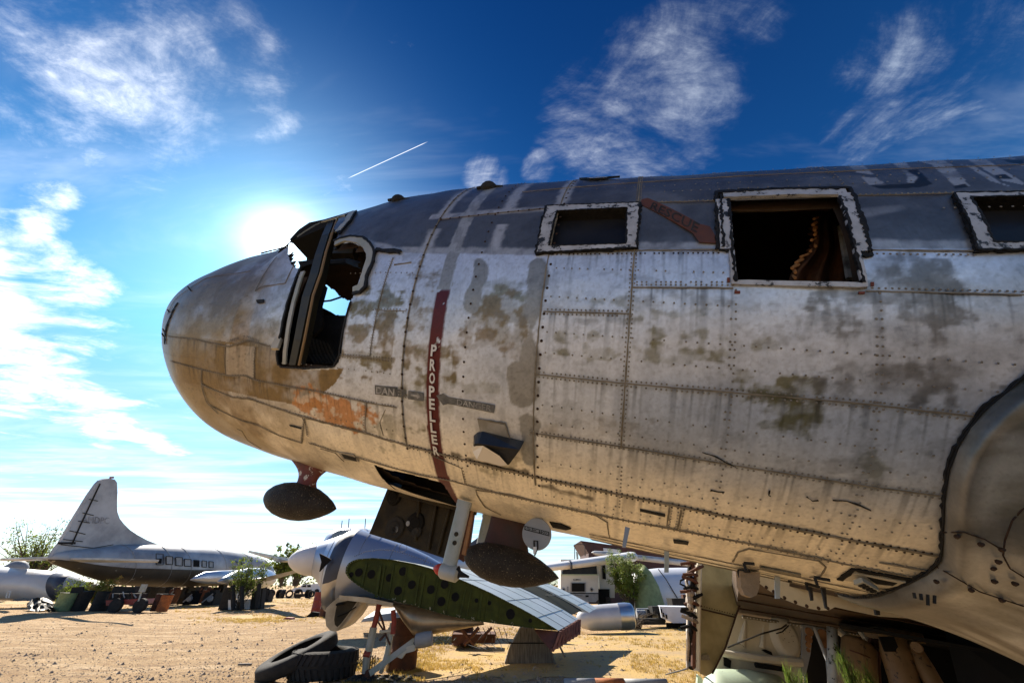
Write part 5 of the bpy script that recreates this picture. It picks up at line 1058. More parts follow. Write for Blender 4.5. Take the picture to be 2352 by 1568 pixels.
# undercarriage leg under it
def T(px, r, m, name, y=9.75, n=8): b = MB(); b.tube([K(a, c, y) for a, c in px], r, n); return b.build(name, m, CW, smooth=True, angle=50)
T([(871,1386),(864,1420),(856,1448)], .055, M['redpaint'], 'upper_strut'); lg1 = T([(858,1440),(850,1480),(843,1510),(838,1545)], [.075,.07,.08,.06], M['post'], 'oleo_leg'); T([(836,1500),(850,1503)], .05, M['redpaint'], 'leg_collar', 9.7)
T([(903,1400),(905,1425),(902,1455)], .05, M['redpaint'], 'upper_strut'); T([(902,1430),(897,1460),(890,1500),(883,1520),(874,1545)], [.06,.055,.06,.05,.04], M['post'], 'oleo_leg', 9.8)
T([(868,1395),(880,1430),(886,1455),(872,1470)], .022, M['rust'], 'cross_brace'); T([(872,1450),(900,1448),(905,1436)], .03, M['cream'], 'cross_brace'); T([(864,1420),(884,1452),(896,1480)], .018, M['rust'], 'cross_brace')
b = MB(); p_ = [K(952,1470,9.6), K(905,1500,9.55), K(850,1545,9.5)]; dirn = (p_[2] - p_[0]).normalized(); up_ = dirn.cross(Vector((0,1,0))).normalized(); b.box((p_[0] + p_[2]) / 2, ((p_[2] - p_[0]).length, .06, .10), (dirn, Vector((0,1,0)), up_)); br = b.build('diagonal_brace', M['post'], CW)
b = MB(); b.lathe(p_[0] + Vector((.03,-.06,-.03)), p_[0] + Vector((.03,.0,-.03)), [(0,.035),(1,.035)], 12); b.build('pivot_pin', M['dark'], br)
b = MB(); b.lathe(K(952,1472,9.6), K(994,1464,9.6), [(0,.05),(.1,.12),(.5,.13),(.95,.12),(1,.06)], 16); b.build('hydraulic_cylinder', M['grey'], CW, smooth=True, angle=50); 
b = MB(); b.prism([K(a, c, 9.55) for a, c in [(935,1484),(955,1478),(952,1494),(930,1500),(922,1512),(912,1508)]], (0,.15,0)); b.build('torque_link', M['cream'], CW)
for a in (851, 856, 862): T([(a, 1505),(a - 3, 1552)], .010, M['rust'], 'brake_line', 9.6, 5)
T([(832,1545),(838,1552),(850,1558),(852,1545),(842,1538)], .035, M['rust'], 'axle_stub'); 
fp_ = G(850,1558); b = MB(); b.lathe(fp_ + Vector((-.02,0,.0)), fp_ + Vector((-.02,0,.14)), [(0,.10),(.8,.09),(1,.05)], 14); b.build('axle_foot', M['rust'], CW)
# red underside of the flap, with its ribs
b = MB(); A0, A1, A2, A3 = K(1283,1449,9.88), K(1330,1421,11.7), K(1329,1456,11.5), K(1265,1496,9.7); b.prism([A0, A1, A2, A3], (-.02,.05,0), 0)
B0, B1, B2, B3 = K(1226,1444,10.0), K(1281,1449,9.9), K(1266,1494,9.72), K(1240,1466,9.95); b.prism([B0, B1, B2, B3], (0,.05,.0), 0)
for t in np.linspace(.02, .98, 8): 
    p0_, p1_ = A0.lerp(A1, t), A3.lerp(A2, t); b.prism([p0_ + Vector((0,-.06,0)), p0_ + Vector((.05,-.04,0)), p1_ + Vector((.05,-.04,0)), p1_ + Vector((0,-.06,0))], (0,.05,0), 1)
b.prism([A3 + Vector((0,-.07,0)), A2 + Vector((0,-.07,0)), A2 + Vector((0,-.07,.05)), A3 + Vector((0,-.07,.05))], (0,.05,0), 1)
b.build('flap', [mat('dull_maroon_flap', (.13,.045,.030), .7, 0, (.05,.02,.015), 4, .9), mat('maroon_rib', (.24,.10,.07), .7, 0, (.12,.05,.03), 6, .8)], CW)
b = MB(); b.box(wsec(.55)[9] + Vector((0,0,.03)), (.35,.1,.06), None, 0); b.tube([wsec(.5)[9] + Vector((-.3,0,.03)), wsec(.55)[10] + Vector((0,0,.09)), wsec(.55)[11] + Vector((.1,0,.04))], .02, 6, 1); b.box(wsec(.6)[13] + Vector((0,0,.03)), (.3,.04,.02), None, 1); b.build('flap_linkage', [M['black'], M['post']], CW)
# plywood trestle under the wing
b = MB(); tz = [(1196,1441),(1226,1443),(1262,1484),(1276,1526),(1159,1522),(1172,1484)]; b.prism([K(a, c, 11.1) for a, c in tz], (0,.45,0), 0); b.box(K(1212,1476,11.07), (.85,.03,.02), None, 1)
ws = b.build('plywood_trestle', [M['wood'], M['dark']], None, org=tuple(G(1215,1526))); tag(ws, 'weathered grey plywood trestle propping up the rear of the severed wing', 'trestle')
for px in ([(1262,1486),(1276,1527)], [(1283,1478),(1298,1508)]): b = MB(); b.tube([K(*px[0], 11.0), K(*px[1], 11.0)], .022, 6); o_ = b.build('wooden_prop', M['wood'], None, org=tuple(K(*px[1], 11.0))); tag(o_, 'thin wooden prop leaning %s the plywood trestle' % ('against the right edge of' if px[0][0] < 1270 else 'under the red flap right of'), 'prop')
# ------------------------------------------------------------------ rusty oil drums
def drum(name, loc, r=.29, h=.88, m='rust', label='', tilt=0, lid=True, group='rusty oil drums'):
    t = thing(name, loc, label, 'oil drum', group); t.rotation_euler = (tilt * .6, tilt, 0); b = MB(); L0 = Vector(loc)
    b.lathe(L0, L0 + Vector((0,0,h)), [(0,r*.97),(.012,r),(.06,r),(.33,r),(.345,r*1.03),(.36,r),(.64,r),(.655,r*1.03),(.67,r),(.985,r),(1,r*1.02)], 28, caps=False)
    b.lathe(L0, L0 + Vector((0,0,h)), [(1,r*1.02),(.99,r*.96),(.97,r*.95),(.97,.01)] if lid else [(1,r*1.02),(.99,r*.97),(.3,r*.96),(.3,.01)], 28, 1, caps=False); b.build('drum_body', [M[m], M['dark']], t, smooth=True, angle=35); return t
g1_ = G(915,1541); drum('oil_drum', (g1_.x, g1_.y + .3, 0), .29, .88, 'rust', 'rusty dark drum standing behind the leg of the severed wing')
g2_ = G(1060,1484); drum('oil_drum', (g2_.x, g2_.y + .25, 0), .30, .62, 'rust', 'short rusty drum in the shade beneath the severed wing')
g3_ = G(721,1414); drum('oil_drum', (g3_.x - .05, g3_.y + .3, 0), .29, 1.15, 'redpaint', 'faded red drum with a bent lid, left of the pair beside the engine', .02)
g4_ = G(740,1418); drum('oil_drum', (g4_.x + .1, g4_.y + .1, 0), .31, 1.2, 'rust', 'dark brown rusty drum right of the faded red one beside the engine', -.03)
g5_ = G(350,1403); drum('oil_drum', (g5_.x, g5_.y + .3, 0), .34, .98, 'rust', 'rust brown drum, left of the joined pair before the airliner', .04)
g6_ = G(370,1403); drum('oil_drum', (g6_.x, g6_.y, 0), .34, .95, 'orange', 'bright orange drum leaning right before the airliner', .10, False)
# bamboo-like pale pole and a red hydraulic jack stand behind the leg
b = MB(); b.tube([G(884,1540) + Vector((0,.2,0)), K(892,1470,9.9), K(897,1440,9.9)], .045, 10); o_ = b.build('pale_post', M['cream'], None, True, org=tuple(G(884,1540))); tag(o_, 'short pale post standing between the wheel leg and the rusty drum', 'post')
# ------------------------------------------------------------------ tyres
def tyre(name, loc, R, w, mt, label, grp=None, lugs=26, lug=.02, rot=None):
    t = thing(name, loc, label, 'tyre', grp); b = MB(); n = 56
    prof = [(-.5,.66),(-.52,.74),(-.50,.86),(-.44,.955),(-.30,.99),(0,1.0),(.30,.99),(.44,.955),(.50,.86),(.52,.74),(.5,.66),(.40,.62),(.40,.70),(.42,.84),(.3,.93),(0,.945),(-.3,.93),(-.42,.84),(-.40,.70),(-.40,.62)]
    rings = []; L0 = Vector(loc)
    for j in range(n):
        a = 2*PI*j/n; rings.append([L0 + Vector((math.cos(a)*R*q, math.sin(a)*R*q, w*p)) for p, q in prof])
    rings.append(rings[0]); b.loft(rings, 0, caps=False); b.build('casing', M['tyre'], t, smooth=True, angle=50)
    if lugs:
        c = MB()
        for k in range(lugs):
            for sd_ in (-1, 1):
                a0 = 2*PI*(k + (.5 if sd_ > 0 else 0))/lugs; p_ = []
                for (aa, zz_, rr_) in ((0,.06,1.0),(.10,.06,1.0),(.19,.47,.955),(.09,.47,.955)): p_.append((a0 + aa * 1.1, zz_ * sd_ * w, rr_ * R))
                lo_ = [L0 + Vector((math.cos(a)*r, math.sin(a)*r, z)) for a, z, r in p_]; hi_ = [L0 + Vector((math.cos(a)*(r+lug), math.sin(a)*(r+lug), z)) for a, z, r in p_]
                c.add(lo_ + hi_, [(4,5,6,7),(0,1,5,4),(1,2,6,5),(2,3,7,6),(3,0,4,7)], 0)
        c.build('tread', M['tyre'], t)
    if rot is not None: t.rotation_mode = 'QUATERNION'; t.rotation_quaternion = rot
    return t
gt = G(706,1566); ty1 = tyre('tractor_tyre', (gt.x, gt.y + .62, .20), .62, .42, 'tyre', 'chunky treaded black tyre lying flat on the sand at the bottom edge', None, 34, .028)
from mathutils import Quaternion
# smooth tyre leaning on it: low end on the sand at left, high end resting on the flat one
lowp = G(612,1544) + Vector((0,.1,.06)); highp = K(752,1474,9.75); ax_ = (highp - lowp); nrm_ = Vector((-ax_.z, -.22 * ax_.x, ax_.x)).normalized(); ctr_ = (lowp + highp) / 2
ty2 = tyre('bald_tyre', tuple(ctr_), ax_.length / 2 * 1.0, .26, 'tyre', 'smooth bald black tyre leaning with its right end up on the treaded one', None, 0, 0, nrm_.to_track_quat('Z', 'Y'))
# ------------------------------------------------------------------ background aircraft
def shell(mb, stations, plane, wk, n=20, m=0, wfun=None):
    """body given by its upper and lower outline in one upright plane; wk = half width / half height"""
    rings = []
    nrm = Vector((-(plane[1][1]-plane[0][1]), plane[1][0]-plane[0][0], 0)).normalized()
    for i, (t, q) in enumerate(stations):
        T_, B_ = VPl(*t, *plane), VPl(*q, *plane); c = (T_ + B_) / 2; h = (T_ - B_) / 2; w = h.length * (wfun[i] if wfun else wk)
        rings.append([c + h * math.cos(2*PI*j/n) + nrm * w * math.sin(2*PI*j/n) for j in range(n)])
    mb.loft(rings, m); return rings
def pl_at(plane, px, off=0.0):
    nrm = Vector((-(plane[1][1]-plane[0][1]), plane[1][0]-plane[0][0], 0)).normalized()
    if nrm.y > 0: nrm = -nrm
    P0 = (plane[0][0] + nrm.x * off, plane[0][1] + nrm.y * off); P1 = (plane[1][0] + nrm.x * off, plane[1][1] + nrm.y * off); return [VPl(a, c, P0, P1) for a, c in px], nrm
AP = ((-30.7, 31.0), (-28.3, 52.5))
AL = thing('old_airliner', (-29.5, 42, 0), 'silver and white propeller airliner with a tall fin beyond the orange drum', 'aircraft')
stn = [((108,1280),(108,1286)), ((125,1268),(125,1296)), ((161,1262),(161,1309)), ((195,1259),(195,1322)), ((222,1257),(222,1330)), ((250,1253),(250,1338)), ((274,1250),(274,1343)), ((310,1249),(310,1345)), ((354,1250),(354,1347)), ((400,1253),(400,1347)), ((440,1255),(440,1346)), ((483,1258),(483,1345)), ((520,1263),(520,1344)), ((548,1268),(548,1343)), ((572,1274),(572,1341)), ((596,1281),(596,1339)), ((612,1293),(612,1335)), ((622,1305),(622,1326))]
M['linerwhite'] = mat('streaked_white_airliner', (.42,.44,.46), .5, .1, (.17,.18,.20), .45, .9, .05, 3, (.12,.12,.13), 1.2, .66)
b = MB(); shell(b, stn, AP, .95, 28); body = b.build('fuselage', M['linerwhite'], AL, smooth=True)
for sx in (6, 8, 9, 11, 13, 15):
    t_, q_ = stn[sx]; T_, B_ = VPl(*t_, *AP), VPl(*q_, *AP); c_ = (T_ + B_) / 2; h_ = (T_ - B_) / 2 * 1.004; P2_, n2a = pl_at(AP, [(0,0)]); b = MB(); b.tube([c_ + h_ * math.cos(x) + n2a * h_.length * .953 * math.sin(x) for x in np.linspace(.1, 2.9, 24)], .018, 4); b.build('panel_seam', M['grey'], AL)
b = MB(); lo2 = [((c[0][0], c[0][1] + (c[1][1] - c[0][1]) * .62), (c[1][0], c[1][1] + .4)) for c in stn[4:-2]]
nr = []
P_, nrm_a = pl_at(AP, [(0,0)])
for t, q in stn[:-2]:  # dark belly coat, carried under the tail cone as painted-in shade
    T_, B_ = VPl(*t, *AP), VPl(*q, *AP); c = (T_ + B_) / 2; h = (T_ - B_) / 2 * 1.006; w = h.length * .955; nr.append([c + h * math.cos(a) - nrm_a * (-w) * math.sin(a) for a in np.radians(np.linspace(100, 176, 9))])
b.loft(nr, 0, caps=False, closed=False); b.build('belly_paint', mat('shaded_grey_belly', (.07,.06,.045), .6, .1, (.025,.022,.018), .5, .9, 0, 3, (.35,.32,.25), .9, .62), AL, smooth=True)
fin = [(118,1276),(138,1247),(174,1185),(205,1135),(222,1111),(230,1103),(240,1099),(254,1098),(264,1101),(269,1108),(270,1130),(269,1160),(270,1176),(275,1190),(284,1202),(298,1216),(316,1228),(338,1240),(366,1251),(300,1262),(200,1270),(130,1284)]
P_, nrm_a = pl_at(AP, fin, .12); b = MB(); b.prism(P_, -nrm_a * .24); fn = b.build('tail_fin', M['linerwhite'], AL)
b = MB(); P_, _n = pl_at(AP, [(165,1250),(185,1205),(230,1110)], .14); b.tube(P_, .05, 5)
for px in ([(160,1218),(196,1226)], [(146,1238),(190,1243)], [(205,1146),(225,1150)], [(190,1177),(215,1183)], [(180,1196),(206,1200)], [(140,1250),(215,1258),(260,1250)]): P_, _n = pl_at(AP, px, .14); b.tube(P_, .03, 4)
P_, _n = pl_at(AP, [(136,1244),(174,1244),(174,1249),(134,1249)], .16); b.prism(P_, -_n * .1); b.build('rudder_lines', M['dark'], fn)
b = MB(); o3, _n = pl_at(AP, [(188,1200),(250,1203),(190,1184)], .15); flat_text(b, 'AMDPC', o3[0], o3[1] - o3[0], o3[2] - o3[0], 0, .0); b.build('fin_lettering', mat('faded_fin_lettering', (.12,.12,.13), .7, 0, (.34,.35,.37), 1.6, 1.0), fn)
b = MB(); P_, _n = pl_at(AP, [(256,1098),(262,1098),(262,1094),(257,1094)], .1); b.prism(P_, -_n * .2); b.build('fin_beacon', M['redpaint'], fn)
def panel_at(mb, px, off, th, m=0): P_, n_ = pl_at(AP, px, off); mb.prism(P_, -n_ * th, m)
for i, (x0, y0, x1, y1) in enumerate(((1113,645,1163,725),(1185,663,1230,723),(1253,670,1300,732),(1315,683,1362,736),(1382,690,1420,738),(1440,695,1472,742),(1490,700,1520,745),(1660,700,1690,750),(1710,708,1740,752))):
    u0, v0, u1, v1 = .3222*x0, 1063+.3222*y0, .3222*x1, 1063+.3222*y1; b = MB(); e = 1.0
    ux_ = [p[0][0] for p in stn]; hh = np.interp((u0+u1)/2, ux_, [(VPl(*p[0], *AP) - VPl(*p[1], *AP)).length / 2 for p in stn]); off = hh * .95 + .0
    P_, n_ = pl_at(AP, [(u0,v0),(u1,v0+1),(u1,v1),(u0,v1-1)], off + .02); b.tube(P_ + [P_[0]], .035, 4, 0); P_, n_ = pl_at(AP, [(u0+1,v0+1),(u1-1,v0+2),(u1-1,v1-1),(u0+1,v1-2)] if i else [(u0+4,v0+11),(u1-3,v0+11),(u1-4,v1-3),(u0+4,v1-4)], off); b.prism([p + n_ * .01 for p in P_], -n_ * .5, 1 if i in (0,4,8) else 2)
    b.build('window', [M['dark'], M['black'], M['grey']], AL)
def flatwing(name, px, Ys, th, m, parent): 
    b = MB(); b.prism([K(a, c, y) for (a, c), y in zip(px, Ys)], (0,0,th)); return b.build(name, m, parent)
flatwing('tailplane', [(140,1284),(225,1285),(364,1289),(362,1291),(230,1291),(150,1290)], [31.5,28,24.5,24.8,29,33], .10, M['linerwhite'], AL)
flatwing('tailplane', [(0,1284),(108,1281),(112,1286),(60,1288),(0,1287)], [41,33,34,40,42], .10, M['linerwhite'], AL)
b = MB(); b.loft([[K(540,1334,38), K(560,1331,37.6), K(600,1327,40), K(580,1338,40)], [K(600,1327,34), K(625,1322,33.5), K(650,1322,35), K(620,1333,35)], [K(680,1308,27.5), K(690,1308,27.4), K(700,1309,28.2), K(690,1312,28.2)]], 0); b.build('wing', M['linerwhite'], AL, smooth=True, angle=30)
b = MB(); b.prism([K(570,1268,62), K(660,1287,47), K(668,1291,48), K(640,1290,50)], (0,0,.25)); b.build('wing', M['linerwhite'], AL)
b = MB(); P0 = ((-22, 39), (-25, 53)); shell(b, [((500,1334),(500,1337)), ((520,1322),(520,1340)), ((548,1309),(548,1345)), ((575,1303),(575,1350)), ((600,1304),(600,1350)), ((615,1308),(614,1345)), ((621,1315),(620,1338))], P0, .9, 20); b.build('nacelle', M['bluealu'], AL, smooth=True)
b = MB(); shell(b, [((437,1330),(437,1332)), ((450,1322),(450,1336)), ((470,1313),(470,1340)), ((500,1310),(500,1341)), ((540,1308),(540,1342))], ((-26.5, 40), (-26, 50)), .5, 16); b.build('wing_fillet', M['bluealu'], AL, smooth=True)
for px in ([(534,1344),(536,1400)], [(555,1346),(556,1400)], [(596,1340),(590,1396)]): b = MB(); b.tube([K(*px[0], 33), K(*px[1], 33)], .14, 8); b.build('undercarriage_leg', M['dark'], AL)
# far left: lying fuselage section
FB = ((-60, 36), (-26, 38)); FS = thing('fuselage_section', (-34, 36.5, 0), 'white fuselage lying at the left edge with a black band near its tapered end', 'aircraft')
b = MB(); shell(b, [((-160,1290),(-160,1372)), ((0,1301),(0,1378)), ((100,1309),(100,1380)), ((136,1313),(136,1381))], FB, 1, 28); b.build('fuselage', [mat('white_over_grey', (.62,.62,.62), .4, .1, (.45,.45,.46), .4, .8, 0, 3, (.16,.16,.17), .9, .68)], FS, smooth=True)
b = MB(); shell(b, [((136,1313),(136,1381)), ((171,1318),(171,1378))], FB, 1, 28); b.build('black_band', M['band'], FS, smooth=True)
b = MB(); shell(b, [((171,1318),(171,1378)), ((206,1331),(206,1372)), ((232,1346),(232,1362))], FB, 1, 28); b.build('tail_cone', M['linerwhite'], FS, smooth=True)
b = MB(); P_, n_ = pl_at(FB, [(18,1358),(24,1358),(20,1372),(14,1372)], 1.75); b.tube(P_ + [P_[0]], .05, 5); b.build('window', M['white'], FS)
b = MB(); c0 = K(42,1296,52); b.lathe(c0 - Vector((0,0,.9)), c0 + Vector((0,0,.5)), [(0,1.1),(.5,1.0),(.8,.7),(1,.1)], 14); o_ = b.build('gun_dome', M['grey'], None, True, org=tuple(c0 - Vector((0,0,2)))); tag(o_, 'small ribbed grey dome showing above the lying white fuselage', 'dome')
# parked fuselage behind the engine, only its cockpit and back showing
SP = thing('light_transport', (-4, 17.5, 0), 'blue grey aircraft with a small cockpit and roof aerials behind the silver nacelle', 'aircraft'); PB = ((-7.2, 17.5), (2.0, 18.2))
b = MB(); shell(b, [((728,1262),(728,1270)), ((742,1246),(742,1300)), ((755,1226),(755,1330)), ((772,1214),(772,1340)), ((800,1211),(800,1345)), ((840,1213),(840,1345)), ((900,1228),(900,1345)), ((960,1246),(960,1345)), ((1040,1258),(1040,1340)), ((1140,1262),(1140,1320))], PB, .8, 22); b.build('fuselage', M['bluealu'], SP, smooth=True)
b = MB(); P_, n_ = pl_at(PB, [(757,1248),(764,1226),(776,1217),(802,1216),(800,1232),(786,1240),(770,1247)], .78); b.prism(P_, -n_ * .3); b.build('cockpit_glass', mat('blue_grey_glass', (.10,.14,.20), .15, 0, (.2,.24,.3), 3, .6), SP)
for a, c, d in ((784,1212,1195),(800,1212,1190),(838,1213,1190)): b = MB(); P_, n_ = pl_at(PB, [(a,c),(a + 2,d)]); b.tube(P_, .02, 5); b.build('roof_aerial', M['grey'], SP)
b = MB(); P_, n_ = pl_at(PB, [(1060,1262),(1100,1232),(1128,1214),(1140,1262)]); b.prism(P_, -n_ * .2); b.build('tail_fin', M['band'], SP)
# open ground shed and dark roofs on the right
sh = thing('dark_shed', tuple(K(1400,1345,46)), 'dark maroon tin shed rising beyond the white lorry', 'shed'); b = MB(); b.prism([K(a, c, 46) for a, c in [(1334,1241),(1352,1270),(1352,1400),(1700,1400),(1700,1292),(1560,1262),(1400,1250)]], (0,6,0)); b.build('wall', mat('dark_maroon_tin', (.07,.022,.018), .7, 0, (.025,.012,.01), .5, .9), sh)
b = MB(); b.prism([K(1385,1258,45.9), K(1424,1262,45.9), K(1424,1286,45.9), K(1390,1280,45.9)], (0,-.1,0)); b.build('pale_panel', mat('pale_roof_panel', (.6,.62,.66), .6), sh)
RP = thing('parked_airliner', tuple(K(1560,1400,31)), 'white airliner fuselage with oval windows behind the leafy bush', 'aircraft'); PR = ((7, 30.5), (16, 31.5))
b = MB(); shell(b, [((1450,1318),(1450,1420)), ((1476,1308),(1476,1424)), ((1510,1304),(1510,1426)), ((1560,1303),(1560,1427)), ((1640,1304),(1640,1429)), ((1760,1306),(1760,1432))], PR, 1, 28); b.build('fuselage', [mat('clean_white_airliner', (.66,.68,.72), .4, .05, (.55,.57,.60), .6, .6)], RP, smooth=True)
for a in (1543,1563,1582,1601): b = MB(); P_, n_ = pl_at(PR, [(a-5,1372),(a-4,1368),(a+1,1368),(a+5,1371),(a+6,1382),(a+4,1386),(a,1386),(a-4,1382)], 1.44); b.prism(P_, -n_ * .15); b.build('window', M['dark'], RP)
b = MB(); P_, n_ = pl_at(PR, [(1512,1306),(1530,1330),(1545,1355),(1562,1382),(1580,1398)], 1.55); b.tube(P_, .03, 5); b.build('hanging_cable', M['cable'], RP)
b = MB(); b.lathe(K(1240,1305,27), K(1450,1278,30), [(0,.12),(.05,.20),(1,.30)], 16, squash=(2.2,1)); b.lathe(K(1308,1297,27.5), K(1312,1296.5,27.5), [(0,.245),(1,.245)], 16, 1, squash=(2.2,1)); b.build('wing', [M['spin'], M['band']], RP, smooth=True, angle=40)
b = MB(); b.lathe(K(1358,1268,36), K(1640,1300,36), [(0,.02),(.03,.22),(.12,.30),(1,.30)], 12, squash=(1,.7)); b.build('wing', M['linerwhite'], RP, smooth=True)
b = MB(); c0 = K(1494,1400,28); 
for k in range(1): b.lathe(c0 - Vector((0,0,1.4)), c0 + Vector((0,0,2.3)), [(0,.92),(.4,.88),(.7,.7),(.9,.38),(1,.05)], 22)
o_ = b.build('mossy_dome', M['moss'], None, True, org=tuple(c0 - Vector((0,0,1.4)))); tag(o_, 'tall mossy green nose cone standing beside the white airliner windows', 'nose cone')
# white lorry
LR = thing('lorry', tuple(K(1333,1404,29.5)), 'white flat-nosed lorry with dark grille, two round headlamps and a wide windscreen', 'lorry')
def plate(px, y, d, m, name, par=LR): b = MB(); b.prism([K(a, c, y) for a, c in px], (0,d,0)); return b.build(name, m, par)
cabm = mat('lorry_white_paint', (.60,.60,.57), .45, 0, (.48,.47,.43), 1.5, .7, 0, 3, (.25,.22,.18), 5, .70)
plate([(1288,1284),(1379,1284),(1379,1319),(1288,1319)], 29.6, 1.7, cabm, 'cab_roof'); plate([(1288,1319),(1374,1319),(1374,1361),(1288,1361)], 29.5, 1.8, cabm, 'cab'); plate([(1296,1363),(1374,1363),(1374,1376),(1368,1382),(1300,1380)], 29.35, .5, M['grey'], 'bumper'); plate([(1288,1361),(1380,1361),(1380,1363),(1288,1363)], 29.4, .5, M['black'], 'bumper_gap')
plate([(1293,1300),(1370,1298),(1372,1319),(1291,1319)], 29.45, .05, M['glass'], 'windscreen'); plate([(1288,1318),(1374,1318),(1374,1320.5),(1288,1320.5)], 29.4, .1, M['palegreen'], 'trim')
gp = plate([(1311,1337),(1346,1337),(1346,1360),(1311,1360)], 29.42, .06, M['grey'], 'grille_frame'); plate([(1313.5,1338.5),(1343,1338.5),(1343,1357.5),(1313.5,1357.5)], 29.38, .05, M['black'], 'grille')
for a in (1294.5,1358.5): b = MB(); c0 = K(a,1353,29.48); b.lathe(c0, c0 - Vector((0,.08,0)), [(0,.115),(.6,.11),(1,.08)], 16, 0); b.lathe(c0 - Vector((0,.081,0)), c0 - Vector((0,.09,0)), [(0,.06),(1,.04)], 12, 1); b.build('headlamp', [M['grey'], M['dark']], LR)
b = MB(); o_ = K(1316,1332.5,29.44); flat_text(b, 'GMC', o_, K(1335,1332.5,29.44) - o_, K(1316,1328.5,29.44) - o_, 0, .02); b.build('badge_lettering', M['ink'], LR)
plate([(1302,1346),(1306,1346),(1306,1360),(1302,1360)], 29.44, .02, M['grey'], 'side_vent'); plate([(1320,1366),(1338,1367),(1338,1368),(1320,1367)], 29.3, .02, M['black'], 'bumper_slot'); plate([(1345,1366),(1352,1366),(1352,1370),(1345,1370)], 29.3, .02, M['black'], 'bumper_slot')
plate([(1378,1288),(1412,1290),(1412,1372),(1378,1372)], 30.2, 1.6, cabm, 'sleeper'); plate([(1383,1292),(1390,1292),(1392,1330),(1384,1328)], 30.1, .05, M['black'], 'side_window'); plate([(1375,1352),(1400,1352),(1400,1395),(1375,1395)], 30.0, .3, M['black'], 'wheel_arch')
for a in (1390,1306): b = MB(); c0 = K(a,1386,30.3); b.lathe(c0, c0 + Vector((.3,0,0)), [(0,.3),(.05,.5),(.95,.5),(1,.3)], 20); b.build('wheel', M['tyre'], LR, smooth=True, angle=40)
b = MB(); P_ = [K(1320,1283,30), K(1320,1250,30), K(1343,1249,30), K(1344,1276,30)]; b.tube(P_, .03, 5); b.build('mirror_frame', M['dark'], LR); b = MB(); b.box(K(1326,1277,29.9), (.12,.08,.55)); b.build('exhaust_stub', M['post'], LR)
# engine cowl tube lying on the sand
CT = thing('engine_cowling', tuple(G(1400,1446)), 'white and bare metal cowling tube lying in the shade behind the wing tip', 'cowling'); y_ = 18.6
b = MB(); b.lathe(K(1325,1420,y_), K(1421,1415,y_), [(0,.10),(.1,.30),(.3,.40),(.6,.42),(1,.43)], 28); b.build('cowl_body', [mat('peeling_white_cowl', (.60,.60,.60), .4, .2, (.45,.45,.46), 2, .7, 0, 3, (.12,.08,.06), 3.2, .64)], CT, smooth=True, angle=50)
b = MB(); b.lathe(K(1421,1415,y_), K(1454,1414,y_), [(0,.44),(.5,.45),(.9,.43),(1,.38),(1,.34)], 28); b.build('cowl_lip', M['alu'], CT, smooth=True, angle=50)
# white wing tip and pipe trailer
b = MB(); b.prism([K(a, c, 19.6) for a, c in [(1515,1392),(1620,1394),(1620,1430),(1546,1430),(1520,1418)]], (.3,1.2,0), 0); 
for a, c in ((1519,1402),(1524,1411),(1531,1415)): b.box(K(a, c, 19.55), (.05,.06,.14), None, 1)
b.box(K(1570,1440,20.2), (1.3,.4,.3), None, 1); o_ = b.build('wing_tip_section', [mat('clean_white_tip', (.66,.68,.72), .45), M['black']], None, org=tuple(G(1570,1446))); tag(o_, 'bright white boxy wing tip section standing left of the hanging wheel door', 'wing tip')
b = MB(); b.tube([K(1462,1409,21), K(1530,1408,21)], .14, 10, 0); b.tube([K(1462,1402,21.3), K(1530,1401,21.3)], .10, 10, 0); b.box(K(1492,1410,20.8), (.12,.1,.35), None, 1); o_ = b.build('steel_pipes', [M['grey'], M['black']], None, org=tuple(G(1495,1418))); tag(o_, 'two grey pipes lying level between the bush and white wing tip', 'pipe')
b = MB(); b.box(K(1518,1399,20.5), (.9,.6,.25)); b.box(K(1480,1426,20.2), (1.6,.5,.2)); b.box(K(1490,1414,20.9), (.2,.4,.5)); b.box(K(1518,1410,20.6), (.2,.4,.5)); o_ = b.build('timber_block', M['dark'], None, org=tuple(G(1500,1430))); tag(o_, 'dark timber cribbing under the grey pipes', 'timber block')
b = MB(); b.tube([K(1545,1395,24), K(1552,1383,24), K(1566,1379,24), K(1580,1384,24), K(1590,1398,24)], .10, 8); b.tube([K(1540,1398,24), K(1542,1385,24)], .08, 6, 1); b.box(K(1560,1392,24), (.9,.8,.7), None, 1); b.box(K(1575,1378,24), (.3,.3,.5), None, 2); o_ = b.build('scrap_engine', [M['post'], M['dark'], M['rust']], None, org=tuple(G(1565,1404))); tag(o_, 'dark scrap engine with pale pipes under the oval windows', 'engine')
# white upturned boat-like tail piece behind the wheel leg
b = MB(); b.loft([[K(829,1427,17), K(835,1420,17), K(835,1421,18.5), K(829,1428,18.5)], [K(860,1424,17), K(866,1412,17), K(866,1398,18.5), K(860,1426,18.5)], [K(925,1424,17), K(925,1405,17), K(925,1392,18.5), K(925,1426,18.5)], [K(960,1424,17), K(960,1415,17), K(960,1402,18.5), K(960,1426,18.5)]], 0); o_ = b.build('white_tailplane', M['linerwhite'], None, org=tuple(K(900,1430,17.5))); tag(o_, 'white scratched tailplane seen behind the wheel leg of the severed wing', 'tailplane')
b = MB(); b.tube([K(905,1430,17.5), K(905,1440,17.5)], .12, 6); b.tube([K(945,1428,17.5), K(945,1438,17.5)], .12, 6); o_ = b.build('low_stand', M['dark'], None, org=tuple(K(925,1440,17.5))); tag(o_, 'low dark stand holding the scratched white tailplane off the sand', 'stand')
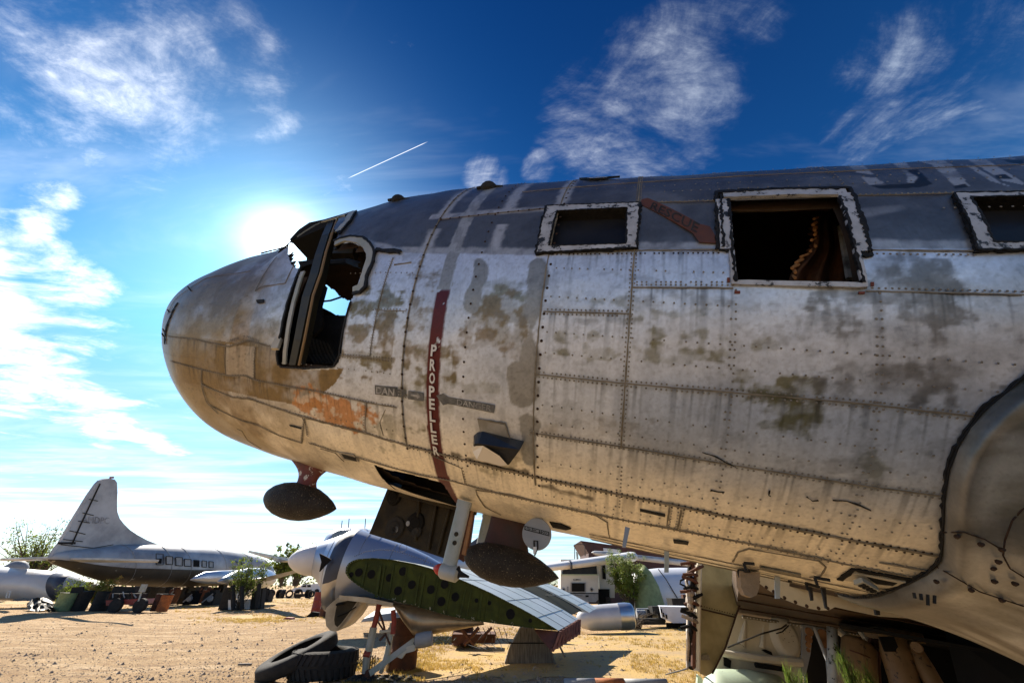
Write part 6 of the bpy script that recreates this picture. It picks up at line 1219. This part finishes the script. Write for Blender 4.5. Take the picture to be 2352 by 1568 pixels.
# pickup
PK = thing('pickup_truck', tuple(K(706,1360,100)), 'white crew-cab work pickup parked far off under the spinner', 'pickup'); FT = lambda a, c: (600 + a * .2126, 1400 + c * .2126)
def PX(c): return [K((600 + a * .2126) * .9408, (1400 + d * .2126) * .9408, 96) for a, d in c]
b = MB(); b.prism(PX([(525,198),(528,175),(560,160),(620,152),(650,122),(752,118),(765,125),(768,148),(850,148),(855,205),(820,207),(560,210)]), (0,1.9,0), 0); b.build('body', mat('pickup_white', (.7,.72,.74), .4), PK)
for px in ([(640,150),(660,130),(692,127),(695,152)], [(706,127),(745,126),(748,152),(708,152)]): b = MB(); b.prism(PX(px), (0,-.05,0)); b.build('window', M['glass'], PK)
b = MB(); b.prism(PX([(765,112),(870,112),(872,150),(765,150)]), (0,1.9,0)); b.build('tool_body', MATS['pickup_white'], PK)
for a in (590, 815): b = MB(); c0 = PX([(a,205)])[0] - Vector((0,.1,0)); b.lathe(c0, c0 + Vector((0,.4,0)), [(0,.5),(1,.5)], 18); b.build('wheel', M['tyre'], PK)
# ------------------------------------------------------------------ plants
def leafcloud(mb, pts, size, n, spread, flat=.6, m=0):
    for c in pts:
        for k in range(n):
            p = Vector(c) + Vector((rnd.gauss(0, spread), rnd.gauss(0, spread), rnd.gauss(0, spread * .8))); a = Vector((rnd.uniform(-1,1), rnd.uniform(-1,1), rnd.uniform(-.6,1))).normalized(); q = a.orthogonal().normalized(); s = size * rnd.uniform(.6, 1.3)
            mb.add([p - a * s, p + q * s * .45, p + a * s, p - q * s * .45], [(0,1,2,3)], m)
def plant(name, base, h, w, label, cat, group=None, nb=26, leaf=.06, per=26, mats=('leafa','leafb'), lean=0, wood=.05, fan=.55, dens_=1.0, depth=None):
    t = thing(name, tuple(base), label, cat, group); B0 = Vector(base); tr = MB(); cr_ = [MB(), MB()]; depth = depth or w
    for k in range(nb):
        a = rnd.uniform(0, 2*PI); rr = math.sqrt(rnd.random()); hh = h * rnd.uniform(.45, 1.0); tip = B0 + Vector((math.cos(a) * w * rr + lean * hh, math.sin(a) * depth * rr, hh)); mid = B0.lerp(tip, .5) + Vector((rnd.uniform(-.1,.1) * w, rnd.uniform(-.1,.1) * w, h * .08))
        st = B0 + Vector((rnd.uniform(-.1,.1) * w, rnd.uniform(-.1,.1) * w, 0)); q1_ = st.lerp(mid, .5) + Vector((rnd.uniform(-.05,.05) * w, 0, 0)); tr.tube([st, q1_, mid, tip], [wood * .6, wood * .4, wood * .25, wood * .08], 5)
        cl_ = [mid.lerp(tip, x) + Vector((rnd.gauss(0, w * .10), rnd.gauss(0, w * .10), rnd.gauss(0, h * .04))) for x in np.linspace(-.5 * fan, 1.0, 6)]
        leafcloud(cr_[k % 2], cl_, leaf, int(per * dens_), w * .07)
    tr.tube([B0 - Vector((0,0,.1)), B0 + Vector((0,0,h*.12))], [wood, wood*.8], 7); tr.build('trunk', M['trunk'], t)
    for i, c in enumerate(cr_): c.build('foliage', M[mats[i]], t)
    return t
gb = G(1418,1404); plant('leafy_bush', (gb.x, gb.y - 3.5, 0), 3.35, 1.15, 'bright leafy green bush growing between the lorry and white airliner', 'bush', nb=64, leaf=.050, per=34, wood=.05, mats=('leafb','leafb'))
plant('mesquite_tree', tuple(K(60,1340,62)), 7.4, 5.2, 'feathery olive mesquite rising behind the tail of the airliner', 'tree', nb=60, leaf=.13, per=15, wood=.22, fan=.9, dens_=1.0)
for a, c, Y_, h_, w_, lb in ((645,1345,70,5.2,2.0,'small olive tree showing beyond the airliner nose'), (678,1345,78,6.2,3.4,'dark round tree behind the spinner')):
    plant('far_tree', tuple(K(a, c, Y_)), h_, w_, lb, 'tree', None, nb=26, leaf=.20, per=26, wood=.15, fan=.9)
plant('green_shrub', tuple(G(100,1400) + Vector((0,2,0))), 1.75, 1.5, 'low bushy green shrub growing among the junk before the white fuselage', 'shrub', nb=34, leaf=.07, per=24, wood=.03, mats=('leafb','leafa'), depth=.7)
plant('green_shrub', tuple(G(140,1400)), 1.2, .8, 'small bright green shrub spilling over the mossy drum', 'shrub', nb=22, leaf=.06, per=24, wood=.02, mats=('leafb','leafb'), depth=.5)
plant('yellow_shrub', tuple(G(203,1400) + Vector((0,.3,0))), 1.9, .95, 'yellow green shrub sprouting between two dark drums', 'shrub', nb=30, leaf=.06, per=24, wood=.03, mats=('leafb','drygrass'), depth=.5)
plant('leafy_sapling', tuple(G(545,1400)), 3.3, 1.6, 'thin leafy sapling in front of the airliner wing', 'tree', nb=30, leaf=.07, per=22, wood=.04, depth=.8, mats=('leafa','leafb'))
# dry bush of bare twigs
b = MB(); g_ = G(1462,1443)
for k in range(70): a = rnd.uniform(0, 2*PI); l = rnd.uniform(.3,1.0); p1_ = g_ + Vector((math.cos(a)*l, math.sin(a)*l*.7, rnd.uniform(.05,.7))); b.tube([g_ + Vector((rnd.uniform(-.2,.2),0,0)), g_.lerp(p1_, .5) + Vector((0,0,.15)), p1_], [.012,.008,.004], 4)
o_ = b.build('dead_bush', M['trunk'], None, org=tuple(g_)); tag(o_, 'tangle of bare dead twigs right of the cowling tube', 'bush')
# feathery green desert broom in the right foreground
def broom(base, tips, label, y):
    t = thing('desert_broom', tuple(base), label, 'plant', 'green brooms by the wheel leg'); b = MB()
    for (u_, v_) in tips:
        T_ = K(u_, v_, y); B0 = Vector(base); b.tube([B0, B0.lerp(T_, .6) + Vector((.03,0,.02)), T_], [.010,.006,.002], 5)
        for k in range(90):
            s = rnd.uniform(.45, 1.0); c = B0.lerp(T_, s) + Vector((rnd.gauss(0,.012), rnd.gauss(0,.012), 0)); d = Vector((rnd.uniform(-.6,.6), rnd.uniform(-.6,.6), 1)).normalized() * rnd.uniform(.05,.11); q = d.orthogonal().normalized() * .0055; b.add([c - q, c + q, c + d], [(0,1,2)])
    b.build('stems', M['freshgreen'], t)
broom((2.55,3.9,.1), [(1929,1492),(1936,1505),(1944,1510),(1951,1520),(1940,1525),(1960,1535),(1925,1515),(1972,1548),(1955,1550)], 'tall feathery green broom in front of the yellow gear bottle', 4.0)
broom((2.75,3.9,.1), [(1986,1530),(1990,1540),(1996,1545),(2002,1556),(1983,1548)], 'short green broom beside the rusty lock arm', 4.0)
broom((2.15,3.9,.1), [(1800,1538),(1808,1545),(1818,1548),(1828,1552),(1840,1558),(1850,1563),(1812,1556)], 'feathery green broom at the bottom edge under the dished panel', 4.0)
# ------------------------------------------------------------------ junk row and small debris on the left
def junk(name, label, cat, px, Y_, th, m, m2=None, group=None, org=None, extra=None):
    b = MB(); b.prism([K(a, c, Y_) for a, c in px], (0, th, 0)); 
    if extra: extra(b)
    o_ = b.build(name, [m, m2 or M['dark']], None, org=org or tuple(K(px[0][0], max(p[1] for p in px), Y_))); return tag(o_, label, cat, group)
g_ = G(140,1402); drum('oil_drum', (g_.x, g_.y, 0), .50, 1.05, 'moss', 'wide mossy drum under the shrub, leftmost of the dark drums', .04, group='dark drums in the junk row')
g_ = G(178,1401); drum('oil_drum', (g_.x, g_.y, 0), .42, 1.15, 'dark', 'black leaning drum between the mossy drum and yellow shrub', .09, group='dark drums in the junk row')
g_ = G(225,1402); drum('oil_drum', (g_.x, g_.y, 0), .50, 1.12, 'dark', 'broad black drum just right of the yellow shrub', .02, group='dark drums in the junk row')
def crumple(label, u0, u1, v0, v1, Y_, m, name='crumpled_sheet'):
    b = MB(); rows = []
    for i in range(6):
        rows.append([K(u0 + (u1-u0) * j / 8 + rnd.uniform(-3,3), v1 - (v1-v0) * i / 5 * (.6 + .4 * math.sin(PI * j / 8)) + rnd.uniform(-2,2), Y_ + i * .25 + rnd.uniform(-.3,.3)) for j in range(9)])
    b.loft(rows, 0, False, False); o_ = b.build(name, m, None, org=tuple(K((u0+u1)/2, v1, Y_))); tag(o_, label, 'scrap')
crumple('crumpled brown sheet metal at the left end of the junk row', 62, 125, 1372, 1402, 31.5, M['bay']); crumple('flat grey torn sheet behind the crumpled one', 30, 100, 1370, 1380, 36, M['grey'])
junk('scrap_sheet', 'dark slanted metal plate standing up behind the drums', 'scrap', [(165,1348),(192,1346),(186,1372),(158,1368)], 32.5, .1, M['dark'])
sr = thing('red_winch_trailer', tuple(G(288,1404)), 'red two-wheeled trailer loaded with scrap beside the orange drum', 'trailer')
b = MB(); b.prism([K(a, c, 31.3) for a, c in [(243,1378),(330,1374),(334,1386),(243,1390)]], (0,1.2,0)); b.build('chassis', M['redpaint'], sr)
for a in (262,318): b = MB(); c0 = K(a,1390,31.0); b.lathe(c0, c0 + Vector((0,.3,0)), [(0,.2),(.1,.40),(.9,.40),(1,.2)], 20); b.build('wheel', M['tyre'], sr, smooth=True, angle=40)
b = MB(); b.box(K(290,1372,31.8), (2.0,.9,.5)); b.box(K(290,1358,32.4), (1.6,.5,.6)); b.build('scrap_load', M['dark'], sr)
for k in range(9): b = MB(); c = K(250 + k * 9, 1374 - 2 * (k % 3), 31.3); b.tube([c, c + Vector((rnd.uniform(-.3,.3), 0, rnd.uniform(.1,.5)))], .035, 5); b.build('scrap_rod', M[('rust','grey','dark')[k % 3]], sr)
b = MB(); b.tube([K(318,1380,31), K(328,1350,31), K(331,1341,31)], .05, 6); b.box(K(329,1350,30.9), (.3,.2,.45)); b.build('jack_handle', M['post'], sr)
ORD = 'one two three four five six seven eight nine ten eleven twelve thirteen fourteen fifteen sixteen seventeen eighteen nineteen twenty twenty-one twenty-two twenty-three twenty-four twenty-five twenty-six'.split()
for i in range(26):
    a = 236 + i * 15.2 + rnd.uniform(-4,4); w_ = rnd.uniform(6,13); top_ = 1346 + rnd.uniform(0,16); lb = ['dark scrap crate', 'grimy engine block', 'black machinery lump', 'brown scrap bin', 'rusted gearbox'][i % 5]
    if 530 < a < 600: continue
    b = MB(); Y_ = 44 + rnd.uniform(-3,8); c = K(a, 1362, Y_); sx = w_ * Y_ / 1060 * 2; zt_ = K(a, top_, Y_).z; b.box((c.x, c.y, zt_ / 2), (sx, 1.0, zt_)); b.box((c.x + sx * .1, c.y - .1, zt_ + .08), (sx * .5, .6, .22)); b.tube([(c.x - sx*.4, c.y - .6, .2), (c.x + sx*.3, c.y - .6, zt_ * .9)], .06, 5, 1); b.lathe((c.x + sx*.2, c.y - .55, zt_*.5), (c.x + sx*.2, c.y - .7, zt_*.5), [(0,.25),(1,.2)], 10, 1)
    o_ = b.build('scrap_pile', [M[['dark','rust','dark','bay','black'][i % 5]], M[['rust','dark','grey'][i % 3]]], None, org=(c.x, c.y, 0)); tag(o_, '%s, number %s from the left in the far scrap row' % (lb, ORD[i]), 'scrap', 'far scrap row')
junk('white_crate', 'white metal crate under the airliner engine', 'crate', [(524,1377),(572,1375),(570,1398),(524,1399)], 34, .8, M['white'])
junk('leaning_panel', 'dark leaning panel left of the white crate', 'panel', [(500,1400),(516,1350),(530,1348),(524,1402)], 34.6, .3, M['dark']); junk('leaning_panel', 'dark upright ribbed panel right of the white crate', 'panel', [(574,1398),(580,1352),(604,1350),(598,1400)], 34.2, .5, M['dark'])
junk('silver_panel', 'pale silver panel propped above the white crate', 'panel', [(530,1362),(545,1350),(582,1346),(570,1360),(548,1378)], 35, .2, M['alu'])
ORD2 = 'first second third fourth fifth sixth seventh eighth ninth'.split()
for i, (a, c) in enumerate(((616,1362),(628,1360),(641,1361),(655,1364),(672,1366),(690,1366),(706,1366),(722,1366),(734,1366))):
    p_ = K(a, c, 62); t_ = tyre('worn_tyre', (p_.x, p_.y + rnd.uniform(-1,1), .5), rnd.uniform(.40,.55), .5, 'tyre', 'black worn tyre, %s from the left in the far row before the pickup' % ORD2[i], 'far row of worn tyres', 0, 0, Quaternion((rnd.uniform(-.4,.4),0,1), rnd.uniform(-1.2,1.2)) @ Quaternion((1,0,0), PI/2 + rnd.uniform(-.3,.3)))
junk('red_toolbox', 'small red metal box lying on the sand left of the drums', 'box', [(648,1428),(650,1420),(657,1417),(671,1418),(672,1428)], 24.3, .3, M['redpaint']); junk('dark_plate', 'dark square plate on the far dry grass', 'plate', [(677,1363),(697,1363),(697,1370),(677,1370)], 44, .2, M['dark'])
b = MB(); b.tube([K(623,1428.5,24), K(650,1426.5,24)], .03, 5); o_ = b.build('thin_rod', M['rust'], None, org=tuple(K(623,1428.5,24))); tag(o_, 'thin rusty rod lying left of the red box', 'rod')
b = MB(); p_ = G(562,1527); b.box(p_ + Vector((0,0,.02)), (.28,.06,.03), (Vector((1,.1,0)).normalized(), Vector((-.1,1,0)).normalized(), Vector((0,0,1)))); o_ = b.build('wood_stick', M['wood'], None, org=tuple(p_)); tag(o_, 'short grey stick on the bare sand left of the tyres', 'stick')
junk('black_sheet', 'flat black sheet on stubby legs at the foot of the drum pair', 'sheet', [(700,1418),(716,1404),(760,1410),(745,1421)], 26, .3, M['black'])
# wires and brush under the severed wing
b = MB()
for k in range(7): x = 1085 + 12*k; b.tube([K(x,1440,11.5), K(x + 10,1455 + 3*k,11.4), K(x - 15 + 8*k,1478,11.6), K(x + 20,1490,11.3)], .008, 5)
o_ = b.build('tangled_wire', M['cable'], None, org=tuple(G(1110,1492))); tag(o_, 'tangle of black wires hanging between the short drum and trestle', 'wire')
b = MB(); pts = [K(980 + 3*k, 1467 + 4 * math.sin(k * 1.3), 9.9 + .05*k) for k in range(24)]; b.tube(pts, .010, 5); o_ = b.build('black_hose', M['cable'], None, org=tuple(K(1000,1468,10))); tag(o_, 'thin curling black hose trailing right from the hydraulic cylinder', 'hose')
b = MB(); b.box(K(1090,1462,14), (1.2,.8,.2)); b.tube([K(1066,1480,13), K(1100,1440,13)], .05, 6); b.tube([K(1090,1480,13), K(1060,1445,13)], .05, 6); b.tube([K(1100,1470,13.5), K(1130,1440,13.5)], .04, 6); o_ = b.build('steel_trestle', M['rust'], None, org=tuple(K(1085,1480,13.5))); tag(o_, 'low rusty steel trestle in the shade right of the short drum', 'trestle')
b = MB()
for k in range(60): p_ = G(rnd.uniform(795,850), rnd.uniform(1518,1540)); b.tube([p_, p_ + Vector((rnd.uniform(-.25,.25), rnd.uniform(-.1,.1), rnd.uniform(.02,.18)))], .006, 4)
o_ = b.build('dry_twigs', M['leafa'], None, org=tuple(G(820,1530))); tag(o_, 'heap of greenish dry twigs between the tyres and wheel leg', 'twigs')
# bottom edge: banded pipe, ground wire, perforated planking, pale green tank
b = MB(); b.lathe(G(1292,1566) + Vector((0,-.30,.02)), G(1520,1566) + Vector((0,-.30,.02)), [(0,.085),(.30,.085)], 16, 0); b.lathe(G(1292,1566) + Vector((0,-.30,.02)), G(1520,1566) + Vector((0,-.30,.02)), [(.30,.088),(.58,.088)], 16, 1); b.lathe(G(1292,1566) + Vector((0,-.30,.02)), G(1520,1566) + Vector((0,-.30,.02)), [(.58,.08),(1,.08)], 16, 0)
o_ = b.build('banded_pipe', [M['grey'], M['orange']], None, True, org=tuple(G(1400,1566))); tag(o_, 'grey pipe with an orange band lying along the bottom edge', 'pipe')
b = MB(); b.tube([G(1530,1556) + Vector((0,0,.05)), K(1560,1540,8.6), K(1608,1526,6.3)], .010, 6); o_ = b.build('ground_wire', M['cable'], None, org=tuple(G(1530,1556))); tag(o_, 'black wire rising from the sand to the hanging wheel door', 'wire')
b = MB(); c_ = G(858,1562)
for i in range(7):
    for j in range(3): p_ = c_ + Vector((-.35 + i * .17, .28 - j * .14, .03)); b.tube([p_ + Vector((math.cos(x)*.05, math.sin(x)*.035, 0)) for x in np.linspace(0, 2*PI, 9)], .014, 5)
b.box(c_ + Vector((.15,.14,.015)), (1.3,.5,.015)); o_ = b.build('pierced_planking', M['dark'], None, org=tuple(c_)); tag(o_, 'dark pierced steel plank under the wheel leg', 'plank')
b = MB(); b.lathe(K(1620,1600,6.6), K(1800,1625,6.6), [(0,.02),(.05,.20),(.2,.30),(.6,.34),(1,.32)], 24); o_ = b.build('drop_tank', M['palegreen'], None, True, org=tuple(K(1750,1610,6.6))); tag(o_, 'pale green streamlined tank lying under the far nacelle', 'tank')
b = MB(); b.prism([K(a, c, 7.2) for a, c in [(1600,1600),(1603,1548),(1612,1556),(1625,1600)]], (0,.06,0)); o_ = b.build('stabiliser_fin', M['palegreen'], None, org=tuple(K(1610,1600,7.2))); tag(o_, 'pale green upright fin beside the foot of the wheel door', 'fin')
# ------------------------------------------------------------------ gravel, dry grass
b = MB()
for k in range(12000):
    y = 9.0 + 22 * rnd.random() ** 1.8; x = rnd.uniform(-1.05, .55) * y; s = rnd.uniform(.007,.026) * (1 + (rnd.random() < .06) * 1.6); z = gz(x, y) - .03
    p = [Vector((x + s*math.cos(a)*rnd.uniform(.7,1.2), y + s*math.sin(a)*rnd.uniform(.7,1.2), z)) for a in (0,1.6,3.1,4.7)]; tpt = Vector((x + rnd.uniform(-.3,.3)*s, y, z + s * .8)); b.add(p + [tpt], [(0,1,4),(1,2,4),(2,3,4),(3,0,4)])
o_ = b.build('gravel', M['stone'], None); tag(o_, 'small pale stones scattered over the bare sand', 'gravel', kind='stuff')
b = MB()
def tuft(x, y, n, h): 
    z = gz(x, y) - .03
    for k in range(n):
        a = rnd.uniform(0, 2*PI); r = rnd.uniform(0,.10); p = Vector((x + math.cos(a)*r, y + math.sin(a)*r, z)); d = Vector((rnd.gauss(0,.5), rnd.gauss(0,.5), 1)).normalized() * h * rnd.uniform(.5,1.2); q = Vector((math.cos(a*3), math.sin(a*3), 0)) * .006 * (1 + y * .05); b.add([p - q, p + q, p + d], [(0,1,2)])
for k in range(9000):
    r = rnd.random()
    if r < .50:
        u_, v_ = rnd.uniform(950,1640), rnd.uniform(1440,1566)
        if 1100 < u_ < 1450 and v_ > 1470 and rnd.random() < .93: continue
    elif r < .62: u_, v_ = rnd.uniform(790,1000), rnd.uniform(1500,1566)
    elif r < .80: u_, v_ = rnd.uniform(400,760), 1376 + abs(rnd.gauss(0,16))
    elif r < .90: u_, v_ = rnd.uniform(0,760), rnd.uniform(1372,1396)
    else: u_, v_ = rnd.gauss(600,60), rnd.gauss(1420,5)
    if v_ < 1366: continue
    p_ = G(u_, v_); n_ = vnoise(np.array([[p_.x, p_.y, 0.]]), .9, 3)[0]
    if n_ < .42: continue
    tuft(p_.x, p_.y, 7, .03 + .05 * rnd.random() * (1 + p_.y / 60))
o_ = b.build('dry_grass', M['drygrass'], None); tag(o_, 'patchy straw yellow dry grass in the shade and far strip', 'grass', kind='stuff')
# golden grass carpet as low sheets of the ground with their own outline
def carpet(name, px, label, step=26):
    P_ = [G(a, c) for a, c in px]; ctr = sum(P_, Vector()) / len(P_); ed = []
    for i in range(len(P_)):
        a, c = P_[i], P_[(i+1) % len(P_)]
        for t in np.linspace(0, 1, step)[:-1]: p = a.lerp(c, t); d = (p - ctr); w_ = fbm(np.array([[p.x, p.y, 0.]]), 1.2, 3, 9)[0]; ed.append(ctr + d * (.82 + .36 * w_))
    b = MB(); n = len(ed); rings = [[(ctr + (p - ctr) * k) for p in ed] for k in (1, .66, .33)]; vs = []
    for r in rings: vs += [Vector((p.x, p.y, gz(p.x, p.y) - .03 + .008)) for p in r]
    vs.append(Vector((ctr.x, ctr.y, gz(ctr.x, ctr.y) - .02))); fs = []
    for j in range(2): fs += [(j*n+i, j*n+(i+1) % n, (j+1)*n+(i+1) % n, (j+1)*n+i) for i in range(n)]
    fs += [(2*n+i, 2*n+(i+1) % n, 3*n) for i in range(n)]; b.add(vs, fs); o_ = b.build(name, M['straw'], None, True); tag(o_, label, 'grass', kind='stuff')
M['straw'] = mat('trampled_straw', (.46,.30,.09), .95, 0, (.36,.25,.13), 1.4, 1.0, .8, 30, (.16,.15,.04), 6, .60)
carpet('straw_mat', [(900,1568),(960,1500),(1060,1490),(1150,1475),(1460,1440),(1620,1425),(1640,1568)], 'trampled golden grass between the wing stand and wheel door')
carpet('straw_mat', [(-40,1382),(60,1374),(700,1368),(760,1372),(760,1384),(500,1394),(380,1386),(100,1390)], 'golden grass strip under the airliner'); carpet('straw_mat', [(510,1416),(560,1411),(640,1412),(690,1420),(640,1425),(550,1424)], 'small patch of golden grass left of the red box')
# distant hedge line closing the horizon
b = MB(); rows = []; xs_ = np.linspace(-260, 260, 200); b2_ = MB()
for x in xs_:
    Yh = 190; h_ = 2.2 + 2.6 * vnoise(np.array([[x * .05, 0, 0.]]), 1, 2)[0] + 1.2 * vnoise(np.array([[x * .4, 0, 0.]]), 1, 4)[0]
    leafcloud(b, [Vector((x + rnd.uniform(-1,1), Yh + rnd.uniform(-3,3), h_ * t)) for t in (.2,.5,.8)], .7, 9, 1.0)
o_ = b.build('far_scrub', M['leafa'], None); tag(o_, 'dark green scrub along the horizon', 'scrub', kind='stuff')
